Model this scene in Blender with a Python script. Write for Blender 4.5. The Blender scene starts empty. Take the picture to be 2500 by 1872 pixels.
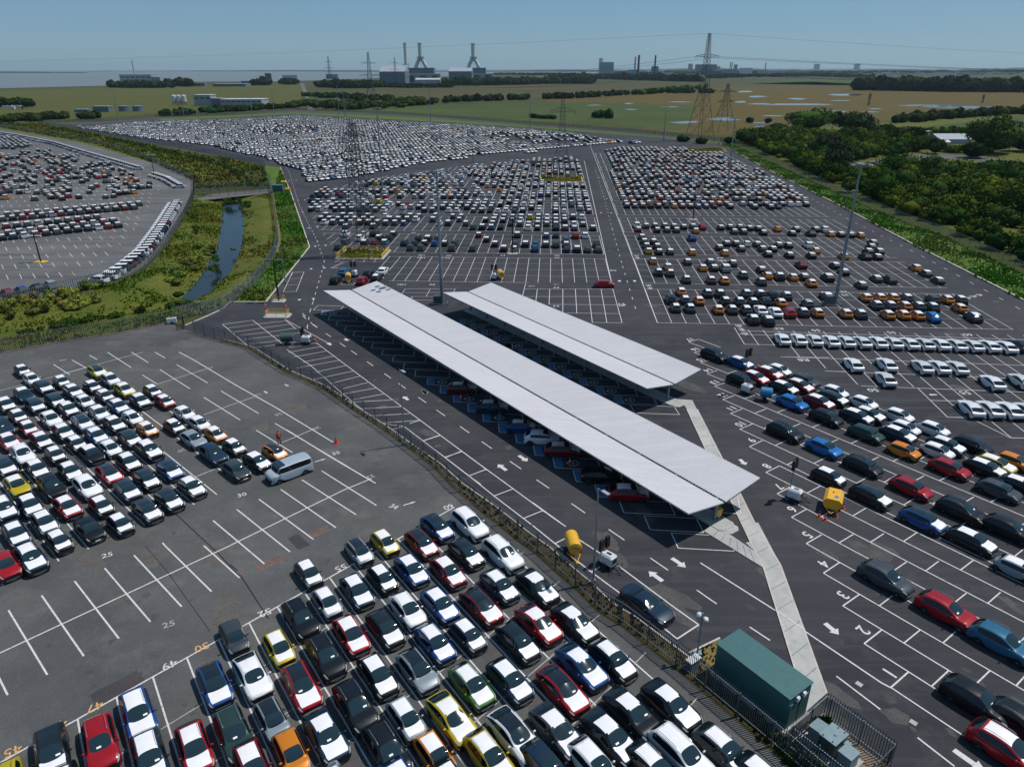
# Aerial view of a vehicle storage compound by an estuary: everything is mesh code at real size in metres
SUN_E,SKY_E,EXPO=3.7,.058,0.0
AIR,DUST,OZ=1.,0.,3.
SKYT=(.76,1.0,1.26)
HAZE,HAZEC=.000032,(.66,.88,1.)
import bpy, bmesh, math, random
import numpy as np
from mathutils import Vector, Matrix
from mathutils.geometry import tessellate_polygon
R=math.radians; rnd=random.Random(7); npr=np.random.default_rng(11)
SC=bpy.context.scene; COL=SC.collection
# ------------------------------------------------------------------ camera geometry (drone, 40 m up)
CX,CY,FP,HY,ROLL,CH=1250,936,1734.,168.,-.003,40.
_t=math.atan(ROLL); _p=math.atan((CY-HY)*math.cos(_t)/FP); cp,sp=math.cos(_p),math.sin(_p)
def P(x,y,z=0.):                       # where a sight line meets the level z
    u=x-CX; v=y-CY
    a=u*math.cos(_t)+v*math.sin(_t); b=-u*math.sin(_t)+v*math.cos(_t)
    d=(a,FP*cp-b*sp,-FP*sp-b*cp); k=(z-CH)/d[2]
    return np.array([d[0]*k,d[1]*k])
def Qx(X,Y,Z):
    dz=Z-CH; f=Y*cp-dz*sp; up=Y*sp+dz*cp; a=FP*X/f; b=-FP*up/f
    return (CX+a*math.cos(_t)-b*math.sin(_t), CY+a*math.sin(_t)+b*math.cos(_t))
def hgt(bx,by,ty):
    X,Y=P(bx,by); lo,hi=0,39.9
    if Qx(X,Y,39.9)[1]>ty: lo,hi=39.9,400
    for _ in range(50):
        m=(lo+hi)/2
        if Qx(X,Y,m)[1]>ty: lo=m
        else: hi=m
    return lo
def Zm(o,pts): return [(o[0]+x/o[2],o[1]+y/o[2]) for x,y in pts]
ZL=(0,1332,2.633);ZP=(700,1200,2.464);ZC=(1300,1200,2.464);ZQ=(0,860,2.633);ZZ=(1660,800,2.633);ZR=(1800,1332,3.067)
ZM=(1500,500,2.212);ZN=(700,640,2.765);ZX=(1000,880,4.14);ZU=(1040,380,4.608);ZT=(640,380,5.267);ZF=(0,340,5.267);ZA=(0,860,5.267);ZS=(0,280,2.633);Z8=(1700,1100,5.52);Z7=(1800,1620,5.53)
def PP(pts,z=0.,o=None):
    if o: pts=Zm(o,pts)
    return [P(x,y,z) for x,y in pts]
def unit(a): a=np.array(a,float); return a/np.hypot(*a)
def ud(deg): return np.array([math.cos(R(deg)),math.sin(R(deg))])
# ------------------------------------------------------------------ materials
MAT={}
def NT(name):
    m=bpy.data.materials.new(name); m.use_nodes=True; nt=m.node_tree; nt.nodes.clear()
    o=nt.nodes.new('ShaderNodeOutputMaterial'); b=nt.nodes.new('ShaderNodeBsdfPrincipled'); nt.links.new(b.outputs[0],o.inputs[0]); MAT[name]=m
    return m,nt,b
def nd(nt,t,**k):
    n=nt.nodes.new(t)
    for a,v in k.items():
        if hasattr(n,a) and not a[0].isupper(): setattr(n,a,v)
        else: n.inputs[a.replace('_',' ')].default_value=v
    return n
def plain(name,c,r=.6,metal=0.,coat=0.,noise=.0,scale=2.,bump=0.):
    m,nt,b=NT(name); b.inputs['Roughness'].default_value=r; b.inputs['Metallic'].default_value=metal; b.inputs['Coat Weight'].default_value=coat; b.inputs['Coat Roughness'].default_value=.05
    if noise or bump:
        g=nd(nt,'ShaderNodeNewGeometry'); n=nd(nt,'ShaderNodeTexNoise',Scale=scale,Detail=5.); nt.links.new(g.outputs['Position'],n.inputs['Vector'])
        rp=nd(nt,'ShaderNodeValToRGB'); rp.color_ramp.elements[0].position=.3; rp.color_ramp.elements[1].position=.7
        rp.color_ramp.elements[0].color=(*[x*(1-noise) for x in c],1); rp.color_ramp.elements[1].color=(*[min(1,x*(1+noise)) for x in c],1)
        nt.links.new(n.outputs['Fac'],rp.inputs[0]); nt.links.new(rp.outputs[0],b.inputs['Base Color'])
        if bump:
            bp=nd(nt,'ShaderNodeBump',Strength=bump,Distance=.05); nt.links.new(n.outputs['Fac'],bp.inputs['Height']); nt.links.new(bp.outputs[0],b.inputs['Normal'])
    else: b.inputs['Base Color'].default_value=(*c,1)
    return m
def ground(name,c1,c2,c3,s1,s2,rough=.9,fine=0.,bump=0.,streak=None,streakcol=None):
    # two scales of patches plus fine grain, all in world metres
    m,nt,b=NT(name); b.inputs['Roughness'].default_value=rough; b.inputs['Specular IOR Level'].default_value=.25
    L=nt.links.new; g=nd(nt,'ShaderNodeNewGeometry')
    n1=nd(nt,'ShaderNodeTexNoise',Scale=s1,Detail=6.,Roughness=.6); n2=nd(nt,'ShaderNodeTexNoise',Scale=s2,Detail=8.,Roughness=.65); 
    mp=nd(nt,'ShaderNodeMapping'); mp.inputs['Location'].default_value=(37,91,5); L(g.outputs['Position'],mp.inputs[0]); L(g.outputs['Position'],n1.inputs['Vector']); L(mp.outputs[0],n2.inputs['Vector'])
    def ramp(src,a,b_,p0,p1):
        r_=nd(nt,'ShaderNodeValToRGB'); r_.color_ramp.elements[0].position=p0; r_.color_ramp.elements[1].position=p1
        r_.color_ramp.elements[0].color=(*a,1); r_.color_ramp.elements[1].color=(*b_,1); L(src,r_.inputs[0]); return r_.outputs[0]
    base=ramp(n1.outputs['Fac'],c1,c2,.38,.62)
    mx=nd(nt,'ShaderNodeMixRGB'); L(base,mx.inputs[1]); mx.inputs[2].default_value=(*c3,1)
    f=ramp(n2.outputs['Fac'],(0,0,0),(.85,.85,.85),.5,.75); L(f,mx.inputs[0]); out=mx.outputs[0]
    if streak:
        mp2=nd(nt,'ShaderNodeMapping'); mp2.inputs['Rotation'].default_value=(0,0,R(streak[0])); mp2.inputs['Scale'].default_value=(streak[1],streak[2],1); L(g.outputs['Position'],mp2.inputs[0])
        n4=nd(nt,'ShaderNodeTexNoise',Scale=1.,Detail=4.); L(mp2.outputs[0],n4.inputs['Vector']); m2=nd(nt,'ShaderNodeMixRGB'); L(out,m2.inputs[1]); m2.inputs[2].default_value=(*streakcol,1)
        f2=ramp(n4.outputs['Fac'],(0,0,0),(.8,.8,.8),.5,.68); L(f2,m2.inputs[0]); out=m2.outputs[0]
    if fine:
        n3=nd(nt,'ShaderNodeTexNoise',Scale=14.,Detail=3.); L(g.outputs['Position'],n3.inputs['Vector'])
        gr=ramp(n3.outputs['Fac'],(1-fine,)*3,(1+fine,)*3,.3,.7); m3=nd(nt,'ShaderNodeMixRGB',blend_type='MULTIPLY'); m3.inputs[0].default_value=1; L(out,m3.inputs[1]); L(gr,m3.inputs[2]); out=m3.outputs[0]
    L(out,b.inputs['Base Color'])
    if bump:
        n5=nd(nt,'ShaderNodeTexNoise',Scale=3.,Detail=6.); L(g.outputs['Position'],n5.inputs['Vector'])
        bp=nd(nt,'ShaderNodeBump',Strength=bump,Distance=.3); L(n5.outputs['Fac'],bp.inputs['Height']); L(bp.outputs[0],b.inputs['Normal'])
    return m
def attr(name,r=.8,spec=.3,coat=0.,trans=0.):
    m,nt,b=NT(name); a=nd(nt,'ShaderNodeVertexColor'); a.layer_name='Col'; nt.links.new(a.outputs[0],b.inputs['Base Color'])
    b.inputs['Roughness'].default_value=r; b.inputs['Specular IOR Level'].default_value=spec; b.inputs['Coat Weight'].default_value=coat
    return m
def mk_paint(name,metal,r):
    m,nt,b=NT(name); o=nd(nt,'ShaderNodeObjectInfo'); nt.links.new(o.outputs['Color'],b.inputs['Base Color'])
    b.inputs['Roughness'].default_value=r; b.inputs['Metallic'].default_value=metal; b.inputs['Coat Weight'].default_value=.5; b.inputs['Coat Roughness'].default_value=.04; b.inputs['Specular IOR Level'].default_value=.2
    return m
mk_paint('paint',.1,.38)
plain('roof_black',(.006,.009,.012),.12,coat=1.); plain('glass',(.004,.009,.012),.06); plain('glass_clear',(.012,.028,.036),.05,coat=.4)
plain('film',(.80,.79,.80),.42,noise=.03,scale=1.5,bump=.12); plain('cladding',(.012,.014,.016),.55); plain('tyre',(.012,.012,.013),.8); plain('rim',(.22,.23,.24),.35,metal=.7)
plain('lamp_glass',(.35,.38,.4),.1,coat=1.); plain('tail_red',(.25,.008,.01),.2,coat=1.); plain('chrome',(.6,.62,.64),.2,metal=1.); plain('plate_white',(.7,.7,.66),.5); plain('plate_yellow',(.7,.5,.05),.5)
plain('paper',(.8,.82,.8),.7)
ground('asphalt_new',(.029,.030,.037),(.048,.047,.054),(.070,.068,.073),.045,.3,.85,fine=.22,streak=(52,.05,1.1),streakcol=(.056,.055,.062))
ground('asphalt_old',(.066,.068,.071),(.100,.101,.102),(.140,.137,.130),.07,.25,.9,fine=.22,streak=(46,.04,.5),streakcol=(.092,.09,.088))
ground('asphalt_far',(.105,.105,.107),(.15,.15,.15),(.09,.09,.092),.03,.1,.9,fine=.1,streak=(128,.02,.3),streakcol=(.075,.072,.072))
ground('patch',(.05,.045,.05),(.065,.058,.062),(.05,.045,.05),.4,2.,.9,fine=.2); ground('patch_red',(.12,.085,.072),(.16,.115,.095),(.09,.065,.058),.9,3.,.9,fine=.25)
ground('concrete',(.36,.36,.345),(.45,.45,.43),(.30,.30,.285),.25,1.6,.85,fine=.08); plain('kerb',(.5,.44,.40),.8,noise=.15,scale=1.2)
ground('dirt',(.16,.12,.09),(.24,.18,.13),(.10,.075,.055),.3,2.,.95,fine=.2)
def mk_mark(name,c,wear):
    m,nt,b=NT(name); L=nt.links.new; g=nd(nt,'ShaderNodeNewGeometry'); n=nd(nt,'ShaderNodeTexNoise',Scale=4.,Detail=8.,Roughness=.75); L(g.outputs['Position'],n.inputs['Vector'])
    r=nd(nt,'ShaderNodeValToRGB'); r.color_ramp.elements[0].position=wear-.06; r.color_ramp.elements[1].position=wear+.1; r.color_ramp.elements[0].color=(.2,.19,.19,1); r.color_ramp.elements[1].color=(*c,1)
    L(n.outputs['Fac'],r.inputs[0]); L(r.outputs[0],b.inputs['Base Color']); b.inputs['Roughness'].default_value=.7
mk_mark('mark_white',(.60,.58,.58),.37); mk_mark('mark_faint',(.38,.37,.36),.42); mk_mark('mark_orange',(.6,.33,.12),.36); mk_mark('mark_blue',(.035,.12,.25),.3)
ground('oil_stain',(.030,.030,.033),(.05,.05,.052),(.04,.04,.042),1.,4.,.6); ground('old_stain',(.058,.059,.062),(.082,.083,.084),(.07,.07,.07),1.,4.,.8,fine=.2); ground('scuff',(.085,.082,.08),(.06,.06,.063),(.11,.10,.09),.8,3.,.9,fine=.3); ground('rust_stain',(.11,.10,.09),(.085,.083,.08),(.13,.112,.09),.8,3.,.9,fine=.3)
G1=(.050,.075,.012);G2=(.085,.10,.02);G3=(.11,.085,.025)
ground('land',(.045,.056,.013),(.066,.062,.018),(.03,.042,.012),.006,.03,.95,bump=.2)
ground('field_green',(.038,.062,.011),(.052,.070,.013),(.060,.062,.016),.012,.06,.95,streak=(5,.004,.12),streakcol=(.07,.11,.022))
ground('field_olive',(.070,.076,.011),(.088,.084,.013),(.045,.062,.011),.008,.05,.95,streak=(0,.003,.06),streakcol=(.06,.072,.011))
ground('field_brown',(.068,.050,.017),(.056,.056,.016),(.042,.046,.014),.006,.03,.95,streak=(4,.002,.03),streakcol=(.10,.09,.035))
ground('marsh',(.105,.068,.010),(.080,.066,.011),(.042,.048,.011),.01,.05,.95,streak=(3,.004,.06),streakcol=(.10,.064,.014))
ground('mud',(.13,.10,.05),(.09,.07,.03),(.18,.14,.09),.05,.2,.9)
ground('bank',(.070,.095,.012),(.115,.115,.017),(.050,.075,.010),.12,.5,.95,bump=.6); ground('verge',(.055,.11,.014),(.085,.14,.02),(.10,.12,.025),.15,.6,.95,bump=.6); ground('dry_grass',(.20,.15,.06),(.15,.13,.04),(.1,.1,.03),.3,1.2,.95,bump=.5)
ground('weedy',(.05,.045,.02),(.09,.07,.035),(.04,.05,.015),.5,2.5,.95,fine=.3); ground('track',(.055,.052,.052),(.075,.07,.068),(.05,.06,.03),.02,.1,.95)
def water(name,c,r,s,bs):
    m,nt,b=NT(name); b.inputs['Base Color'].default_value=(*c,1); b.inputs['Roughness'].default_value=r; b.inputs['IOR'].default_value=1.33
    g=nd(nt,'ShaderNodeNewGeometry'); n=nd(nt,'ShaderNodeTexNoise',Scale=s,Detail=4.); bp=nd(nt,'ShaderNodeBump',Strength=bs,Distance=.1); nt.links.new(g.outputs['Position'],n.inputs['Vector']); nt.links.new(n.outputs['Fac'],bp.inputs['Height']); nt.links.new(bp.outputs[0],b.inputs['Normal'])
water('ditch_water',(.010,.018,.018),.12,1.6,.35); water('pool',(.08,.10,.11),.08,.3,.15)
plain('sea',(.155,.165,.150),.35,noise=.12,scale=.004)
plain('galv',(.22,.26,.29),.5,metal=.5,noise=.15,scale=3.); plain('galv_dark',(.10,.12,.135),.5,metal=.4,noise=.2,scale=2.); plain('steel_pylon',(.075,.08,.085),.6,metal=.3,noise=.2,scale=.5); plain('black_metal',(.015,.017,.02),.5,metal=.3)
ground('roof_sheet',(.53,.52,.54),(.56,.55,.57),(.51,.50,.525),.12,.7,.45,streak=(-36,.03,1.3),streakcol=(.58,.57,.59)); plain('soffit',(.22,.23,.25),.6); plain('yellow',(.75,.40,.02),.35,coat=.3,noise=.05,scale=3.); plain('yellow_rail',(.65,.42,.03),.5); plain('orange_plastic',(.60,.035,.015),.5); plain('hi_vis',(.85,.10,.02),.7)
plain('container_green',(.032,.115,.118),.55,noise=.08,scale=1.4,bump=.05); plain('unit_grey',(.17,.25,.28),.5,noise=.08,scale=3.); plain('white_plastic',(.62,.64,.66),.45); plain('blue_tank',(.03,.22,.42),.4); plain('green_tank',(.05,.09,.10),.4,coat=.3)
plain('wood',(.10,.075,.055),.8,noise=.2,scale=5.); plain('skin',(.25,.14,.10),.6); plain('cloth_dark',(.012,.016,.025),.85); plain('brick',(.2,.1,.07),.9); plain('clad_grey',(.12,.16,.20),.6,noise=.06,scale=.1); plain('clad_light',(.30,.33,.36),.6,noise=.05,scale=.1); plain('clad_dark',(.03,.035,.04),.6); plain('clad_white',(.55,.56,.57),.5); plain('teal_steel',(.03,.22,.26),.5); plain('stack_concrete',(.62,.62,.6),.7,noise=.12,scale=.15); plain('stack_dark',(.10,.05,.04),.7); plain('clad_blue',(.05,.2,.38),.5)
attr('leaf',.9,.03); attr('farcar',.5,.25,.1); plain('bark',(.08,.06,.045),.9); plain('wire',(.05,.055,.06),.5,metal=.5)
# ------------------------------------------------------------------ mesh builder
class MB:
    def __init__(s): s.v=[]; s.f=[]; s.m=[]
    def add(s,v,f,m=0):
        n=len(s.v); s.v+= [tuple(map(float,p)) for p in v]; s.f+=[tuple(i+n for i in q) for q in f]; s.m+=[m]*len(f); return s
    def box(s,c,d,a=0.,m=0,tilt=None):
        ca,sa=math.cos(a),math.sin(a); vs=[]
        for dz in (-1,1):
            for dx,dy in ((-1,-1),(1,-1),(1,1),(-1,1)):
                x,y=dx*d[0]/2,dy*d[1]/2; vs.append((c[0]+x*ca-y*sa,c[1]+x*sa+y*ca,c[2]+dz*d[2]/2))
        return s.add(vs,[(3,2,1,0),(4,5,6,7),(0,1,5,4),(1,2,6,5),(2,3,7,6),(3,0,4,7)],m)
    def bar(s,p,q,w=.05,m=0,w2=None,n=4):
        p,q=Vector(p),Vector(q); d=(q-p); 
        if d.length<1e-6: return s
        d.normalize(); a=d.cross(Vector((0,0,1)) if abs(d.z)<.95 else Vector((1,0,0))).normalized(); b=d.cross(a); w2=w if w2 is None else w2; vs=[]
        for c,r in ((p,w),(q,w2)):
            for k in range(n):
                t=2*math.pi*(k+.5)/n; vs.append(c+(a*math.cos(t)+b*math.sin(t))*r*.7071 if n==4 else c+(a*math.cos(t)+b*math.sin(t))*r)
        return s.add(vs,[(k,(k+1)%n,n+(k+1)%n,n+k) for k in range(n)]+[tuple(range(n-1,-1,-1)),tuple(range(n,2*n))],m)
    def lathe(s,prof,n=16,c=(0,0,0),axis='z',m=0,ms=None,rot=None):
        vs=[];fs=[]
        for r,h in prof:
            for k in range(n):
                t=2*math.pi*k/n; p=Vector((r*math.cos(t),r*math.sin(t),h))
                if axis=='x': p=Vector((p.z,p.x,p.y))
                if axis=='y': p=Vector((p.x,p.z,p.y))
                if rot: p=rot@p
                vs.append(p+Vector(c))
        base=len(s.v); s.v+=[tuple(p) for p in vs]
        for i in range(len(prof)-1):
            for k in range(n):
                a,b=i*n+k,i*n+(k+1)%n; q=(a,b,b+n,a+n)
                if axis=='y': q=q[::-1]
                s.f.append(tuple(base+j for j in q)); s.m.append(ms[i] if ms else m)
        for i,rv in ((0,1),(len(prof)-1,0)):
            q=[base+i*n+k for k in range(n)]
            if rv!=(axis=='y'): q=q[::-1]
            s.f.append(tuple(q)); s.m.append(ms[min(i,len(prof)-2)] if ms else m)
        return s
    def poly(s,pts,z,m=0):
        vs=[Vector((p[0],p[1],z)) for p in pts]; tr=tessellate_polygon([vs]); out=[]
        for a,b,c in tr:
            A,B,C=vs[a],vs[b],vs[c]
            out.append((a,b,c) if (B-A).cross(C-A).z>0 else (a,c,b))
        return s.add(vs,out,m)
    def prism(s,pts,z0,z1,m=0,ms=None):
        ar=sum(pts[i][0]*pts[(i+1)%len(pts)][1]-pts[(i+1)%len(pts)][0]*pts[i][1] for i in range(len(pts)))
        if ar<0: pts=pts[::-1]
        s.poly(pts,z1,m); n=len(pts); ms=m if ms is None else ms
        for i in range(n):
            a,b=pts[i],pts[(i+1)%n]; s.add([(a[0],a[1],z0),(b[0],b[1],z0),(b[0],b[1],z1),(a[0],a[1],z1)],[(0,1,2,3)],ms)
        return s
    def line(s,a,b,w,z,m=0):
        a=np.array(a,float);b=np.array(b,float); d=b-a; L=np.hypot(*d)
        if L<.01: return s
        n=np.array([-d[1],d[0]])/L*w/2; e=d/L*w/2*0
        q=[a-n-e,b-n+e,b+n+e,a+n-e]; return s.add([(p[0],p[1],z) for p in q],[(0,1,2,3)],m)
    def build(s,name,mats,parent=None,smooth=False,loc=None,rz=0):
        me=bpy.data.meshes.new(name); me.from_pydata(s.v,[],s.f); mats=mats if isinstance(mats,(list,tuple)) else [mats]
        for k in mats: me.materials.append(MAT[k])
        if len(mats)>1: me.polygons.foreach_set('material_index',s.m)
        if smooth: me.polygons.foreach_set('use_smooth',[True]*len(me.polygons))
        me.update(); o=bpy.data.objects.new(name,me); COL.objects.link(o)
        if parent: o.parent=parent
        if loc is not None: o.location=loc; o.rotation_euler.z=rz
        return o
def tag(o,label=None,cat=None,group=None,kind=None):
    if label: o['label']=label
    if cat: o['category']=cat
    if group: o['group']=group
    if kind: o['kind']=kind
    return o
def thing(name,label,cat,loc,rz=0,group=None):
    o=bpy.data.objects.new(name,None); o.empty_display_size=.5; COL.objects.link(o); o.location=loc; o.rotation_euler.z=rz
    return tag(o,label,cat,group)
def dup(root,loc,rz,label,group=None,cat=None):
    r=root.copy(); COL.objects.link(r); r.location=loc; r.rotation_euler.z=rz; r['label']=label
    if group: r['group']=group
    for ch in list(root.children):
        c=ch.copy(); COL.objects.link(c); c.parent=r
        for g in ch.children:
            d=g.copy(); COL.objects.link(d); d.parent=c
    return r
def L3(p,z=0.): return (float(p[0]),float(p[1]),z)
def struct(name,mb,mats,kind='structure',**k): return tag(mb.build(name,mats,**k),kind=kind)
def inpoly(x,y,poly):
    c=False; n=len(poly); j=n-1
    for i in range(n):
        xi,yi=poly[i];xj,yj=poly[j]
        if (yi>y)!=(yj>y) and x<(xj-xi)*(y-yi)/(yj-yi)+xi: c=not c
        j=i
    return c
def clip(a,b,poly):
    a=np.array(a,float);b=np.array(b,float);d=b-a; ts=[0.,1.]; n=len(poly)
    for i in range(n):
        p=np.array(poly[i]);q=np.array(poly[(i+1)%n]);e=q-p; den=d[0]*e[1]-d[1]*e[0]
        if abs(den)<1e-12: continue
        w=p-a; t=(w[0]*e[1]-w[1]*e[0])/den; u=(w[0]*d[1]-w[1]*d[0])/den
        if 0<t<1 and 0<=u<=1: ts.append(t)
    ts.sort(); out=[]
    for t0,t1 in zip(ts,ts[1:]):
        if t1-t0>1e-6:
            m=a+d*(t0+t1)/2
            if inpoly(m[0],m[1],poly): out.append((a+d*t0,a+d*t1))
    return out
def np_mesh(name,V,F,col=None,mat='leaf',parent=None,smooth=False):
    me=bpy.data.meshes.new(name); nv=len(V); nf=len(F); k=F.shape[1]
    me.vertices.add(nv); me.vertices.foreach_set('co',V.astype(np.float32).ravel()); me.loops.add(nf*k); me.loops.foreach_set('vertex_index',F.astype(np.int32).ravel())
    me.polygons.add(nf); me.polygons.foreach_set('loop_start',np.arange(0,nf*k,k,dtype=np.int32)); 
    if col is not None:
        ca=me.color_attributes.new('Col','FLOAT_COLOR','CORNER'); c4=np.ones((nf,k,4),np.float32); c4[:,:,:3]=col[:,None,:]; ca.data.foreach_set('color',c4.ravel())
    me.update(calc_edges=True); me.validate(); me.materials.append(MAT[mat])
    if smooth: me.polygons.foreach_set('use_smooth',[True]*nf)
    o=bpy.data.objects.new(name,me); COL.objects.link(o)
    if parent: o.parent=parent
    return o
# ------------------------------------------------------------------ foliage (real leaf clumps)
def leaf_quads(C,N,S,asp=.7):
    n=len(C); t=npr.normal(size=(n,3)); t-=N*(t*N).sum(1)[:,None]; t/=np.linalg.norm(t,axis=1)[:,None]+1e-9; b=np.cross(N,t)
    S=S[:,None]; V=np.stack([C-t*S-b*S*asp,C+t*S-b*S*asp,C+t*S*.7+b*S*asp,C-t*S*.7+b*S*asp],1).reshape(-1,3)
    return V,np.arange(n*4).reshape(-1,4)
def crown_pts(c,r,n,lobes,seed,flat=.8):
    g=np.random.default_rng(seed); d=g.normal(size=(lobes,3)); d/=np.linalg.norm(d,axis=1)[:,None]; d[:,2]=np.abs(d[:,2])*.9-.15
    lc=d*g.uniform(.3,.82,(lobes,1)); lr=g.uniform(.2,.48,lobes); k=g.integers(0,lobes,n); e=g.normal(size=(n,3)); e/=np.linalg.norm(e,axis=1)[:,None]
    p=lc[k]+e*(lr[k]*g.uniform(.72,1.04,n))[:,None]; nrm=e+g.normal(size=(n,3))*.45; nrm/=np.linalg.norm(nrm,axis=1)[:,None]; tone=g.uniform(.75,1.25,lobes)[k]*g.uniform(.75,1.25,n)
    return np.array(c)+p*np.array(r),nrm,tone
def balls(cs,rs,cols,res=1):
    bm=bmesh.new(); bmesh.ops.create_icosphere(bm,subdivisions=res,radius=1); v=np.array([x.co[:] for x in bm.verts]); f=np.array([[q.index for q in x.verts] for x in bm.faces]); bm.free()
    V=(v[None]*np.array(rs)[:,None,:]+np.array(cs)[:,None,:]).reshape(-1,3); F=(f[None]+(np.arange(len(cs))*len(v))[:,None,None]).reshape(-1,3); 
    return V,F,np.repeat(np.array(cols),len(f),0)
def foliage_mass(name,cl,leaf,per,kind=None,label=None,cat=None,group=None,inner=.62,parent=None):
    # cl: list of (x,y,z,rx,ry,rz,(r,g,b))
    Vs=[];Fs=[];Cs=[];n0=0
    for i,(x,y,z,rx,ry,rz,c) in enumerate(cl):
        n=max(12,int(per*rx*ry)); p,nn,t=crown_pts((x,y,z),(rx,ry,rz),n,10,i*13+5)
        V,F=leaf_quads(p,nn,npr.uniform(.6,1.3,n)*leaf); Vs.append(V);Fs.append(F+n0);n0+=len(V); Cs.append(np.array(c)[None]*t[:,None])
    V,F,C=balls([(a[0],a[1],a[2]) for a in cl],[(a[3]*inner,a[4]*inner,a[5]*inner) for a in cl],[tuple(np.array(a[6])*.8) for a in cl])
    F4=np.concatenate([F,F[:,2:3]],1)
    V=np.concatenate(Vs+[V]); FF=np.concatenate(Fs); 
    me_v=V; tri=F+n0
    # inner volume drawn as quads split from triangles: keep as degenerate-free quads by midpoint
    m=len(V); a,b,c=V[tri[:,0]],V[tri[:,1]],V[tri[:,2]]; mid=(a+c)/2; V=np.concatenate([V,mid]); F4=np.stack([tri[:,0],tri[:,1],tri[:,2],m+np.arange(len(tri))],1)
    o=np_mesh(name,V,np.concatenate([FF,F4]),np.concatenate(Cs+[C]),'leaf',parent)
    if kind or label: tag(o,label,cat,group,kind)
    return o
# ------------------------------------------------------------------ cars
# stations: x, halfwidth, z_sill, z_shoulder, z_base(glass base), roof half width, z_glass_top, z_roof  (front = +x)
def car_spec(kind):
    S={'hatch':(3.6,1.60,1.48,2.40),'cross':(4.18,1.77,1.53,2.58),'suv':(4.5,1.86,1.66,2.68),'large':(4.8,1.9,1.72,2.81),'fast':(4.5,1.88,1.52,2.82),'sedan':(4.83,1.87,1.41,2.9),'van':(5.0,1.99,1.98,2.95)}[kind]
    L,W,H,wb=S; h=L/2; w=W/2; xf=h-(.80 if kind!='van' else .9); xr=xf-wb; g=.20; wr=.335 if kind!='hatch' else .29
    if kind=='hatch': cow,rf,rr,rb,hood,belt=1.0,.27,-1.18,-1.66,.90,.92
    elif kind=='cross': cow,rf,rr,rb,hood,belt=1.02,.16,-1.30,-1.93,.95,.97
    elif kind=='suv': cow,rf,rr,rb,hood,belt=1.08,.20,-1.50,-2.10,1.02,1.04
    elif kind=='large': cow,rf,rr,rb,hood,belt=1.16,.30,-1.80,-2.28,1.08,1.10
    elif kind=='fast': cow,rf,rr,rb,hood,belt=1.1,.25,-1.15,-2.0,.96,.98
    elif kind=='sedan': cow,rf,rr,rb,hood,belt=.95,.2,-.85,-1.75,.88,.92
    else: cow,rf,rr,rb,hood,belt=1.66,.62,-2.28,-2.44,1.16,1.14
    zr=H
    def sill(x):
        for c in (xf,xr):
            d=abs(x-c)
            if d<wr+.09: return g+ (math.sqrt(max(0,(wr+.10)**2-d*d)))*1.12
        return g
    def hz(x):   # bonnet / cowl height
        t=(h-x)/(h-cow); return hood-.24+.24*min(1,t*1.9)**.6+ (belt+.03-hood)*max(0,t) if t<1 else belt+.03
    xs=[h,h-.10,xf+wr+.08,xf+.22,xf,xf-.22,xf-wr-.08,cow,rf,(rf+rr)/2+.05,xr+wr+.08,xr+.22,xr,xr-.22,xr-wr-.08,-h+.13,-h]
    xs+= [rr,rb]; xs=sorted(set(round(x,3) for x in xs),reverse=True)
    # drop near-duplicates, keep key stations
    key=[round(v,3) for v in (cow,rf,rr,rb,h,-h)]; out=[]
    for x in xs:
        if x not in key and any(abs(x-k)<.09 for k in key): continue
        out.append(x)
    return dict(L=L,W=W,H=H,h=h,w=w,xf=xf,xr=xr,wr=wr,cow=cow,rf=rf,rr=rr,rb=rb,belt=belt,hood=hood,sill=sill,hz=hz,xs=out,g=g)
def ring(c,x,kind):
    h,w=c['h'],c['w']; e=max(0,1-(h-abs(x))/.42); wx=w*(1-.20*e**1.6) if x>0 else w*(1-.12*e**1.8)
    s=c['sill'](x) if abs(x)<h-.05 else .30
    belt,H=c['belt'],c['H']; rwid=w*(.66 if kind!='van' else .86)
    if x>=c['cow']-1e-6:
        z=c['hz'](x); sh=z-.07
        if x==c['h']: z,sh=.70,.64
        p=[(0,.2),(wx*.86,.22),(wx*.97,s),(wx,max(s+.06,(s+sh)/2)),(wx*.97,sh),(wx*.87,z-.015),(wx*.76,z+.01),(wx*.66,z+.018),(0,z+.045)]
        if abs(x-c['cow'])<1e-6: p[5:]=[(wx*.89,belt+.02),(wx*.80,belt+.04),(wx*.74,belt+.05),(0,belt+.06)]
    else:
        if x>=c['rf']: zr=H-.07
        elif x>=c['rr']:
            t=(c['rf']-x)/(c['rf']-c['rr']); zr=H-.035*(1-math.sin(math.pi*min(1,t*1.3+.15)))-.03*t-(.06*t*t if kind!='van' else 0)
            if kind in('fast','sedan'): zr-=.07*t*t
        elif x>=c['rb']: 
            t=(c['rr']-x)/(c['rr']-c['rb']); zr=(H-(.06 if kind=='van' else .12))*(1-t)+(belt+.05)*t
        else: zr=None
        if zr is None:
            if kind=='sedan': z=belt+.03-.02*((c['rb']-x)/(h+c['rb']))
            elif x<=-h+1e-6: z=.80
            else: z=belt-.02
            p=[(0,.25),(wx*.86,.27),(wx*.97,max(s,.27)),(wx,max(s+.06,.55)),(wx*.97,z-.13),(wx*.88,z-.03),(wx*.80,z),(wx*.7,z+.01),(0,z+.03)]
        else:
            k=(zr-belt)/(H-belt); k=max(0.,min(1,k)); ww=wx
            rw=rwid*k+ww*.80*(1-k)
            if x<c['rr']+1e-6 and x>c['rb']: pass
            p=[(0,.2),(wx*.88,.22),(wx*.985,s),(wx,max(s+.06,.58)),(wx*.985,belt-.09),(wx*.93,belt+.015),(rw*1.08,zr-.13*k-.01),(rw,zr-.045*k),(0,zr+.01)]
    return p
PARTN={}
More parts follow.
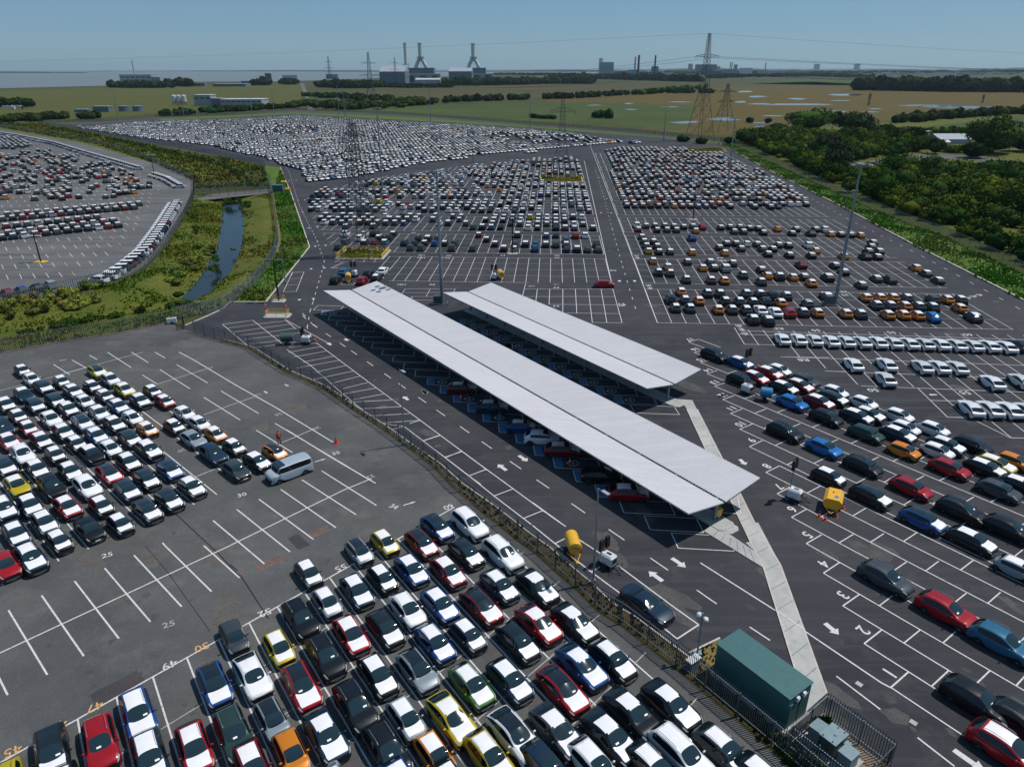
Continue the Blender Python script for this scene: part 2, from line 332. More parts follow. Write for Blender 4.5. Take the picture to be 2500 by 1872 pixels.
def car_parts(kind):
    if kind in PARTN: return PARTN[kind]
    c=car_spec(kind); xs=c['xs']; bm=bmesh.new(); rings=[]; cr=bm.edges.layers.float.new('crease_edge')
    for x in xs:
        p=ring(c,x,kind); row=[]
        for i,(y,z) in enumerate(p):
            bow=0
            if x>=c['cow']-1e-6 and x<c['h']-.02 and i>=5: bow=0.02*(8-i)/-3 if False else 0
            xx=x
            if x>0 and x>=c['h']-.5: xx=x-.13*(y/c['w'])**2.2*(1 if x==c['h'] else .5)
            if x<0 and x<=-c['h']+.3: xx=x+.08*(y/c['w'])**2.2
            if abs(x-c['cow'])<1e-6 and i>=5: xx=x-.16*(y/c['w'])**2+.04
            if abs(x-c['rf'])<1e-6 and i>=6: xx=x-.08*(y/c['w'])**2
            row.append((xx,y,z))
        L=[bm.verts.new(q) for q in row]; Rr=[L[0]]+[bm.verts.new((q[0],-q[1],q[2])) for q in row[1:-1]]+[L[-1]]; rings.append((L,Rr))
    # tags 0 paint 1 roof 2 windscreen 3 sideglass 4 rear glass 5 cladding 6 headlight 7 taillight 8 grille 9 hood 10 underbody
    def tg(x0,x1,i):
        xm=(x0+x1)/2; front=xm>c['cow']; 
        if i==0: return 10
        if i==1: return 5
        if i==2 and kind not in('van','sedan','hatch') : return 0
        if front:
            if x0==c['h']: return 6 if i==4 else (8 if i==3 else 0)
            if i==4 and xm>c['h']-.35: return 6
            if i>=6: return 9
            return 0
        if xm>c['rf']: return {5:3,6:0,7:2}.get(i,0)
        if xm>c['rr']: return {5:3,6:0,7:1}.get(i,0)
        if xm>c['rb']:
            if kind=='van': return 4 if i==7 else 0
            return {5:3 if kind in('fast','sedan') else 0,6:0,7:4}.get(i,0)
        if i==4 or (i==3 and kind=='van' and xm<-c['h']+.2): return 7
        if i==5 and kind in('large','suv'): return 7
        return 0
    for (x0,(L0,R0)),(x1,(L1,R1)) in zip(zip(xs,rings),list(zip(xs,rings))[1:]):
        for i in range(8):
            t=tg(x0,x1,i)
            for A,B,fl in ((L0,L1,0),(R0,R1,1)):
                q=[A[i],A[i+1],B[i+1],B[i]]
                if fl: q=q[::-1]
                f=bm.faces.new(q); f.material_index=t
    for (L,Rr),fl in ((rings[0],0),(rings[-1],1)):
        for i in range(8):
            q=[L[i],Rr[i],Rr[i+1],L[i+1]] if i>0 else [L[0],Rr[1],L[1]]
            if i==7: q=[L[7],Rr[7],L[8]]
            if fl: q=q[::-1]
            f=bm.faces.new(q); f.material_index=(5 if i<=2 else 8 if i==3 and not fl else 0)
    bmesh.ops.recalc_face_normals(bm,faces=bm.faces); bm.normal_update(); 
    for e in bm.edges:
        m={f.material_index for f in e.link_faces}
        if len(m)>1: 
            if m&{2,3,4} : e[cr]=.55
            elif m&{1,9}: e[cr]=.15
            elif m&{5,6,7,8}: e[cr]=.5
    me=bpy.data.meshes.new('cage'); bm.to_mesh(me); bm.free(); o=bpy.data.objects.new('cage',me); COL.objects.link(o); md=o.modifiers.new('s','SUBSURF'); md.levels=2; md.render_levels=2
    dg=bpy.context.evaluated_depsgraph_get(); ev=o.evaluated_get(dg); m2=bpy.data.meshes.new_from_object(ev); bpy.data.objects.remove(o)
    V=np.zeros(len(m2.vertices)*3); m2.vertices.foreach_get('co',V); V=V.reshape(-1,3); m2.calc_loop_triangles if 0 else None
    Nn=np.zeros(len(m2.vertices)*3); m2.vertex_normals.foreach_get('vector',Nn); Nn=Nn.reshape(-1,3)
    faces=[(tuple(p.vertices),p.material_index) for p in m2.polygons]; bpy.data.meshes.remove(m2)
    out={}
    def sub(pred,off=0.): 
        fs=[f for f,m in faces if pred(f,m)]; idx={};vs=[]
        for f in fs:
            for i in f:
                if i not in idx: idx[i]=len(vs); vs.append(V[i]+Nn[i]*off)
        return vs,[tuple(idx[i] for i in f) for f in fs]
    def mk(name,slots,groups,smooth=True):
        b=MB()
        for k,(vs,fs) in enumerate(groups): b.add(vs,fs,k)
        me=bpy.data.meshes.new(name); me.from_pydata(b.v,[],b.f); [me.materials.append(MAT[s_]) for s_ in slots]
        me.polygons.foreach_set('material_index',b.m); me.polygons.foreach_set('use_smooth',[smooth]*len(b.m)); me.update()
        if smooth:   # weld the seams between slots
            q=bmesh.new(); q.from_mesh(me); bmesh.ops.remove_doubles(q,verts=q.verts,dist=1e-4); q.to_mesh(me); q.free()
        return me
    out['body']=mk('body',['paint','paint','cladding','black_metal'],[sub(lambda f,m:m in(0,9)),sub(lambda f,m:m==1),sub(lambda f,m:m in(5,10)),sub(lambda f,m:m==8)])
    out['windscreen']=mk('windscreen',['glass_clear'],[sub(lambda f,m:m==2)])
    out['rear_window']=mk('rear_window',['glass'],[sub(lambda f,m:m==4)])
    cy=lambda f:sum(V[i][1] for i in f)/len(f); cx=lambda f:sum(V[i][0] for i in f)/len(f)
    for s,nm in ((1,'side_window'),(-1,'side_window2')): out[nm]=mk('side_window',['glass'],[sub(lambda f,m:m==3 and cy(f)*s>0)])
    for s,nm in ((1,'headlight'),(-1,'headlight2')): out[nm]=mk('headlight',['lamp_glass'],[sub(lambda f,m:m==6 and cy(f)*s>0)])
    for s,nm in ((1,'taillight'),(-1,'taillight2')): out[nm]=mk('taillight',['tail_red'],[sub(lambda f,m:m==7 and cy(f)*s>0)])
    hw=c['w']*.72
    def bon(f,m): return m==9 and cx(f)<c['h']-.22 and abs(cy(f))<c['w']*.74
    out['bonnet_film']=mk('bonnet_film',['film'],[sub(bon,.012)])
    out['roof_film']=mk('roof_film',['film'],[sub(lambda f,m:m==1 and cx(f)<c['rf']-.06 and cx(f)>c['rr']+.12,.012)])
    b=MB(); wr=c['wr']; b.lathe([(wr*.60,-.105),(wr*.93,-.115),(wr,-.06),(wr,.06),(wr*.93,.115),(wr*.66,.105)],20,axis='y',m=0)
    b.lathe([(wr*.66,.07),(wr*.64,.085),(wr*.2,.105),(.03,.108)],20,axis='y',m=1); b.lathe([(wr*.66,-.07),(wr*.64,-.085),(wr*.2,-.105),(.03,-.108)][::-1],20,axis='y',m=1)
    for k in range(5):
        a=2*math.pi*k/5; p=(wr*.42*math.cos(a),.104,wr*.42*math.sin(a))
        for s in(1,-1): b.bar((p[0]*.75,s*.099,p[2]*.75),(p[0]*1.35,s*.094,p[2]*1.35),.045,0)
    me=bpy.data.meshes.new('wheel'); me.from_pydata(b.v,[],b.f); me.materials.append(MAT['tyre']); me.materials.append(MAT['rim']); me.polygons.foreach_set('material_index',b.m); me.update(); out['wheel']=me
    b=MB(); xm=c['cow']-.30; b.lathe([(.015,-.10),(.075,-.085),(.095,0),(.08,.085),(.02,.10)],10,(0,0,0),'y'); 
    me=bpy.data.meshes.new('wing_mirror'); v=[(q[0]*.75,q[1]*1.05,q[2]*.8) for q in b.v]; me.from_pydata(v,[],b.f); me.materials.append(MAT['paint']); me.polygons.foreach_set('use_smooth',[True]*len(b.f)); out['wing_mirror']=me
    out['mpos']=[(xm,s*(c['w']+.06),c['belt']+.06) for s in(1,-1)]
    out['wpos']=[(x,s*(c['w']-.13),wr) for x in (c['xf'],c['xr']) for s in(1,-1)]
    b=MB(); rl=c['w']*.60
    pts=[(c['rf']-.12,c['H']-.03),(c['rf']-.3,c['H']+.045),((c['rf']+c['rr'])/2,c['H']+.05),(c['rr']+.35,c['H']+.03),(c['rr']+.15,c['H']-.06)]
    for p,q in zip(pts,pts[1:]): b.bar((p[0],0,p[1]),(q[0],0,q[1]),.022)
    me=bpy.data.meshes.new('roof_rail'); me.from_pydata(b.v,[],b.f); me.materials.append(MAT['chrome' if kind=='large' else 'galv']); out['roof_rail']=me; out['rpos']=[(0,s*rl,0) for s in(1,-1)]
    b=MB(); b.add([(-.16,-.012,0),(.0,-.012,0),(.0,.012,0),(-.16,.012,0),(-.15,0,.055)],[(0,1,4),(1,2,4),(2,3,4),(3,0,4)]); me=bpy.data.meshes.new('antenna'); me.from_pydata(b.v,[],b.f); me.materials.append(MAT['black_metal']); out['antenna']=me; out['apos']=[(c['rr']+.22,0,c['H']-.03)]
    b=MB(); b.box((0,0,0),(.02,.46,.11)); me=bpy.data.meshes.new('number_plate'); me.from_pydata(b.v,[],b.f); me.materials.append(MAT['plate_white']); out['number_plate']=me
    me=me.copy(); me.materials[0]=MAT['plate_yellow']; out['number_plate_y']=me
    out['ppos']=(c['h']+.005,0,.48)
    b=MB(); b.add([(c['h']-.055,-.42,.42),(c['h']-.055,.42,.42),(c['h']-.005,.38,.40),(c['h']-.005,-.38,.40)],[(0,1,2,3)]) if 0 else b.bar((c['h']-.07,-.5,.34),(c['h']-.07,.5,.34),.035); me=bpy.data.meshes.new('bumper_trim'); me.from_pydata(b.v,[],b.f); me.materials.append(MAT['galv']); out['bumper_trim']=me
    # windscreen papers
    wx,wz=(c['cow']*.8+c['rf']*.2)-.02,(c['belt']+.06)*.8+(c['H']-.03)*.2; out['spos']=(wx,wz,math.atan2(c['H']-.07-c['belt']-.05,c['cow']-c['rf']))
    b=MB(); b.box((0,0,0),(.12,.26,.006)); me=bpy.data.meshes.new('windscreen_paper'); me.from_pydata(b.v,[],b.f); me.materials.append(MAT['paper']); out['windscreen_paper']=me
    out['spec']=c; PARTN[kind]=out; return out
PAL={'K':((.007,.009,.013),'black'),'G':((.045,.055,.065),'dark grey'),'N':((.010,.028,.055),'navy'),'B':((.008,.055,.20),'blue'),'C':((.01,.14,.42),'bright blue'),'W':((.62,.64,.66),'white'),'S':((.24,.28,.32),'silver grey'),'A':((.36,.42,.48),'silver'),
 'R':((.30,.006,.012),'red'),'D':((.16,.006,.012),'dark red'),'Y':((.45,.36,.01),'lime yellow'),'O':((.62,.20,.012),'orange'),'V':((.07,.17,.05),'green'),'T':((.018,.04,.035),'dark green'),'J':((.02,.11,.20),'teal blue')}
BODY={'hatch':'hatchback','cross':'crossover','suv':'suv','large':'large suv','fast':'fastback crossover','sedan':'saloon','van':'minibus'}
MERG={}
def merged(kind,film,rails):
    k=(kind,film,rails)
    if k in MERG: return MERG[k]
    p=car_parts(kind); mats=['paint','roof_black','glass','glass_clear','film','cladding','tyre','rim','lamp_glass','tail_red','black_metal','galv','chrome']; b=MB()
    def put(me,loc=(0,0,0),flip=False):
        sl=[m.name for m in me.materials]
        vs=[(v.co.x+loc[0],v.co.y+loc[1],v.co.z+loc[2]) for v in me.vertices]; n=len(b.v); b.v+=vs
        for q in me.polygons: b.f.append(tuple(i+n for i in q.vertices)); b.m.append(mats.index(sl[q.material_index]) if not(me.name.startswith('body') and q.material_index==1 and film=='h') else 1)
    for nme in ('body','windscreen','rear_window','side_window','side_window2','headlight','headlight2','taillight','taillight2'): put(p[nme])
    for w in p['wpos']: put(p['wheel'],w)
    for w in p['mpos']: put(p['wing_mirror'],w)
    if rails:
        for w in p['rpos']: put(p['roof_rail'],w)
    if film in('b','h'): put(p['bonnet_film'])
    if film in('b','r'): put(p['roof_film'])
    me=bpy.data.meshes.new('car'); me.from_pydata(b.v,[],b.f); [me.materials.append(MAT[m]) for m in mats]; me.polygons.foreach_set('material_index',b.m); me.polygons.foreach_set('use_smooth',[True]*len(b.m)); me.update(); MERG[k]=me; return me
def car(x,y,head,kind,colr,film,label,group,detail=True,extra=''):
    name={'van':'minibus','sedan':'parked_car'}.get(kind,'parked_car'); p=car_parts(kind); rgb=PAL[colr][0]; j=rnd.uniform(.85,1.15); rgb=[min(1,v*j) for v in rgb]
    rails=kind in('suv','large','cross') and film!='h' and rnd.random()<(.8 if kind!='cross' else .35)
    def C_(me,nm,par,loc=None,rz=0):
        o=bpy.data.objects.new(nm,me); COL.objects.link(o); o.parent=par; o.color=(*rgb,1)
        if loc is not None: o.location=loc
        o.rotation_euler.z=rz; return o
    if not detail:
        o=bpy.data.objects.new(name,merged(kind,film,rails)); COL.objects.link(o); o.location=(x,y,0.0); o.rotation_euler.z=R(head); o.color=(*rgb,1); tag(o,label,'car',group); return o
    t=thing(name,label,'van' if kind=='van' else 'car',(x,y,0.0),R(head),group)
    b=C_(p['body'],'body',t)
    if film=='h' or 'k' in extra: b.material_slots[1].link='OBJECT'; b.material_slots[1].material=MAT['roof_black']
    for nme,nm in (('windscreen','windscreen'),('rear_window','rear_window'),('side_window','side_window'),('side_window2','side_window'),('headlight','headlight'),('headlight2','headlight'),('taillight','taillight'),('taillight2','taillight')): C_(p[nme],nm,t)
    for w in p['wpos']: C_(p['wheel'],'wheel',t,w)
    for w in p['mpos']: C_(p['wing_mirror'],'wing_mirror',t,w)
    if rails:
        for w in p['rpos']: C_(p['roof_rail'],'roof_rail',t,w)
    if film in('b','h'): C_(p['bonnet_film'],'bonnet_film',t)
    if film in('b','r'): C_(p['roof_film'],'roof_film',t)
    if kind!='van':
        C_(p['antenna'],'antenna',t,(p['apos'][0][0],0,p['apos'][0][2]+.03))
        wx,wz,an=p['spos']; yy=rnd.choice((-.3,.25,.35,-.1)); o=C_(p['windscreen_paper'],'windscreen_paper',t,(wx+.01,yy,wz+.03)); o.rotation_euler=(0,an,0)
        if kind in('suv','cross','large'): C_(p['bumper_trim'],'bumper_trim',t)
    if 'p' in extra: C_(p['number_plate'],'number_plate',t,p['ppos'])
    if 'y' in extra: C_(p['number_plate_y'],'number_plate',t,(-p['ppos'][0],0,.55))
    return t
CARS=[]   # dict(x,y,head,kind,col,film,blk,extra)
KN={'p':'hatch','c':'cross','s':'suv','l':'large','e':'fast','f':'sedan','v':'van'}
def cars(blk,o,head,data,zc=.95):
    for s in data.split():
        a=s.split(','); x,y=Zm(o,[(float(a[0]),float(a[1]))])[0]; code=a[2]; p=P(x,y,zc); h=float(a[3]) if len(a)>3 else head
        k=KN[code[2]] if len(code)>2 else 'cross'; CARS.append(dict(x=p[0],y=p[1],head=h,kind=k,col=code[0],film=code[1],blk=blk,extra=code[3:] if len(code)>3 else ''))
cars('L',ZA,-43.2,"""285,215,Kbp 405,325,Wbp 555,425,Nhc 300,520,Nrc 450,660,Nhc 790,355,Gbp 940,480,Nbc 1085,610,Wbp 710,600,Thc 875,710,Kbc 1060,880,Shc 1245,225,Yhc 1420,330,Sbc 1600,460,Ybc 1800,600,Nbc
1185,420,Kbp 1345,540,Kbp 1520,675,Bbc 1700,820,Wbp 1890,965,Obp 1270,760,Sbc 1470,900,Kbc 1670,1085,Ghc 1240,1050,Bbc 1415,1210,Wbp 1915,1235,Kbs 75,650,Kbc 230,800,Kbp 650,835,Wbc 815,1000,Nbc 980,1150,Kbp 1170,1280,Krc
360,950,Rbp 530,1110,Kbc 710,1290,Kbp 30,940,Nns 110,1120,Rbc 290,1290,Wbs 1960,480,Kbp 2120,610,Rbp""")
cars('L',ZQ,-43.2,"""1185,380,Wbp 1280,445,Wbp 1385,515,Obp 1120,465,Kbp 1240,545,Snc 1370,642,Nns 1505,595,Gbp 1652,688,Kbc 1765,628,Ohp 1515,742,Gncp 1090,742,Bhc 1230,852,Gbc 940,802,Khc 700,768,Rhc 818,872,Nhc 1085,932,Thc 945,1002,Ghc
825,692,Kbc 450,752,Kbc 235,738,Kbc 560,852,Wbs 430,978,Rbc 330,852,Knl 105,842,Yrc 190,968,Kbc 650,972,Kbp 570,1122,Kncp 285,1078,Gbc 375,1198,Kbp 100,1152,Nbc 195,1308,Nbs 770,1088,Kbp 30,722,Nhc 22,992,Nbs 30,1352,Rnc""")
cars('B',ZP,-54.8,"""1100,180,Wbl 905,200,Bhc 810,295,Dhc 590,290,Ybp 435,345,Shp 130,475,Gbp 1300,360,Wbl 1080,355,Khc 970,465,Dbc 750,455,Bbc 575,505,Kbp 240,648,Sbp 420,580,Nbc 725,692,Wbc 920,662,Bbc 1170,670,Dhe 1280,550,Nbc 1510,555,Kbe 590,805,Khc 385,842,Rbc
890,892,Bbc 1090,845,Gbp 1390,885,Khc 1515,775,Rbe 545,1085,Kbc 785,1055,Snc_k 1110,1145,Vbc 1340,1115,Nbc 1660,1170,Rhe 1775,1028,Bbe 1960,992,Kbc 410,1268,Kns 715,1342,Sbp 990,1340,Ybe 600,1535,Kns 890,1560,Obp 1215,1570,Ybc 1560,1635,Nnc 1850,1622,Wbc""".replace('_k','k'))
cars('B',ZL,-54.8,"""1500,565,Gnp 1790,635,Ybp 1375,870,Bhc 1620,815,Wbe 1930,448,Kns 2090,690,Kns 1935,885,Rhs 1500,1185,Tns 1745,1092,Snpk 885,1060,Bbs 640,1245,Rns 330,1312,Khs 1245,1275,Rbc 960,1345,Nbs 2092,1192,Nbe 1620,1400,Dbc 1868,1305,Onp 30,1560,Yns 400,1560,Kbc""")
cars('B',ZC,-54.8,"""255,768,Kbe 520,990,Kbe 600,1312,Kre 835,1262,Kbe 470,1452,Kbe 150,1415,Gbe 175,1170,Rhe_ 900,1565,Wbl 1150,1535,Gbc 730,1645,Kbc 1400,1720,Kbc""".replace('175,1170,Rhe_ ',''))
cars('B',ZP,-54.8,"""1370,1440,Whe 60,1930,Kbc 700,1750,Bbc 1000,1760,Kbc 300,1790,Sbc""")
cars('R',ZZ,-54.8,"""225,165,Kns 390,215,Bbc 485,310,Rbc 575,280,Rbc 640,262,Wbp 395,325,Knc 670,375,Kbc 770,362,Dbc 805,328,Gnc 725,468,Cnc 895,465,Dbc 985,442,Khc 1000,400,Wbp 945,562,Knc 1140,558,Nbc 1215,545,Kbc 1185,470,Wbp 1200,665,Tnc
1412,552,Wbp 1405,672,Nbc 1450,632,Wbp 680,655,Kns 930,757,Cnc 1180,870,Knc 960,942,Kbp 1230,1067,Khc 1442,775,Onp 1635,638,Wbp 1715,742,Nbc 1660,778,Wbp 1738,888,Rnc 1490,1012,Rnc 1565,1218,Bhc 1815,1160,Kns 1885,738,Knc 1965,888,Kbc 2030,862,Ybc 2150,842,Onp 2055,1028,Gnc 2125,1280,Kns 1880,1350,Kbc 2195,1000,Kbc""")
cars('R',ZR,-54.8,"""1115,222,Gns 1570,465,Rns 1990,700,Jns 1800,1135,Kns 2030,1495,Rbs 2110,155,Sbp 2160,1320,Kns""")
cars('E',ZZ,86,"660,62,Wne 765,64,Wne 865,68,Wne 970,74,Wne 1070,77,Wne 1172,81,Wne 1275,82,Wne 1373,85,Wne 1475,89,Wne 1574,92,Wne 1674,95,Wne 1778,99,Wne 1883,103,Wne 1990,106,Wne 2098,112,Wne 2190,104,Kne 1117,224,Wne 1330,224,Wne 1558,238,Wne 1668,240,Wne 1783,244,Wne 1322,316,Wne 2010,338,Wne 2195,328,Wne 1872,505,Wne 1995,508,Wne 2120,514,Wne 2235,520,Wne")
cars('C',ZX,-5,"530,262,Dbce 835,448,Nbc 1130,645,Bbp 1335,755,Wbc 1545,880,Dbc 1940,1130,Kne 2215,1310,Rbc")
cars('M',ZM,86,"""122,103,Wbc 130,125,Rbp 172,106,Gbp 220,105,Kbp 232,128,Kbp 273,105,Kbp 285,127,Gbp 322,108,Kbp 336,128,Gbp 375,112,Kbp 425,108,Gbp 440,132,Obp 475,114,Rnc 575,115,Kbp 625,112,Kbp 648,136,Gbp 678,112,Gbp 698,137,Gbp 730,118,Kbp 778,120,Kbp 805,142,Kbp 882,123,Onp 960,146,Kbp 982,124,Kbp 1062,148,Nnc 1087,125,Kbp 1135,126,Wbc 1168,150,Obp 1222,152,Kbp 1275,154,Kbp 1328,156,Obp
150,165,Gbp 162,188,Kbp 212,190,Kbp 174,212,Gbp 232,215,Kbp 186,240,Obp 242,244,Kbp 302,244,Gbp 420,172,Bnc 420,246,Obp 210,292,Obp 240,356,Kbp 290,324,Obp 303,360,Gbp 568,222,Kbp 606,200,Kbp 657,200,Kbp 597,250,Obp 685,227,Gbp 716,202,Wbp 772,204,Kbp 800,228,Gbp 830,256,Kbp 856,230,Kbp 888,208,Gbp 940,210,Kbp 946,262,Kbp 1048,210,Wbc 1064,264,Kbp 1088,238,Obp 1240,268,Obp
1396,195,Gbp 1388,217,Gbp 1372,242,Kbp 1430,242,Gbp 1356,272,Knc 1420,272,Kbp 396,298,Gbp 478,330,Obp 518,298,Gbp 538,330,Kbp 600,334,Sbe 640,305,Gbp 696,370,Gbp 390,394,Gbp 524,398,Gbp 594,400,Obp 795,340,Kbp 828,372,Obp 892,378,Kbc 964,380,Obp 1025,378,Kbp 794,406,Gbp 1065,414,Obp 1010,316,Dnc 1153,383,Kbc 1192,318,Kbp 1240,352,Kbp 1415,388,Gbp 1488,394,Gnc 1334,422,Gbp 1628,330,Obp 1683,360,Gbp 1748,398,Gbp
362,460,Obp 505,468,Gbp 572,470,Kbp 305,500,Knc 383,503,Gbp 458,508,Obp 332,546,Gbp 410,548,Gbp 562,555,Obp 600,510,Kbp 636,556,Gbp 677,512,Gbp 714,470,Gbp 713,557,Gbp 750,516,Kbp 788,472,Kbp 790,560,Wbe 820,515,Knc 858,480,Knc 870,570,Wbe 900,520,Obp 930,482,Gbp 945,572,Rnc 750,608,Kbc 830,614,Kbc 1020,570,Gbp 1045,525,Gbp 1097,573,Obp 1150,486,Kbe
1250,577,Obp 1330,580,Gbp 1360,492,Obp 1435,492,Obp 1505,492,Obp 1580,494,Gbp 1417,532,Gbp 1490,534,Gbp 1568,536,Obp 1643,538,Gbp 1718,542,Gbp 1477,584,Obp 1560,584,Obp 1637,588,Obp 1718,596,Cnc 1720,502,Gnp 1797,502,Obp 1868,503,Gbp 1866,548,Obp 1940,596,Gbc""")
cars('X',ZN,87,"330,108,Kncy 385,55,Jne 508,114,Rnc 548,68,Knc 605,96,Kbc 648,50,Wbe"); cars('X',(0,0,1),0,"1475,690,Rnc 1580,1466,Nnf,-54")
vf,vb=P(1805/2.633,860+846/2.633),P(1970/2.633,860+782/2.633); vd=unit(vf-vb); vn=np.array([-vd[1],vd[0]]); vn=vn if vn[1]>0 else -vn; vc=(vf+vb)/2+vn*.84
CARS.append(dict(x=vc[0],y=vc[1],head=math.degrees(math.atan2(vd[1],vd[0])),kind='van',col='A',film='n',blk='V',extra=''))
# ------------------------------------------------------------------ placing the cars one can tell apart
ORD='first second third fourth fifth sixth seventh eighth ninth tenth eleventh twelfth thirteenth fourteenth fifteenth sixteenth seventeenth eighteenth nineteenth twentieth'.split()
def ordn(i): return ORD[i] if i<20 else ('twenty-'+ORD[i-20] if i<29 else 'thirty-'+ORD[(i-30)%10] if i>29 else 'thirtieth')
BLK={'L':("of the minibus lot",'cars stored in the grey lot with the minibus'),'B':('by the long palisade fence','cars stored beside the long palisade fence'),'R':('of the numbered bays','cars in the bays numbered one to seventeen'),
 'E':('of the white fastback rows','white fastbacks parked in rows'),'C':('under the long canopy','cars charging under the long canopy'),'M':('of the orange hatchback grid','cars in the grid with the orange hatchbacks'),'X':('near the pylon island',None),'V':('',None)}
CARS.sort(key=lambda c:math.hypot(c['x'],c['y']))
# drop overlaps
kept=[]
for c in CARS:
    if all(math.hypot(c['x']-k['x'],c['y']-k['y'])>1.7 for k in kept): kept.append(c)
CARS=kept; NEAR=CARS[:298]; FARX=CARS[298:]
for blk in BLK:
    g=[c for c in NEAR if c['blk']==blk]
    if blk in 'XV' or not g: continue
    hd={'L':-43.2,'B':-54.8,'R':-54.8,'E':86,'C':-5,'M':86}[blk]; d=ud(hd); n=ud(hd+90)
    rows=blk in 'EM' ; ax=d if rows else n; al=(ud(hd-90) if rows else d)
    g.sort(key=lambda c:ax@np.array([c['x'],c['y']])); files=[]; last=None
    for c in g:
        v=float(ax@np.array([c['x'],c['y']]))
        if last is None or v-last>(1.3 if not rows else 2.0): files.append([])
        files[-1].append(c); last=v if last is None or v-last>(1.3 if not rows else 2.0) else last
    if blk in 'LBR': files=files[::-1] if blk!='L' else files
    for i,f in enumerate(files):
        f.sort(key=lambda c:-float(al@np.array([c['x'],c['y']])) if not rows else float(al@np.array([c['x'],c['y']])))
        for j,c in enumerate(f): c['pos']=(ordn(j),ordn(i),len(f))
FT={'b':'with white film','h':'with white bonnet film','r':'with white roof film','n':''}
for c in NEAR:
    b=c['blk']; ph,grp=BLK[b]
    if b=='V': lab='silver nine-seat minibus with long side windows stopped beside the orange hatchback'
    elif b=='X':
        lab={'R':'dark red crossover','K':'black crossover','J':'teal blue fastback','W':'white fastback crossover with white film','N':'dark navy saloon with long bonnet'}[c['col']]
        lab+={'sedan':' parked in the roadside bay near the green container','fast':' parked by the yellow railed pylon island'}.get(c['kind'],' parked beside the yellow fuel bowser')
        if c['col']=='R' and c['x']>0: lab='red crossover driving out alone onto the junction'
        elif c['col']=='K': lab='black '+('crossover with yellow number plate behind the fuel bowser' if c['extra'] else 'crossover with white film by the pylon island railing' if c['film']=='b' else 'crossover without film by the pylon island railing')
    else:
        lab=f"{PAL[c['col']][1]} {BODY[c['kind']].replace('fastback crossover','fastback')} {FT[c['film']]}".strip()+f", {c['pos'][0]} in {c['pos'][1]} {'row' if b in 'EM' else 'file'} {ph}"
    c['lab']=lab
    det=math.hypot(c['x'],c['y'])<112
    car(c['x'],c['y'],c['head']+rnd.uniform(-1.2,1.2),c['kind'],c['col'],c['film'],lab,grp or 'cars',det,c['extra'])
# ------------------------------------------------------------------ the far stored cars, one mass
LV=[];LF=[];LT=[]
def lowcar():
    b=MB(); 
    def rg(x,w,z0,z1): return [(x,-w,z0),(x,w,z0),(x,w,z1),(x,-w,z1)]
    secs=[(2.08,.66,.3,.62),(1.85,.82,.22,.78),(1.0,.87,.2,.95),(-1.7,.87,.2,.98),(-2.08,.8,.3,.9)]
    for (a,c) in zip(secs,secs[1:]):
        A,B=rg(*a),rg(*c); 
        for i in range(4):
            j=(i+1)%4; b.add([A[i],A[j],B[j],B[i]],[(0,1,2,3)],(4 if i==0 else 1 if (i==2 and a[0]<=1.85+.01 and a[0]>1.5) or (i==2 and a[0]>2) else 0))
    b.add(rg(*secs[0]),[(3,2,1,0)],5); b.add(rg(*secs[-1]),[(0,1,2,3)],0)
    g0=[(.95,.80,.95),(.25,.62,1.45),(-1.45,.62,1.44),(-1.95,.76,.98)]
    lo=[(.95,.80,.95),(.4,.82,.96),(-1.45,.82,.97),(-1.95,.76,.98)]
    P_=lambda t,s:(t[0],t[1]*s,t[2])
    b.add([P_(g0[0],-1),P_(g0[0],1),P_(g0[1],1),P_(g0[1],-1)],[(0,1,2,3)],3); b.add([P_(g0[1],-1),P_(g0[1],1),P_(g0[2],1),P_(g0[2],-1)],[(0,1,2,3)],2); b.add([P_(g0[2],-1),P_(g0[2],1),P_(g0[3],1),P_(g0[3],-1)],[(0,1,2,3)],3)
    for s in(-1,1):
        q=[P_(g0[0],s),P_(lo[2],s),P_(g0[2],s),P_(g0[1],s)]; b.add(q if s<0 else q[::-1],[(0,1,2,3)],3)
        q=[P_(lo[2],s),P_(lo[3],s),P_(g0[2],s)]; q=[q[0],q[1],((q[1][0]+q[2][0])/2,(q[1][1]+q[2][1])/2,(q[1][2]+q[2][2])/2),q[2]]; b.add(q if s<0 else q[::-1],[(0,1,2,3)],0)
        for x in(1.28,-1.28): b.box((x,s*.78,.31),(.6,.2,.6),0,5)
    V=np.array(b.v); F=np.array([q if len(q)==4 else q+(q[-1],) for q in b.f]); return V,F,np.array(b.m)
LCV,LCF,LCM=lowcar(); far=[]
def addfar(x,y,h,col,film='b',sc=1.): far.append((x,y,h,PAL[col][0],film,sc))
MIX='KKKKGGGNNNWWWSSBRDTOJ'
for c in FARX: addfar(c['x'],c['y'],c['head'],c['col'],c['film'],{'hatch':.88,'cross':1.,'fast':1.06}.get(c['kind'],1.05))
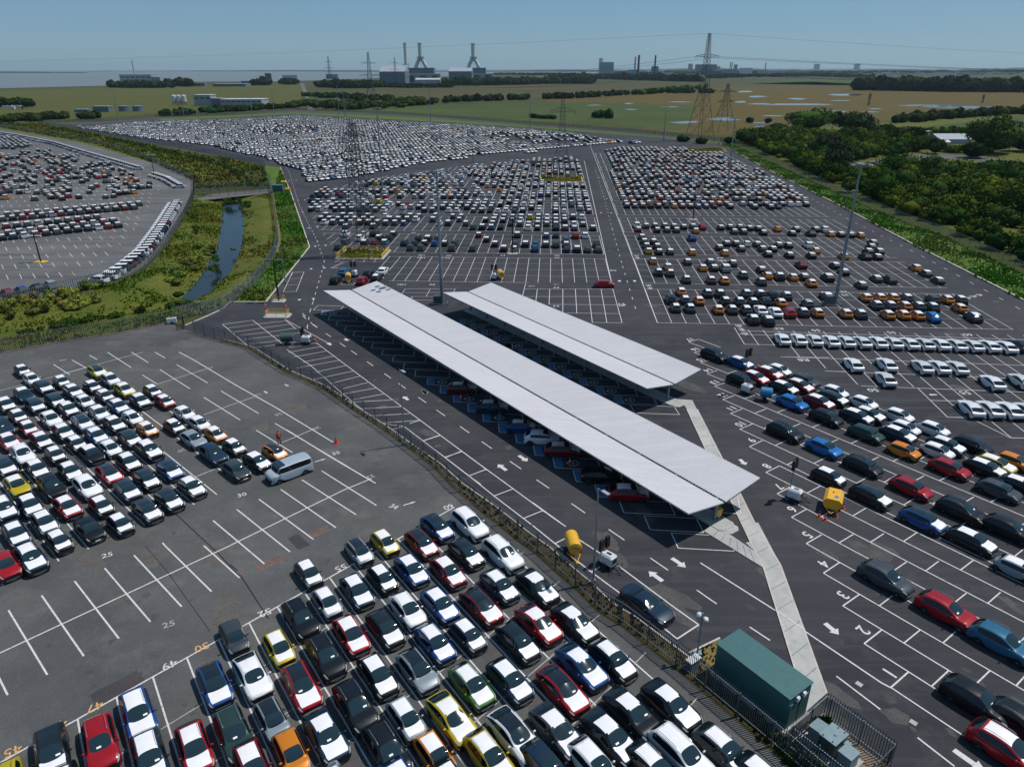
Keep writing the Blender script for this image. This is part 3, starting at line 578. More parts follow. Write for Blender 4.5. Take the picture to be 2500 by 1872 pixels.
def fill(poly_px,head,occ,aisle=None,pitch=5.0,wid=2.45,mix=MIX,film=.88,org=None,excl=(),slot=None,jit=.12):
    poly=[tuple(P(*p)) for p in poly_px]; d=ud(head); n=ud(head-90); O=np.array(org if org is not None else poly[0])
    pr=[(float((np.array(p)-O)@d),float((np.array(p)-O)@n)) for p in poly]
    i0,i1=int(min(p[0] for p in pr)/pitch)-1,int(max(p[0] for p in pr)/pitch)+1; j0,j1=int(min(p[1] for p in pr)/wid)-1,int(max(p[1] for p in pr)/wid)+1
    for i in range(i0,i1+1):
        if aisle and (i%aisle[0])>=aisle[1]: continue
        for j in range(j0,j1+1):
            if aisle and len(aisle)>2 and j%aisle[2]>=aisle[3]: continue
            p=O+d*(i+.5)*pitch+n*(j+.5)*wid
            if not inpoly(p[0],p[1],poly) or any(math.hypot(p[0]-e[0],p[1]-e[1])<e[2] for e in excl): continue
            o=occ if not callable(occ) else occ(p,i,j)
            # stored cars come in runs
            if (math.sin(i*1.7+j*.21)+math.sin(j*.9-i*.6))*.12+o<rnd.random(): continue
            c=rnd.choice(mix); f='b' if rnd.random()<film else rnd.choice('nh'); addfar(p[0]+rnd.uniform(-jit,jit)*.4,p[1]+rnd.uniform(-jit,jit),head+rnd.uniform(-1,1),c,f,rnd.choice((.88,1,1,1.05)))
E1=(*P(887,622),9.); E2=(*P(1370,440),10.); E3=(*P(1728,368),13.); E4=(*P(1370,352),14.)
fill([(175,311),(380,299),(577,294),(722,285),(928,298),(1118,308),(1292,320),(1400,331),(1500,347),(1560,350),(1430,360),(1290,374),(1180,382),(1060,398),(960,413),(850,438),(752,446),(738,418),(690,404),(640,386),(500,355),(342,338)],-52,lambda p,i,j:.90-(.55 if math.sin(p[0]*.035+1)+math.sin(p[1]*.03+p[0]*.012)>1.35 else 0)-(.25 if (i*7+j//9)%11==0 else 0),aisle=(9,8,26,25),film=.76,excl=(E4,),mix='KKKKGGNNNWWWSSBBRTOJ')
UO=P(1040+2090/4.608,380+1440/4.608)
# centre grid: rows of bays come in fours with an aisle
CP=[tuple(P(*p)) for p in [(822,626),(806,585),(770,545),(752,482),(800,462),(930,440),(1060,424),(1180,405),(1300,392),(1415,388),(1425,402),(1452,520),(1480,622)]]
dv=ud(86.8); du=ud(-3.2)
for blk in range(1,9):
    for r in range(4):
        v=24.8*blk+2.5+5.1*r
        for j in range(-70,1):
            p=UO+dv*v+du*((j-.5)*2.5)
            if not inpoly(p[0],p[1],CP) or math.hypot(p[0]-E1[0],p[1]-E1[1])<8 or math.hypot(p[0]-E2[0],p[1]-E2[1])<10: continue
            if blk==1:
                o=.42 if j>-24 else .3; mx='KKKGGNNJRDGWBKGKNG'; fl=.28
            else: o=(.0 if (blk==2 and r==0 and j<-14) else .62 if blk<4 else .72); mx='KKKKKGGGWWWWSNNBORKKGGWWNSKKWGY'; fl=.9
            if (math.sin(j*.35+blk*2+r*.4))*.18+o<rnd.random(): continue
            addfar(p[0],p[1]+rnd.uniform(-.3,.3),86.8,rnd.choice(mx),'b' if rnd.random()<fl else 'n',rnd.choice((.88,.95,1)))
MO=P(1605,788); mv=ud(86.1); mu=ud(-3.9)
MP=[tuple(P(*p)) for p in [(1525,508),(1480,392),(1475,372),(1560,352),(1720,350),(1750,372),(1830,410),(1925,460),(1985,505),(1900,512),(1700,510)]]
for blk in range(4,12):
    for r in range(4):
        v=24.6*blk+2.5+5.1*r
        for j in range(0,60):
            p=MO+mv*v+mu*((j+.5)*2.45)
            if not inpoly(p[0],p[1],MP) or math.hypot(p[0]-E3[0],p[1]-E3[1])<12: continue
            if math.sin(j*.3+r+blk)*.15+.78<rnd.random(): continue
            addfar(p[0],p[1]+rnd.uniform(-.3,.3),86.1,rnd.choice('KKKKGGWWSSNNBODRR'),'b' if rnd.random()<.9 else 'n',rnd.choice((.88,.95,1)))
# far side lot behind the ditch
for (ax,ay),(bx,by),n,mx in (((30,1012),(1712,862),15,'GKDGNSDNGKN'),((95,955),(1778,818),15,'GGDNSDN'),((-60,1120),(1245,990),11,'GDNGSKN'),((20,1250),(1512,1090),12,'KNWDNGK'),((105,1190),(1450,1035),11,'NGSDNK'),((-70,1080),(-40,1010),2,'NK')):
    A,B=[P(*q,.9) for q in Zm(ZF,[(ax,ay),(bx,by)])]
    for i in range(n): p=A+(B-A)*i/(n-1); addfar(p[0],p[1],128+rnd.uniform(-1,1),mx[i%len(mx)],'b',1.02)
fill(Zm(ZF,[(-200,250),(100,170),(600,150),(1080,220),(1560,390),(1840,500),(2000,610),(1750,720),(1300,770),(650,800),(-200,820)]),128,.36,mix='KKKKGGNNWSKRO',org=P(*Zm(ZF,[(1712,862)])[0]))
fill(Zm(ZF,[(-200,-30),(120,-20),(330,30),(440,100),(180,130),(-200,140)]),128,.85,mix='KGSWNG')
def along(px,step,hoff,mx,z=.9,side=0.,film='b'):
    pts=[np.array(P(*p)) for p in px]; 
    for a,b in zip(pts,pts[1:]):
        L=np.hypot(*(b-a)); d=(b-a)/L; hh=math.degrees(math.atan2(d[1],d[0])); n=np.array([-d[1],d[0]]); t=rnd.uniform(0,step)
        while t<L: p=a+d*t+n*side; addfar(p[0],p[1],hh+hoff+rnd.uniform(-2,2),rnd.choice(mx),film,1.1); t+=step
along([(-80,312),(60,334),(150,352),(230,376),(300,396),(362,414)],3.2,-112,'WKWWSGNWB',side=-3.8)
along([(392,428),(430,440),(462,458)],2.7,-110,'WKSNWR',side=-3.4)
along([(456,498),(424,560),(392,612),(350,650),(300,684),(256,700)],3.1,-84,'WKSWWNWGWWDN',side=-3.4)
for q,c in (((20,722),'D'),((55,716),'B'),((92,710),'K'),((125,702),'S')): p=P(*q); addfar(p[0],p[1],140,c,'n')
nf=len(far); A=np.array([[c[0],c[1],R(c[2]),c[5]] for c in far]); ca,sa=np.cos(A[:,2]),np.sin(A[:,2])
V=LCV[None]*np.array([1,1,1])[None,None,:]*A[:,3][:,None,None]; X=V[:,:,0]*ca[:,None]-V[:,:,1]*sa[:,None]+A[:,0][:,None]; Y=V[:,:,0]*sa[:,None]+V[:,:,1]*ca[:,None]+A[:,1][:,None]
VV=np.stack([X,Y,V[:,:,2]],2).reshape(-1,3); FF=(LCF[None]+(np.arange(nf)*len(LCV))[:,None,None]).reshape(-1,4)
C=np.zeros((nf,len(LCF),3)); 
body=np.array([c[3] for c in far]); filmc=np.array((.72,.72,.74)); fb=np.array([c[4] in 'bh' for c in far]); fr=np.array([c[4] in 'br' for c in far])
for t in range(6):
    m=LCM==t; k=m.sum()
    if not k: continue
    if t==0: cc=body
    elif t==1: cc=np.where(fb[:,None],filmc,body)
    elif t==2: cc=np.where(fr[:,None],filmc,body)
    elif t==3: cc=np.tile((.008,.012,.016),(nf,1))
    else: cc=np.tile((.012,.012,.013),(nf,1))
    C[:,m,:]=cc[:,None,:]
tag(np_mesh('stored_cars',VV,FF,C.reshape(-1,3),'farcar'),'thousands of stored cars with white film packed in rows across the distant asphalt','stored cars','stored cars beyond the nearest three hundred','stuff')
print('near',len(NEAR),'far',nf)
# ------------------------------------------------------------------ ground, roads, ditch
def lerpn(a,b,n): return [np.array(a)*(1-i/n)+np.array(b)*i/n for i in range(n+1)]
ST=[((474,475),(552,492),(592,492),(661,475)),((455,520),(545,510),(592,506),(667,520)),((430,565),(540,560),(594,560),(674,570)),((400,610),(532,607),(588,607),(676,605)),((370,645),(510,645),(570,650),(655,645)),((335,668),(490,679),(547,680),(620,680)),((290,690),(465,708),(512,715),(565,730)),((250,703),(444,729),(460,737),(500,765)),((200,715),(380,744),(398,752),(440,780)),((100,735),(200,770),(217,778),(289,812)),((0,758),(38,808),(52,818),(140,835)),((-300,815),(-150,850),(-138,860),(-100,878)),((-900,950),(-760,985),(-745,998),(-700,1030))]
WZ=-1.3
st=[(P(*a),P(*b,WZ),P(*c,WZ),P(*d)) for a,b,c,d in ST]
fine=[]; NF7=0
for s0,s1 in zip(st,st[1:]):
    if s0 is st[7]: NF7=len(fine)
    n=max(2,int(np.hypot(*(s1[0]-s0[0]))/2.2)); 
    for i in range(n): t=i/n; fine.append([s0[k]*(1-t)+s1[k]*t for k in range(4)])
fine.append(list(st[-1]))
TOP=[s[0] for s in st]+[s[3] for s in st[::-1]]
def far_edge(): return None
# the land: one sheet with the ditch cut out of it
shore=[(-700,226),(0,216),(281,209),(471,200),(700,199),(928,191),(1201,184),(1421,179.5),(1700,177),(2500,175.5),(3300,175)]
SH=[P(*p) for p in shore]
outer=[Vector((x,y,0)) for x,y in [(-1500,-60),(60000,-60)]]+[Vector((60000,float(SH[-1][1]),0))]+[Vector((*p,0)) for p in SH[::-1]]+[Vector((-1500,float(SH[0][1]),0))]
hole=[Vector((*p,0)) for p in TOP]
tr=tessellate_polygon([outer,hole]); allv=outer+hole; mb=MB(); fs=[]
for a,b,c in tr:
    A_,B_,C_=allv[a],allv[b],allv[c]; fs.append((a,b,c) if (B_-A_).cross(C_-A_).z>0 else (a,c,b))
mb.add(allv,fs); struct('ground',mb,'land')
mb=MB(); mb.poly([(-60000,600),(60000,600),(60000,60000),(-60000,60000)],-1.2); struct('sea',mb,'sea')
# far shore, low and hazy
mb=MB()
def strip(pts,zs,depth,mb,m=0):
    for (a,za),(b,zb) in zip(zip(pts,zs),list(zip(pts,zs))[1:]):
        a=np.array(a);b=np.array(b); ea=a+unit(a)*depth; eb=b+unit(b)*depth
        mb.add([(*a,-1.3),(*b,-1.3),(*b,zb*.55),(*a,za*.55),(*(a*.7+ea*.3),za),(*(b*.7+eb*.3),zb),(*ea,-1.3),(*eb,-1.3)],[(0,1,2,3),(3,2,5,4),(4,5,7,6)],m)
pts=[];zs=[]
for i in range(0,121):
    x=-200+i*24; y=178.6 if x<230 else 174.8+(.6 if x>800 else 0); p=P(x,y); pts.append(p); zs.append((10 if x<230 else 16)+rnd.uniform(-3,5)+6*math.sin(i*.21))
strip(pts,zs,1800,mb); struct('far_shore',mb,'far_hill' if 'far_hill' in MAT else 'land')
mb=MB(); pts=[];zs=[]
for i in range(0,90):
    x=1500+i*15; p=P(x,176.0); pts.append(p); zs.append(22+rnd.uniform(-5,8)+12*math.sin(i*.11))
strip(pts,zs,3000,mb); struct('hills',mb,'field_green')
LZ=[0.]
def sheet(name,px,mat,z,zp=0.,o=None):
    mb=MB(); mb.poly(PP(px,0,o),z); return struct(name,mb,mat)
# fields beyond the lots
sheet('field_olive_far',[(0,222),(281,214),(600,207),(738,206),(735,262),(430,272),(100,300),(-60,290),(-200,240)],'field_olive',.03)
sheet('field_brown_far',[(870,222),(930,212),(1100,214),(1330,206),(1700,208),(1985,200),(2100,206),(1980,222),(1700,232),(1300,240),(1000,240),(880,236)],'field_brown',.03)
sheet('field_green_far',[(935,262),(1300,250),(1560,252),(1700,262),(1690,290),(1660,318),(1500,303),(1292,298),(1118,290),(930,276),(820,270)],'field_green',.05)
sheet('marsh',[(1320,240),(1560,232),(1760,214),(1960,212),(2500,216),(2900,222),(2900,290),(2500,262),(2290,275),(2130,300),(1880,304),(1820,330),(1720,330),(1560,318),(1660,282),(1560,252),(1340,250)],'marsh',.04)
sheet('field_far_right',[(1985,192),(2120,196),(2500,192),(2900,192),(2900,205),(2400,212),(2000,208),(1800,204)],'field_green',.03)
sheet('scrub_ground',[(1765,352),(1850,330),(1950,318),(2500,270),(3000,300),(3000,900),(2500,672),(2315,582),(2170,528),(2080,488),(1953,430),(1800,362)],'bank',.03)
sheet('meadow',[(2130,400),(2250,402),(2500,418),(2900,440),(2900,470),(2500,437),(2330,418),(2180,412),(2090,432),(2060,420)],'dry_grass',.05)
sheet('meadow_by_barns',[(2240,312),(2500,282),(2900,270),(2900,330),(2480,345),(2440,330),(2330,322)],'field_green',.05)
sheet('lane_by_woods',[(2050,402),(2100,398),(2155,388),(2270,376),(2390,382),(2560,405),(2560,412),(2380,392),(2260,386),(2165,396),(2110,408),(2060,414)],'asphalt_far',.07)
sheet('field_road',[(732,204),(742,204),(752,232),(762,262),(772,270),(752,270),(746,240)],'asphalt_far',.06)
sheet('perimeter_track',[(95,300),(250,298),(380,287),(577,281),(722,270),(928,276),(1118,290),(1292,302),(1500,318),(1600,328),(1760,342),(1760,350),(1600,334),(1400,318),(1292,308),(1118,297),(928,285),(722,277),(577,288),(380,294),(200,305)],'track',.06)
sheet('perimeter_verge',[(380,291),(722,275),(928,283),(1118,295),(1400,316),(1760,348),(1760,353),(1600,336),(1400,321),(1292,312),(1118,301),(928,291),(722,279),(400,295)],'verge',.08)
npool=0
for pl in ([(465,375,(620),378)],): pass
Z5=(1400,60,2.011)
def blob(cx,cy,rx,ry,n=22,sk=0,seed=0):
    g=random.Random(seed); return [(cx+rx*math.cos(t)*(1+.25*math.sin(3*t+seed)+.1*g.random())+sk*math.sin(t)*rx,cy+ry*math.sin(t)*(1+.3*math.sin(2*t+seed*2)+.1*g.random())) for t in [2*math.pi*i/n for i in range(n)]]
for i,(x,y,rx,ry) in enumerate([(520,381,52,3),(840,330,32,7),(900,355,42,5),(1100,366,40,5),(1350,346,75,8),(820,381,30,5),(920,391,60,4),(1090,393,140,7),(1730,398,150,5),(1900,406,175,7),(2100,419,170,5),(555,481,62,7),(740,465,72,8),(975,449,45,4),(910,484,55,3),(960,503,70,5),(1300,427,45,4),(1610,451,30,5),(1480,415,36,3),(470,405,40,3),(100,397,30,3),(270,389,20,3),(285,418,28,3),(1320,374,45,3),(1760,458,35,4),(1460,430,40,3)]):
    mb=MB(); mb.poly(PP(blob(x,y,rx*1.1,ry*.95,seed=i),0,Z5),.06); struct('mud_flat',mb,'mud'); mb=MB(); mb.poly(PP(blob(x,y,rx,ry*.68,seed=i),0,Z5),.09); struct('pool_water',mb,'pool')
# car park surfaces
FA=[(476,812),(540,832),(611,851),(700,908),(790,947),(863,998),(935,1045),(1000,1092),(1062,1139),(1111,1189),(1147,1219),(1186,1252),(1223,1281),(1266,1316),(1313,1350),(1363,1395),(1414,1439),(1467,1492),(1525,1527),(1594,1581),(1657,1630),(1740,1700),(1830,1775),(1917,1849),(2010,1930),(2120,2030)]
MAIN=[(156,308),(380,293),(577,287),(722,277),(928,289),(1118,299),(1292,310),(1400,319),(1599,336),(1760,353),(1892,424),(2062,509),(2242,605),(2423,696),(2500,735),(2900,930),(3400,1300),(3400,2300),(2120,2100)]+FA[::-1]+[(446,803),(452,794),(545,754),(562,738),(649,738),(756,603),(710,470),(684,409),(342,346)]
OLD=[(-900,1080),(-100,884),(0,864),(140,838),(289,815),(414,790),(446,803)]+FA[1:]+[(1900,2300),(-900,2300)]
OLD[7:8]=[(476,812),(540,832)]
sheet('new_asphalt',MAIN,'asphalt_new',.012)
def offs(px,d):   # offset a pixel polyline sideways on the ground by d metres
    pts=[np.array(P(*p)) for p in px]; out=[]
    for i,p in enumerate(pts):
        a=pts[max(0,i-1)];b=pts[min(len(pts)-1,i+1)]; t=unit(b-a); out.append(p+np.array([-t[1],t[0]])*d)
    return out
FAL=[p for p in FA if p[0]>=540]; VW=1.55
mb=MB(); mb.poly(PP(OLD),.030); struct('old_asphalt',mb,'asphalt_old')
sheet('grey_lot_asphalt',[(-700,300),(0,309),(150,331),(300,366),(390,400),(430,418),(474,440),(472,472),(452,525),(410,591),(360,645),(315,672),(228,693),(140,713),(0,745),(-700,880)],'asphalt_far',.02)
sheet('crossing_road',[(474,478),(661,462),(661,472),(474,492)],'asphalt_far',.05)
_k1=offs(FAL,.55);_k2=offs(FAL,1.35); kerb_in=[a*(1-t)+b*t for a,b,t in zip(_k1,_k2,[min(1,max(0,(i-6)/4)) for i in range(len(FAL))])]; base=offs(FAL,-.35)
mb=MB(); mb.poly([tuple(p) for p in base]+[tuple(p) for p in kerb_in[::-1]],.045); struct('fence_verge',mb,'weedy')
def kerb(pts,w,h,name='kerb',mat='kerb',z0=0.,closed=False):
    mb=MB(); q=list(pts)+([pts[0]] if closed else [])
    for a,b in zip(q,q[1:]):
        a=np.array(a);b=np.array(b);L=np.hypot(*(b-a)); c=(a+b)/2; d=b-a; mb.box((c[0],c[1],z0+h/2),(L+.02,w,h),math.atan2(d[1],d[0]))
    return struct(name,mb,mat)
kerb(kerb_in[:-5],.14,.13); kerb(PP([(684,409),(710,470),(756,603),(649,738),(562,738),(545,754),(500,775),(452,795)]),.25,.13); kerb(PP([(1733,345),(1760,353),(1892,424),(2062,509),(2242,605),(2423,696),(2500,735),(2900,930)]),.35,.25); kerb(PP([(1681,1596),(1757,1559)]),.14,.13)
kerb([*[tuple(p) for p in PP([(-100,884),(0,862),(140,836),(289,813),(414,789)])]],.5,.12,mat='dirt')
sheet('roadside_grass',[(647,405),(684,409),(710,470),(756,603),(649,738),(562,738),(545,752),(620,690),(668,628),(680,585),(670,520),(663,465),(650,432)],'verge',.035)
sheet('worn_strip',[(667,470),(676,520),(686,575),(684,600),(672,630),(650,655),(600,705),(560,742),(549,745),(620,684),(664,626),(676,585),(668,520),(661,470)],'dry_grass',.055)
sheet('east_verge',[(1733,345),(1760,353),(1892,424),(2062,509),(2242,605),(2423,696),(2500,735),(2900,930),(2900,850),(2500,672),(2315,582),(2170,528),(2080,488),(1953,430),(1790,352)],'verge',.035)
sheet('grass_corner',Zm(ZC,[(955,985),(1125,885),(1150,905),(1110,1110),(1020,1110),(960,1040)]),'dry_grass',.04)
# banks of the ditch
K=9
def bank(side,name):
    vs=[];fs=[];n=len(fine)
    for r in fine:
        a,b=(r[0],r[1]) if side==0 else (r[2],r[3])
        for k in range(K+1):
            t=k/K; p=a*(1-t)+b*t; u=t if side==0 else 1-t    # u: 0 top -> 1 water
            z=(WZ-.10)*max(0,(u-.35)/.65)**.9; 
            if 0<u<1: z+=rnd.uniform(-.14,.22)
            vs.append((p[0],p[1],z if u>0 else -.01))
    for i in range(n-1):
        for k in range(K):
            a=i*(K+1)+k; q=(a,a+1,a+K+2,a+K+1)
            fs.append(q)
    mb=MB(); mb.add(vs,fs); o=mb.build(name,'bank',smooth=True); me=o.data
    if me.polygons[0].normal.z<0: me.flip_normals()
    return tag(o,kind='structure')
bank(0,'ditch_bank'); bank(1,'ditch_bank')
mb=MB(); n=len(fine)
for i in range(n-1):
    a,b=fine[i],fine[i+1]; ua,ub=unit(a[2]-a[1])*.12,unit(b[2]-b[1])*.12; mb.add([(*(a[1]-ua),WZ-.09),(*(a[2]+ua),WZ-.09),(*(b[2]+ub),WZ-.09),(*(b[1]-ub),WZ-.09)],[(3,2,1,0)])
for s_ in (fine[0],fine[-1]): mb.add([(*s_[0],0),(*s_[1],WZ-.1),(*s_[2],WZ-.1),(*s_[3],0)],[(0,1,2,3)])
struct('ditch_bed',mb,'bank'); mb=MB()
for i in range(n-1):
    a,b=fine[i],fine[i+1]; e=.25
    if i>=NF7: break
    q=[a[1]-unit(a[2]-a[1])*e,a[2]+unit(a[2]-a[1])*e,b[2]+unit(b[2]-b[1])*e,b[1]-unit(b[2]-b[1])*e]; mb.add([(p[0],p[1],WZ) for p in q],[(3,2,1,0)])
o=struct('ditch_water',mb,'ditch_water')
if o.data.polygons[0].normal.z<0: o.data.flip_normals()
sheet('pond_water',Zm(ZS,[(1468,425),(1540,418),(1558,445),(1500,452),(1470,450)]),'pool',.06)
sheet('far_ditch_bed',[(0,305),(95,305),(240,330),(420,368),(560,395),(630,410),(600,428),(540,440),(470,432),(380,400),(200,350),(0,315)],'bank',.03)
# repairs in the old asphalt
def rect(px,mat,z,name='asphalt_repair',o=None): mb=MB(); mb.poly(PP(px,0,o),z); struct(name,mb,mat)
rect([(1955,1175),(2105,1110),(2130,1145),(1985,1203)],'patch_red',.036,o=ZQ); rect([(1850,1195),(1915,1165),(1995,1240),(1918,1270)],'patch',.036,o=ZQ); rect([(1635,1365),(1810,1298),(1838,1342),(1668,1407)],'patch_red',.036,o=ZQ)
rect([(578,958),(878,803),(938,868),(620,1040)],'patch',.036,o=ZL); rect([(1525,165),(1562,155),(1575,175),(1545,190)],'patch_red',.037,o=ZL)
mb=MB()
for pts in ([(1130,1040),(1400,1290),(1540,1440)],):
    q=PP(pts,0,ZQ)
    for a,b in zip(q,q[1:]): mb.line(a,b,.09,.0365)
q=PP([(1480,120),(1530,165),(1725,470)],0,ZL)
for a,b in zip(q,q[1:]): mb.line(a,b,.09,.0365)
q=PP([(935,0),(1085,180),(1350,550)],0,ZL)
for a,b in zip(q,q[1:]): mb.line(a,b,.05,.0365)
struct('tar_joint',mb,'black_metal')
mb={'oil_stain':MB(),'old_stain':MB(),'scuff':MB(),'rust_stain':MB()}
for k,reg,zz,n in (('oil_stain',(1700,950,2500,1850),.0155,60),('old_stain',(60,900,1300,1840),.0335,55),('scuff',(1500,700,2500,1860),.0150,26),('scuff',(780,860,1500,1450),.0150,14),('rust_stain',(100,860,1150,1500),.0330,12),('oil_stain',(860,600,2300,1000),.0155,50)):
    for i in range(n):
        c=P(rnd.uniform(reg[0],reg[2]),rnd.uniform(reg[1],reg[3])); r=rnd.uniform(.2,.7)*(.7 if 'o' in k[:1] else 1.8); st_=rnd.uniform(1,3.2) if k[:1]!='o' else rnd.uniform(.8,1.5); a=R(-50+rnd.uniform(-25,25)); ph=rnd.random()*6; m=14
        q=[(r*st_*math.cos(t)*(1+.25*math.sin(3*t+ph)+.12*math.sin(7*t)),r*math.sin(t)*(1+.3*math.sin(2*t+ph)+.15*math.sin(5*t+ph))) for t in [2*math.pi*j/m for j in range(m)]]
        mb[k].poly([(c[0]+x*math.cos(a)-y*math.sin(a),c[1]+x*math.sin(a)+y*math.cos(a)) for x,y in q],zz+i*.00002)
for k in mb: struct(k,mb[k],k)
# concrete footpath
CPZ=.09
mb=MB(); path=[(1650,975),(1690,978),(1721,1040),(1761,1116),(1808,1208),(1842,1277),(1851,1277),(1905,1380),(1953,1512),(2018,1693),(1970,1736),(1937,1622),(1864,1387),(1831,1322),(1782,1219),(1721,1095),(1677,1000),(1667,985)]
mb.prism([tuple(P(*p)) for p in path],.0,CPZ); struct('footpath',mb,'concrete')
mb=MB(); mb.prism([tuple(P(*p)) for p in [(1718,1297),(1738,1283),(1762,1292),(1844,1348),(1873,1400),(1864,1387)]],.0,CPZ-.006); mb.prism([tuple(P(*p)) for p in [(1820,1326),(1832,1323),(1848,1352)]],0,CPZ-.008); struct('footpath',mb,'concrete')
mb=MB(); pe=[P(*p) for p in [(1677,1000),(1721,1095),(1782,1219),(1831,1322),(1864,1387),(1937,1622),(1970,1736)]]; pw=[P(*p) for p in [(1702,1000),(1761,1116),(1808,1208),(1842,1277),(1905,1380),(1953,1512),(2018,1693)]]
for q in (pe,pw):
    for a,b in zip(q,q[1:]): mb.line(a,b,.14,CPZ+.005,0)
struct('path_edging',mb,'kerb')
mb=MB()
def jts(q1,q2,n,z):
    def samp(q,t):
        L=[0]; 
        for a,b in zip(q,q[1:]): L.append(L[-1]+float(np.hypot(*(b-a))))
        s=t*L[-1]
        for i in range(len(q)-1):
            if s<=L[i+1]+1e-9: u=(s-L[i])/(L[i+1]-L[i]); return q[i]*(1-u)+q[i+1]*u
        return q[-1]
    for i in range(1,n): t=i/n; mb.line(samp(q1,t)*.95+samp(q2,t)*.05,samp(q2,t)*.95+samp(q1,t)*.05,.035,z)
jts(pe,pw,19,CPZ+.004); jts([P(1722,1298),P(1864,1387)],[P(1742,1286),P(1844,1350)],7,CPZ+.002); struct('path_joint',mb,'patch')
# ------------------------------------------------------------------ painted markings
MK={'w':MB(),'f':MB(),'o':MB(),'b':MB()}
ZN_,ZO_=.020,.038
def seg(a,b,w=.11,z=ZN_,k='w',clipto=None):
    for p,q in ([(np.array(a),np.array(b))] if clipto is None else clip(a,b,clipto)): MK[k].line(p,q,w,z+rnd.random()*.002)
def segs(o,data,w=.11,z=ZN_,k='w'):
    for s in data.split():
        v=[float(t) for t in s.split(',')]; q=PP([(v[i],v[i+1]) for i in range(0,len(v),2)],0,o)
        for a,b in zip(q,q[1:]): seg(a,b,w,z,k)
# grey lot
segs(ZL,"0,690,1480,0 55,415,305,830 268,320,540,710 480,228,765,597 673,145,968,490 862,62,1168,392 1060,0,1360,295 1310,0,1540,207 -60,740,50,960",.13,ZO_)
segs(ZQ,"1480,1242,2212,885,2390,812 1370,1082,1700,1360 1522,1010,1865,1283 1665,945,2015,1203 1805,882,2160,1128 1940,820,2290,1045 2068,763,2420,985 1045,1225,1060,1242",.13,ZO_)
segs(ZQ,"462,50,560,105 575,20,625,48 690,0,845,100 845,0,955,68 995,0,1062,38 345,80,450,145 915,147,1010,205 1028,112,1222,236 1135,80,1335,198 1310,290,1545,437 1422,250,1662,394 1648,502,1880,645 1767,457,2212,722,2330,795",.12,ZO_)
segs(ZQ,"410,137,920,0 0,247,345,157,560,98 1010,207,1340,103 1310,402,1640,285 1815,580,2015,495 1260,800,1410,740 230,1212,272,1195 0,1385,80,1355",.09,ZO_)
segs(ZQ,"1150,0,1240,45,1520,215,1775,355,1870,415,2150,580 1775,352,1870,412,2055,632,2212,717",.12,ZO_) if 0 else segs(ZQ,"1150,0,1240,47,1525,217,1775,357,1870,415,2140,578",.14,ZO_)
segs(ZN,"600,1340,600,1340 0,1133,230,1275,380,1365,600,1493",.14,ZO_)
for e,L in ((( 1395,915),30),((1250,980),34),((1095,1045),36),((930,1112),38),((570,1265),42),((380,1343),44),((1680,795),26),((1540,850),30)):
    q=P(*Zm(ZQ,[e])[0]); seg(q,q-ud(-43.4)*L,.12,ZO_)
for e in ((200,1420),(20,1500)): q=P(*Zm(ZQ,[e])[0]); seg(q,q-ud(-43.4)*46,.12,ZO_)
A0=P(0,1862); B0=P(1110,1238); dd=unit(B0-A0); LL=np.hypot(*(B0-A0)); seg(A0-dd*15,B0,.13,ZO_)
q0=P(*Zm(ZL,[(1215,735)])[0]); s0=float((q0-A0)@dd); Ppoly=[tuple(p) for p in [A0-dd*30,B0]+[P(*p) for p in [(1186,1275),(1300,1362),(1420,1465),(1600,1612),(1700,1700),(1850,1850),(1900,2100),(-600,2100)]]]
for k in range(-14,30):
    s=s0+k*2.485
    if s>LL+.5: break
    p=A0+dd*s; seg(p,p+ud(-54.8)*62,.12,ZO_,clipto=Ppoly)
for k in range(1,14): p=A0-dd*20+ud(-54.8)*k*5.05; seg(p,p+dd*(LL+60),.09,ZO_,'f',clipto=Ppoly)
# numbered bays
H1=ud(-54.8); corners={4:((765,125),(645,205),ZR),3:((912,365),(790,450),ZR),2:((1080,630),(950,732),ZR),1:((1280,945),(1150,1060),ZR),5:((910,1330),(812,1387),ZZ),6:((810,1168),(717,1218),ZZ),7:((712,1022),(625,1067),ZZ),8:((640,888),(552,930),ZZ),9:((530,725),(447,765),ZZ),10:((468,618),(384,652),ZZ),11:((400,522),(325,552),ZZ),12:((348,437),(275,462),ZZ),13:((290,355),(222,376),ZZ),14:((240,275),(175,296),ZZ),15:((195,207),(132,225),ZZ),16:((140,148),(92,160),ZZ),17:((120,75),(55,93),ZZ)}
RB=[tuple(P(*p)) for p in [(1650,820),(1710,824),(1845,890),(2140,1000),(2240,1042),(2500,1130),(2700,1200),(2900,1400),(2900,2100),(1600,2100)]]
for n_,(u_,l_,o_) in corners.items():
    u_,l_=PP([u_,l_],0,o_); seg(u_,l_,.11); ext=80; 
    seg(l_,l_+H1*ext,.11,clipto=RB)
    for k in range(1,14):
        if n_==17 or k>12: continue
        a=u_+H1*5.02*k; b=l_+H1*5.02*k
        if inpoly(b[0],b[1],RB): seg(a,b,.10)
    if n_ in(17,8): seg(u_,u_+H1*ext,.11,clipto=RB)
segs(ZC,"1010,428,1470,720,1640,840,2100,1150,2156,1179",.13); segs(ZC,"1462,715,1640,838",.13,.104); segs(ZR,"645,205,650,208")
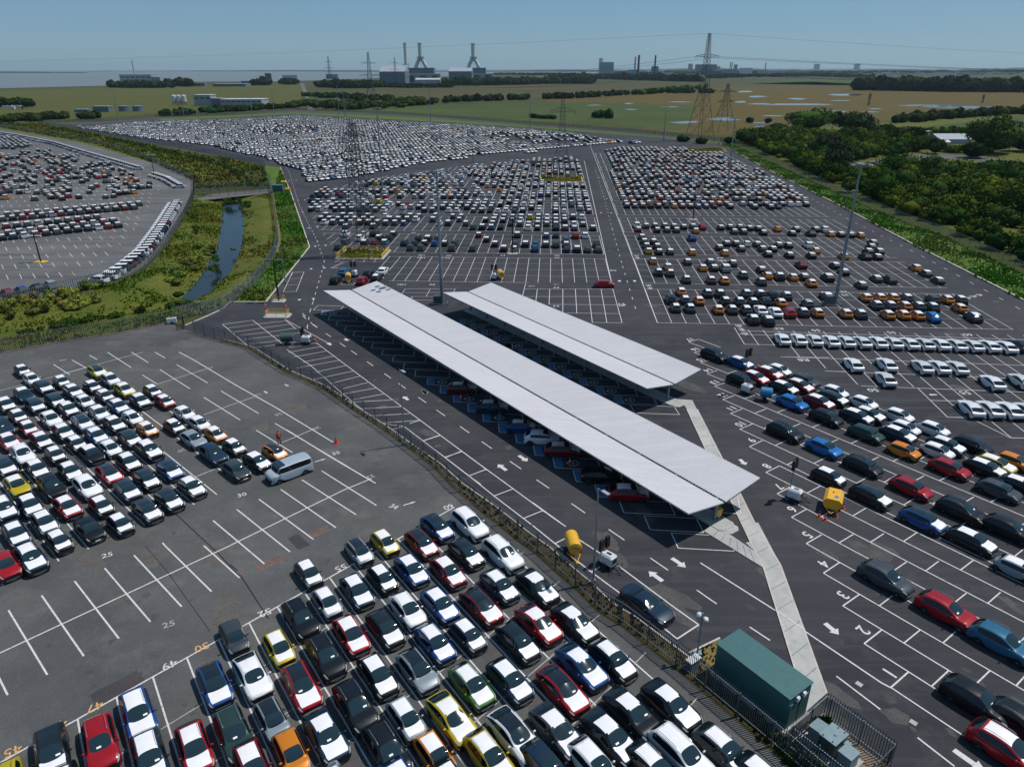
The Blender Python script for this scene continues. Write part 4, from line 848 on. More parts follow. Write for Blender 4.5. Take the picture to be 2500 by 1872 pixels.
# mid right grid
cl=MP_=[tuple(P(*p)) for p in [(1605,788),(1437,345),(1600,341),(1748,356),(1975,496),(2290,690),(2560,858),(2560,842)]]
for blk in range(0,11):
    v0=24.7*blk
    for j in range(0,64):
        p=MO+mv*v0+mu*j*2.445; seg(p,p+mv*20.4,.10 if blk<5 else .13,clipto=cl)
    for r in range(5): p=MO+mv*(v0+5.1*r)-mu*5; seg(p,p+mu*170,.09 if blk<5 else .12,clipto=cl,k='w' if r in(0,4) else 'f')
seg(MO,P(1437,345),.14)
EVP=[tuple(P(*p)) for p in [(1793,800),(1818,842),(1905,844),(1918,872),(1971,872),(2029,907),(2103,943),(2240,945),(2313,1018),(2364,1019),(2467,1068),(2700,1075),(2700,858),(2500,815)]]
for j in range(3,90):
    p=MO+mu*j*2.445-mv*2.8; seg(p,p-mv*70,.10,clipto=EVP)
segs(ZZ,"350,0,415,107,680,112 680,189,960,192 967,280,1180,285 1165,375,2212,414 1530,390,1720,575,1860,578 1860,578,2125,708,2300,712 645,187,2300,246 930,278,2300,334 690,112,2300,158 380,42,600,50 400,20,2300,80 1610,468,1780,472,2300,486 1720,575,2300,592",.10)
segs(ZZ,"1270,515,1530,625 500,240,1290,518",.10)
# centre grid
CPX=[tuple(P(*p)) for p in [(822,632),(812,605),(770,552),(745,488),(770,468),(930,432),(1180,398),(1415,383),(1440,440),(1452,520),(1484,640),(1495,690),(960,690),(905,668),(940,640),(870,640)]]
for blk in range(0,8):
    v0=24.8*blk
    for j in range(-75,1):
        p=UO+dv*v0+du*(j*2.5); seg(p,p+dv*20.6,.10 if blk<4 else .13,clipto=CPX)
    for r in range(5): p=UO+dv*(v0+5.15*r)-du*190; seg(p,p+du*190,.09 if blk<4 else .12,clipto=CPX,k='w' if r in(0,4) else 'f')
seg(UO,P(*Zm(ZU,[(1780,60)])[0]),.15)
Y3=(1200,640,4.022)
segs(Y3,"335,210,305,330 330,265,1190,265 330,338,1215,338 560,415,1240,420 730,500,1258,506 985,593,1282,595 1190,262,1282,595 450,265,435,385 572,265,565,415 700,265,700,495 823,265,838,503 950,265,990,593 1075,265,1133,595",.11)
segs((760,640,4.424),"1015,290,1555,290,1530,330 1015,290,975,345 1000,330,1545,328 1285,290,1240,372 1060,372,1375,372 1095,372,1075,405 1085,410,1355,412 350,478,75,468,20,518,170,522,300,522,350,478 215,65,340,0 215,65,290,65 330,240,450,245 320,240,370,195 450,247,500,200 540,247,645,150",.09)
segs(ZT,"930,1330,1280,1110 935,1365,1010,1330,1110,1330 885,1445,1060,1380 885,1445,975,1445 935,1365,1110,1368 350,1580,395,1505,540,1497,500,1580",.09)
segs((640,600,6.371),"330,720,470,415,650,410,530,712,330,722 440,512,605,505 385,612,565,605",.09)
# dashed and arrows on roads
def dash(px,L,gap,w=.12,o=None,k='w'):
    q=PP(px,0,o)
    for a,b in zip(q,q[1:]):
        d=b-a; n=np.hypot(*d); d/=n; t=0
        while t<n: seg(a+d*t,a+d*min(n,t+L),w,k=k); t+=L+gap
dash([(739,765),(763,792),(857,856),(973,936),(1066,1001),(1176,1078),(1310,1171),(1395,1229),(1486,1292),(1588,1362),(1701,1440),(1830,1530),(1880,1563)],2.1,3.55); dash([(760,822),(750,800),(757,760),(765,735),(792,640),(775,590),(730,500),(706,420),(690,395)],1.6,2.6); dash([(2044,1652),(2042,1650),(2240,1800),(2330,1870)],3.4,6.); dash([(1452,410),(1474,480),(1495,560),(1520,650),(1552,755)],1.6,4.2)
dash([(1785,365),(1900,440),(2070,535),(2250,625),(2500,760)],1.5,4.)
segs((640,600,6.371),"630,1085,680,1140 790,1222,858,1268",.12)
def arrow(px,ang,L=2.4,w=.42,o=None,z=ZN_,k='w'):
    c=P(*(Zm(o,[px])[0] if o else px)); L*=.68; d=ud(ang); n=np.array([-d[1],d[0]]); a=c-d*L/2; m_=c+d*L*.12; e=c+d*L/2
    MK[k].add([(*p,z+.004) for p in (a-n*w/2,m_-n*w/2,m_+n*w/2,a+n*w/2)],[(0,1,2,3)]); MK[k].add([(*p,z+.004) for p in (m_-n*w*1.15,e,m_+n*w*1.15)],[(0,1,2)])
LA=-54.1
arrow((880,428),LA,o=ZC); arrow((740,508),LA+180,o=ZC); arrow((1148,990),LA,o=ZX); arrow((935,1080),LA+180,o=ZX); arrow((150,320),LA,2.0,o=ZX); arrow((1225,1405),LA,2.0,o=(760,640,4.424)); arrow((1020,1470),LA+180,2.,o=(760,640,4.424)); arrow((380,838),LA,1.8,o=(760,640,4.424)); arrow((195,884),LA+180,1.8,o=(760,640,4.424)); arrow((1298,530),-76,1.9,o=(1500,1000,4.14)); arrow((708,622),-65,2.,o=ZR); arrow((1745,1615),-56,3.,o=ZR); arrow((1625,431),180,1.6,.3,o=ZZ); arrow((740,72),30,2.,.14,z=ZO_,o=ZP); arrow((2060,695),35,2.,.14,z=ZO_,o=ZQ); arrow((1415,305),135,1.4,.2,z=ZO_,o=(380,900,5.267)); arrow((1685,215),-40,1.4,.2,z=ZO_,o=(380,900,5.267)); arrow((390,238),180,2.2,.2,o=Y3)
def dot(px,o=None,r=.28):
    c=P(*(Zm(o,[px])[0] if o else px)); MK['w'].add([(c[0]+r*math.cos(t),c[1]+r*1.6*math.sin(t),ZN_+.004) for t in [i*math.pi/4 for i in range(8)]],[tuple(range(8))])
for q in ((460,577),(548,570),(520,728),(618,720),(600,930),(712,920),(684,1167),(818,1155),(630,1457),(800,1445),(345,325),(440,318)): dot(q,ZT)
for q in ((1256,186),(1405,186)): dot(q,Y3,.35)
for q in ((30,765),(137,768),(12,400),(88,620)): dot(q,(1460,340,4.254))
for q in ((580,840),(798,825)): dot(q,(640,600,6.371))
# parking strips along the fence and the island lane
segs(ZN,"0,590,165,700,345,860,515,1000,640,1090,790,1107,920,1205,1070,1320,1230,1443,1310,1500 200,545,560,815,790,985,1035,1167,1180,1275,1345,1397,1480,1493 0,398,60,450 15,575,200,545 10,610,235,570 50,640,272,600 110,675,317,635 195,742,405,697 240,780,450,735 295,820,500,768 110,805,240,780 365,858,547,812 350,895,600,850 440,930,655,890 430,945,710,930 495,990,775,975 535,1040,832,1022 600,1088,905,1067 680,1140,790,1107 920,1205,1035,1167 1070,1320,1180,1275 1230,1443,1345,1397 65,715,355,663",.10)
segs(ZX,"0,710,135,812,355,978,600,1165,855,1370,1150,1595,1230,1656 0,525,305,752,530,918,775,1098,1045,1295,1345,1515,1545,1656 140,812,305,758 355,978,530,920 600,1165,775,1100 855,1368,1045,1297 1150,1595,1345,1517 0,637,105,605",.11)
segs(ZC,"0,203,135,312,350,480,600,665,870,885,1000,800,845,690,475,415,355,480 135,312,195,282 0,65,200,210 275,285,475,415",.12)
segs(ZS,"1430,1348,1625,1322,1830,1485 1830,1315,2130,1480 1430,1348,1610,1500 1460,1373,1660,1345 1500,1398,1700,1370 1540,1420,1745,1395 1570,1445,1790,1420 1600,1475,1830,1448 1640,1498,1900,1462 1660,1345,1850,1325 1700,1370,1880,1345 1745,1395,1910,1372 1790,1420,1940,1400",.10)
# bays under the canopies
C1L,C1F,C1R=P(1680.7,1253.6,3.35),P(789.4,709.6,3.35),P(1854,1165.5,3.35)
cd=unit(P(789.4,709.6,4.2)-C1L); cn=np.array([cd[1],-cd[0]]); bd=ud(-5.5)
def bays(p0,n,pitch,depth,evfrom,flip=False,blue=True):
    # p0: outer corner nearest the camera, marching along cd; each bay is a slanted box
    for i in range(n):
        a=p0+cd*pitch*i; b=a+cd*0; sh=bd*depth
        seg(a,a+sh,.09); seg(a,a+ud(93)*2.35,.09); seg(a+ud(93)*2.35,a+ud(93)*2.35+sh,.07)
        seg(a+sh,a+sh+ud(93)*2.3,.08)
        if blue and i in evfrom:
            q=[a+ud(93)*.1+bd*.06,a+ud(93)*.1+bd*.98,a+ud(93)*2.25+bd*.98,a+ud(93)*2.25+bd*.06]; MK['b'].add([(p[0],p[1],ZN_+.003) for p in q],[(0,1,2,3)])
            c=a+ud(93)*1.18+bd*2.0; m=18
            for k in range(m):
                t0,t1=2*math.pi*k/m,2*math.pi*(k+1)/m; f=lambda t,r:(c[0]+r*math.cos(t),c[1]+r*math.sin(t),ZN_+.004)
                MK['w'].add([f(t0,.62),f(t0,.54),f(t1,.54),f(t1,.62)],[(3,2,1,0)])
            seg(c+ud(93)*.4,c-ud(93)*.4,.07,ZN_+.002); seg(c-bd*.62,c-bd*.3,.1,ZN_+.002); seg(c-bd*.2+ud(93)*.14,c+bd*.2+ud(93)*.14,.06,ZN_+.002)
b0=P(1584.8,1000+1395/4.14*0+1335.9) if 0 else P(*Zm((1500,1000,4.14),[(645,1398)])[0])
b1=P(*Zm((760,640,4.424),[(180,628)])[0]); nb=25; pt=float(np.hypot(*(b1-b0)))/23.5
cd_=unit(b1-b0)
def bayrow(a0,a1,n,depth,ev,blue=True):
    global cd
    keep=cd; cd=unit(a1-a0); bays(a0,n,float(np.hypot(*(a1-a0)))/(n-1),depth,ev,blue=blue); cd=keep
b_far=P(*Zm((760,640,4.424),[(100,570)])[0])
p_sp=[P(*Zm(ZX,[q])[0]) for q in ((178,245),(308,328),(445,420),(592,515),(745,615),(907,725),(1083,835),(1270,958),(1472,1085),(1685,1225),(1912,1378))]
p_sp+= [P(*Zm((1500,1000,4.14),[q])[0]) for q in ((95,1040),(360,1212),(645,1398))]
p_sp=[P(*Zm((760,640,4.424),[q])[0]) for q in ((100,570),(180,625),(265,683),(358,740),(450,800),(550,862),(650,930),(762,1000),(876,1073),(994,1150),(1118,1235))]+p_sp
for i,a in enumerate(p_sp):
    sh=bd*5.0; up=(unit(p_sp[i-1]-a) if i else ud(120)); hgt_=ud(94)*2.3
    seg(a,a+sh,.09); seg(a,a+hgt_,.09); seg(a+sh,a+sh+hgt_,.08); seg(a+hgt_,a+hgt_+sh*.98,.07)
    if i==0 or 11<=i<=21:
        q=[a+ud(94)*.1+bd*.08,a+ud(94)*.1+bd*1.0,a+ud(94)*2.2+bd*1.0,a+ud(94)*2.2+bd*.08]; MK['b'].add([(p[0],p[1],ZN_+.003) for p in q],[(0,1,2,3)])
    if i==0 or 11<=i<=21:
        c=a+ud(94)*1.15+bd*2.1; m=18
        for k in range(m):
            t0,t1=2*math.pi*k/m,2*math.pi*(k+1)/m; f=lambda t,r:(c[0]+r*math.cos(t),c[1]+r*math.sin(t),ZN_+.004); MK['w'].add([f(t0,.62),f(t0,.54),f(t1,.54),f(t1,.62)],[(3,2,1,0)])
        seg(c+ud(94)*.4,c-ud(94)*.4,.07,ZN_+.002); seg(c-bd*.75,c-bd*.45,.22,ZN_+.002); seg(c-bd*.2,c+bd*.2,.06,ZN_+.002)
# bays between the canopies
m0=[(1590,665),(1705,722),(1830,785),(1962,855),(2100,930)]
p2=[P(*Zm((760,640,4.424),[q])[0]) for q in m0]+[P(*Zm(Y3,[q])[0]) for q in ((135,845),(270,910),(408,980),(555,1052),(705,1128),(867,1208),(1036,1295),(1215,1385),(1405,1480))]
for i,a in enumerate(p2):
    sh=bd*(5.4 if i<13 else 5.6); h_=ud(94)*2.3; last=i==13
    seg(a,a+sh,.09); seg(a+h_,a+h_+sh,.07); seg(a+sh,a+sh+h_,.08); seg(a+bd*1.15*(0 if last else 1),a+bd*1.15*(0 if last else 1)+h_,.07)
    if not last:
        q=[a+ud(94)*.1+bd*.08,a+ud(94)*.1+bd*1.05,a+ud(94)*2.2+bd*1.05,a+ud(94)*2.2+bd*.08]; MK['b'].add([(p[0],p[1],ZN_+.003) for p in q],[(0,1,2,3)])
        c=a+ud(94)*1.15+bd*2.2
        for k in range(18):
            t0,t1=2*math.pi*k/18,2*math.pi*(k+1)/18; f=lambda t,r:(c[0]+r*math.cos(t),c[1]+r*math.sin(t),ZN_+.004); MK['w'].add([f(t0,.62),f(t0,.54),f(t1,.54),f(t1,.62)],[(3,2,1,0)])
        seg(c+ud(94)*.4,c-ud(94)*.4,.07,ZN_+.002); seg(c-bd*.75,c-bd*.45,.22,ZN_+.002); seg(c-bd*.2,c+bd*.2,.06,ZN_+.002)
segs((1500,1000,4.14),"1245,885,1275,1060,1100,1050",.10,z=.10)
# grey far lot
for (ax,ay),(bx,by) in (((0,1420),(1550,1360)),((0,1560),(1270,1470)),((0,1395),(1680,1212))): pass
FO=P(*Zm(ZF,[(1550,1360)])[0]); fd=ud(-52.4); fx=ud(9.0); FPX=[tuple(P(*p)) for p in [(-40,330),(150,345),(330,405),(345,425),(395,455),(368,500),(330,560),(295,600),(250,640),(150,690),(0,720),(-40,730)]]
for r in range(-3,24):
    c=FO-fd*r*10.6
    seg(c-fx*200,c+fx*60,.09,z=.028,k='f',clipto=FPX)
    for j in range(-70,26):
        p=c+fx*j*2.62; seg(p-fd*2.4,p+fd*2.4,.12,z=.028,k='w' if j%6 else 'o',clipto=FPX)
# painted numbers and letters
def text(s,px,o,up,size,k='w',z=ZN_,spread=1.,bold=.01):
    cu=bpy.data.curves.new('t','FONT'); cu.body=s; cu.size=size; cu.align_x='CENTER'; cu.align_y='CENTER'; cu.offset=bold*.6; cu.resolution_u=3; ob=bpy.data.objects.new('t',cu); COL.objects.link(ob)
    dg=bpy.context.evaluated_depsgraph_get(); me=bpy.data.meshes.new_from_object(ob.evaluated_get(dg)); c=P(*(Zm(o,[px])[0] if o else px)); a=R(up-90); ca,sa=math.cos(a),math.sin(a)
    MK[k].add([(c[0]+v.co.x*spread*ca-v.co.y*sa,c[1]+v.co.x*spread*sa+v.co.y*ca,z+.005) for v in me.vertices],[tuple(p.vertices) for p in me.polygons],0)
    bpy.data.objects.remove(ob); bpy.data.meshes.remove(me); bpy.data.curves.remove(cu)
U1=-54.8
for n_,q,o_ in ((1,(1135,950),ZR),(2,(937,630),ZR),(3,(785,367),ZR),(4,(643,132),ZR),(5,(815,1330),ZZ),(6,(718,1165),ZZ),(7,(632,1020),ZZ),(8,(555,888),ZZ),(9,(458,722),ZZ),(10,(388,618),ZZ),(11,(330,518),ZZ),(12,(275,432),ZZ),(13,(222,350),ZZ),(14,(180,272),ZZ),(15,(133,205),ZZ),(16,(98,138),ZZ),(17,(62,75),ZZ)): text(str(n_),q,o_,U1,1.45,bold=.03)
for s,q,o_,k in (('45',(82,1318),ZL,'o'),('46',(375,1155),ZL,'o'),('47',(610,1035),ZL,'o'),('49',(1090,765),ZL,'w'),('50',(1298,652),ZL,'o'),('52',(1702,430),ZL,'w'),('55',(325,458),ZP,'w'),('60',(972,92),ZP,'w')): text(s,q,o_,U1,1.05,k,ZO_)
for s,q,o_,up in (('25',(690,1305),ZQ,120),('25',(1085,508),ZL,120),('30',(1555,918),ZQ,120),('35',(2160,650),ZQ,120),('34',(643,92),ZP,60),('30',(1170,630),ZQ,-40),('20',(2035,488),ZQ,-45),('15',(1660,273),ZQ,-45),('10',(1352,100),ZQ,-45),('06',(405,52),ZQ,-60),('32',(565,1448),ZN,-45),('26',(1790,400),ZQ,-45)): text(s,q,o_,up,.95,'w' if s in('25','30') and o_ is ZQ and up==120 or s in('34','35') else 'f',ZO_)
for s,q,up in (('RB',(1020,837),-92),('RC',(882,668),-92),('50',(1088,678),-92),('55',(1495,690),-92),('60',(1908,702),-92),('45 44 45',(690,675),178),('46 45',(190,444),178),('46 45',(123,283),178),('35',(1240,470),-92),('35',(1245,487),-92),('45 45 45',(1938,495),-60),('RE',(568,287),-92),('RD',(580,302),-92),('RC',(40,540),178),('55',(1798,0),-92)): text(s,q,ZM,up,1.5,'w')
for s,q,up in (('50',(1240,400),-92),('55',(1830,417),-92)): text(s,q,ZZ,up,1.5)
for s,q,o_ in (('HD',(975,243),(760,640,4.424)),('30',(1310,243),(760,640,4.424)),('33',(638,220),Y3),('33',(638,250),Y3),('33',(635,432),Y3),('30',(260,1125),ZU),('30',(245,1152),ZU),('HI',(860,1122),ZU),('35',(1475,1124),ZU),('35',(1475,1150),ZU),('35',(1470,1450),ZU),('29',(1950,993),ZT),('HE',(2050,1282),ZT),('HD',(2045,1316),ZT),('R8',(1195,82),Y3),('R7',(1280,418),Y3)): text(s,q,o_,-92,1.3)
for k,m in (('w','mark_white'),('f','mark_faint'),('o','mark_orange'),('b','mark_blue')): struct('road_markings',MK[k],m)
# ------------------------------------------------------------------ fences
def fence(px,label,h=2.4,step=.17,pstep=2.75,mat='galv_dark',group='palisade fences',name='palisade_fence',pts=None,w=.065,maxpost=100,cat='fence'):
    pts=[np.array(P(*p)) for p in px] if pts is None else pts; o0=pts[0]; t=thing(name,label,cat,(float(o0[0]),float(o0[1]),0),0,group)
    pal=MB(); rail=(MB(),MB()); S=0; posts=[]; nxt=0
    for a,b in zip(pts,pts[1:]):
        d=b-a; L=np.hypot(*d); d/=L; n=np.array([-d[1],d[0]]); ang=math.atan2(d[1],d[0]); A=a-o0
        k=0.
        while k<L:
            p=A+d*k+n*.04; x,y=p; hw=w/2; dx,dy=d*hw; top=h
            pal.add([(x-dx,y-dy,.05),(x+dx,y+dy,.05),(x+dx,y+dy,top-.12),(x,y,top+.02),(x-dx,y-dy,top-.12)],[(0,1,2,3,4)])
            pal.add([(x+n[0]*.02,y+n[1]*.02,.05),(x+n[0]*.02,y+n[1]*.02,top-.1),(x-dx,y-dy,top-.12),(x-dx,y-dy,.05)],[(0,1,2,3)]); k+=step
        for ri,z in enumerate((.4,h-.35)):
            c=A+d*L/2; rail[ri].box((c[0],c[1],z),(L,.04,.05),ang)
        while nxt<=S+L: q=A+d*(nxt-S); posts.append((q,ang)); nxt+=pstep
        S+=L
    pal.build('pales',mat,t); [r_.build('rail','galv',t) for r_ in rail]
    for q,ang in posts[:maxpost]:
        m=MB(); m.box((q[0]-math.sin(ang)*-.07,q[1]+math.cos(ang)*-.07,h/2-.08),(.08,.08,h-.16),ang); m.build('post',mat,t)
    return t
fence(FA[:13],'dark steel palisade fence curving between the grey lot and the fence-side bays',h=2.3,step=.2,w=.06)
fence(FA[12:],'long palisade fence behind the nearest white-filmed cars and green container',h=2.4,step=.155)
fence([(-100,884),(0,862),(140,836),(289,813),(414,789)],'grey palisade fence between the ditch and the minibus lot',h=2.5,step=.25,w=.09)
fence([(425,782),(500,768),(545,756),(570,740),(625,690),(655,655),(672,622),(680,590),(674,530),(664,470)],'curved palisade fence along the ditch beside the roadside grass',h=2.6,step=.3,w=.12,mat='galv')
fence([(474,440),(474,478),(452,528),(412,594),(362,650),(318,676),(228,697),(140,716),(0,750),(-200,790)],'light steel palisade fence hugging the long row of parked cars by the ditch',h=2.4,step=.4,w=.14,mat='galv')
fence([(474,440),(430,422),(390,403),(300,368),(150,333),(0,311),(-150,290)],'distant palisade fence above the perimeter row of white cars',h=2.4,step=.8,w=.25,pstep=5.5,mat='galv')
fence([(474,470),(560,464),(659,461)],'near palisade fence across the ditch crossing',h=2.5,step=.4,w=.14); fence([(474,484),(560,478),(661,470)],'second palisade fence on the ditch crossing, nearer the water',h=2.3,step=.45,w=.08)
fence([(664,470),(660,440),(647,432),(646,405),(500,372),(342,343),(180,316),(95,303)],'far palisade fence on the edge of the packed car field',h=2.5,step=.9,w=.3,pstep=8.,mat='galv_dark')
fence([(1760,346),(1790,352),(1870,388),(1953,430),(2080,488),(2170,528),(2315,582),(2500,670),(2900,845)],'dark palisade fence running below the scrubby woodland',h=2.6,step=.5,w=.26,pstep=5.,mat='galv_dark')
fence([(95,300),(250,297),(380,286),(577,281),(722,269),(928,277),(1118,290),(1292,303),(1400,312),(1600,328),(1760,346)],'far boundary fence between the car field and the green fields',h=2.4,step=1.5,w=.55,pstep=14.,mat='galv_dark')
for a,b,lab in (((421,782),(421,806),None),): pass
fence([(449,766+25),(450,805)],'open palisade gate leaf standing at the lot entrance',h=2.5,step=.2,w=.09,name='palisade_gate',cat='gate',group='gates')
sA,sB,sC=[P(1800+x/5.53,1620+y/5.53,2.2) for x,y in ((1230,400),(2150,1060),(750,820))]; sD=sC+(sB-sA)
fence(None,'square palisade enclosure around the grey transformer cabinets',pts=[sC,sA,sB,sD,sC],h=2.35,step=.17,group='palisade fences',pstep=2.2)
mb=MB(); mb.poly([tuple(p) for p in (sA,sB,sD,sC)],.035); struct('compound_floor',mb,'dirt')
# ------------------------------------------------------------------ canopies
def canopy(nL,nR,fL,fR,zn,zf,label,nposts):
    nL,nR=P(*nL,zn),P(*nR,zn); fL,fR=P(*fL,zf),P(*fR,zf); d=unit(fL-nL); L=float(np.hypot(*(fL-nL))); n=np.array([d[1],-d[0]]); Wd=float((nR-nL)@n); ang=math.atan2(d[1],d[0]); 
    t=thing('canopy',label,'canopy',(float(nL[0]),float(nL[1]),0),ang,'corrugated roof canopies')   # local x runs along, -y across to the far wing
    vz=.78; gap=.30; half=Wd/2; zl=lambda x:zn+(zf-zn)*x/L
    for side in (0,1):
        b=MB(); y0,y1=(0.,-half+gap/2) if side==0 else (-half-gap/2,-Wd); N=int(L/.3); prof=[(0,0),(.3,0),(.4,.045),(.7,.045),(.8,0)]
        xs=[]; 
        for i in range(N):
            for f_,h_ in prof[:-1]: xs.append(((i+f_)*L/N,h_))
        xs.append((L,0)); V=[];F=[]
        o0,o1=(0,-vz) if side==0 else (-vz,0)
        for x,h_ in xs: V+= [(x,y0,zl(x)+o0+h_),(x,y1,zl(x)+o1+h_)]
        for i in range(len(xs)-1): F.append((2*i+1,2*i+3,2*i+2,2*i))
        b.add(V,F,0); b2=[(x,y,z-.14) for x,y,z in (V[0],V[1],V[-1],V[-2])]; b.add(b2,[(0,1,2,3)],1); b.build('roof_panel',['roof_sheet','soffit'],t)
        b=MB(); e0=(0,y0,zn+o0-.06);e1=(0,y1,zn+o1-.06); f0=(L,y0,zf+o0-.06);f1=(L,y1,zf+o1-.06)
        for p,q in ((e0,e1),(f0,f1),(e0,f0),(e1,f1)): b.bar(p,q,.11)
        b.build('edge_beam','galv',t)
    b=MB(); b.bar((0,-half,zn-vz-.1),(L,-half,zf-vz-.1),.10); b.build('gutter','black_metal',t)
    for i in range(nposts):
        x=.9+(L-1.8)*i/(nposts-1); z=zl(x)-vz; b=MB(); b.box((x,-half,z/2),(.28,.28,z)); b.build('post','galv',t)
        for s in(1,-1):
            b=MB(); b.bar((x,-half,z-.95),(x,-half+s*half*.62,z+vz*.52),.07); b.build('strut','galv',t)
            b=MB(); b.bar((x,-half,z-.14),(x,-half+s*half*.98,z+vz*.93-.16),.09); b.build('rafter','galv',t)
    b=MB(); b.prism([( -.9,-half-.7),(-.55,-half-1.05),(L,-half-1.05),(L,-half+1.05),(-.55,-half+1.05),(-.9,-half+.7)],0,.14); b.prism([( -1.6,-half-.5),(-1.2,-half-.9),(0,-half-.9),(0,-half+.9),(-1.2,-half+.9),(-1.6,-half+.5)],0,.10); b.build('plinth','concrete',t)
    return t,n,d,L,half
T1=canopy((1680.7,1253.6),(1854,1165.5),(789.4,709.6),(914.8,687),3.35,4.2,'longest white corrugated canopy with cars charging beneath it',17)
T2=canopy((1579,948),(1714,902.3),(1081,714),(1196.3,691.5),3.4,4.2,'shorter white corrugated canopy behind the long one',10)
# wheelie bin by the canopy post
t=thing('wheelie_bin','yellow wheelie bin beside the near post of the long canopy','bin',(*[float(v) for v in P(1751,1264)],.14),R(20)); b=MB(); b.add([(-.24,-.25,.08),(.24,-.25,.08),(.24,.25,.08),(-.24,.25,.08),(-.3,-.3,.95),(.3,-.3,.95),(.3,.3,.95),(-.3,.3,.95)],[(3,2,1,0),(0,1,5,4),(1,2,6,5),(2,3,7,6),(3,0,4,7),(4,5,6,7)]); b.build('bin_body','yellow',t); b=MB(); b.box((0,0,.99),(.66,.66,.07)); b.build('lid','yellow',t)
for s in(-.25,.25): b=MB(); b.lathe([(.1,-.03),(.1,.03)],10,(s,-.28,.1),'x'); b.build('wheel','tyre',t)
# ------------------------------------------------------------------ container and transformer
rc=[P(1300+x/2.464,1200+y/2.464,2.9) for x,y in ((1245,822),(1690,1143),(1550,1250),(1108,912))]; cc=sum(rc)/4; ax=unit(rc[1]-rc[0]); ang=math.atan2(ax[1],ax[0]); Lc=float(np.hypot(*(rc[1]-rc[0]))); Wc=float(np.hypot(*(rc[2]-rc[1])))
t=thing('steel_kiosk','large dark green steel container kiosk inside the fence corner','kiosk',(float(cc[0]),float(cc[1]),0),ang); b=MB(); b.box((0,0,1.42),(Lc-.1,Wc-.1,2.8)); b.build('walls','container_green',t); b=MB(); b.box((0,0,2.86),(Lc+.02,Wc+.02,.08)); b.build('roof','container_green',t); b=MB(); b.box((0,0,.05),(Lc+.3,Wc+.3,.1)); b.build('base_slab','concrete',t)
for s in(-.35,.35):
    b=MB(); b.box((Lc/2+.03,s,2.42),(.16,.26,.34)); b.add([(Lc/2-.04,s-.13,2.6),(Lc/2-.04,s+.13,2.6),(Lc/2+.14,s+.13,2.5),(Lc/2+.14,s-.13,2.5)],[(0,1,2,3)]); b.build('vent_hood','white_plastic',t)
for s in(-.55,.55): b=MB(); b.box((Lc/2-.03,s,1.15),(.05,.98,2.0)); b.build('door','container_green',t)
tc=(sA+sB+sC+sD)/4-unit(sB-sA)*.55; t=thing('transformer','grey-blue transformer with stepped cabinets in the palisade enclosure','transformer',(float(tc[0]),float(tc[1]),0),math.atan2(*(unit(sB-sA)[::-1])))
b=MB(); b.box((0,0,.08),(3.4,2.0,.16)); b.build('slab','concrete',t); b=MB(); b.box((0,0,.85),(1.0,1.25,1.3)); b.build('tank','galv_dark',t); b=MB(); b.box((0,0,1.6),(1.15,1.5,.07)); b.lathe([(.1,0),(.1,.06)],10,(.1,0,1.63)); b.build('tank_lid','unit_grey',t)
for i in range(7):
    b=MB(); b.box((-.45+i*.15,.75,.8),(.03,.24,1.1)); b.build('cooling_fin','unit_grey',t)
b=MB(); b.box((-1.0,0,.75),(.75,.95,1.25)); b.add([(-1.42,-.52,1.38),(-.6,-.52,1.44),(-.6,.52,1.44),(-1.42,.52,1.38)],[(0,1,2,3)]); b.build('cabinet','unit_grey',t); b=MB(); b.box((1.15,-.1,.7),(.85,.95,1.1)); b.box((1.15,-.1,1.27),(.92,1.02,.05)); b.build('cabinet','unit_grey',t); b=MB(); b.box((.72,.5,.95),(.35,.4,.4)); b.build('junction_box','unit_grey',t)
for x,y in ((-.35,-.62),(.3,-.62),(.35,.62),(-.1,.62)): b=MB(); b.lathe([(.03,0),(.05,.05),(.02,.16)],8,(x,y,1.62)); b.build('bushing','yellow_rail',t)
t=thing('warning_sign','small yellow warning plate fixed on the transformer enclosure','sign',(*[float(v) for v in (sC*.62+sD*.38)],0),math.atan2(*(unit(sB-sA)[::-1]))); b=MB(); b.box((0,-.12,1.25),(.55,.02,.36)); b.build('plate','yellow',t); b=MB(); b.box((0,-.135,1.3),(.36,.01,.05)); b.box((0,-.135,1.2),(.42,.01,.04)); b.build('lettering','black_metal',t)
# ------------------------------------------------------------------ lamp columns and masts
def pole(bm,x,y,h,r0,r1,m=0,n=10): bm.lathe([(r0,0),(r0*.95,h*.3),(r1,h)],n,(x,y,0),m=m); return bm
def lamp(px,h,label,arms,name='street_lamp',z0=0.):
    p=P(*px); t=thing(name,label,'lamp post',(float(p[0]),float(p[1]),z0),0,'slim lamp columns'); pole(MB(),0,0,h,.10,.055).build('column','galv',t); b=MB(); b.box((0,0,.25),(.36,.36,.5)); b.build('base_box','galv',t)
    for a in arms:
        d=ud(a); b=MB(); b.bar((0,0,h-.06),(d[0]*.55,d[1]*.55,h+.02),.04); b.build('arm','galv',t); b=MB(); b.box((d[0]*.85,d[1]*.85,h+.03),(.75,.3,.09),R(a)); b.build('lamp_head','clad_light',t)
    return t
lamp((989,1087),9.6,'grey lamp column on the curving fence casting a shadow over the grey lot',(-54,)); lamp((1448,1425),9.5,'grey lamp column beside the white lighting tower and bollard cone',(-54,))
t=thing('floodlight_post','short post with two dish floodlights by the green container','floodlight',(*[float(v) for v in P(1700,1612)],0)); pole(MB(),0,0,4.5,.075,.06).build('column','galv',t); b=MB(); b.box((0,0,.4),(.6,.45,.8)); b.build('base_box','unit_grey',t)
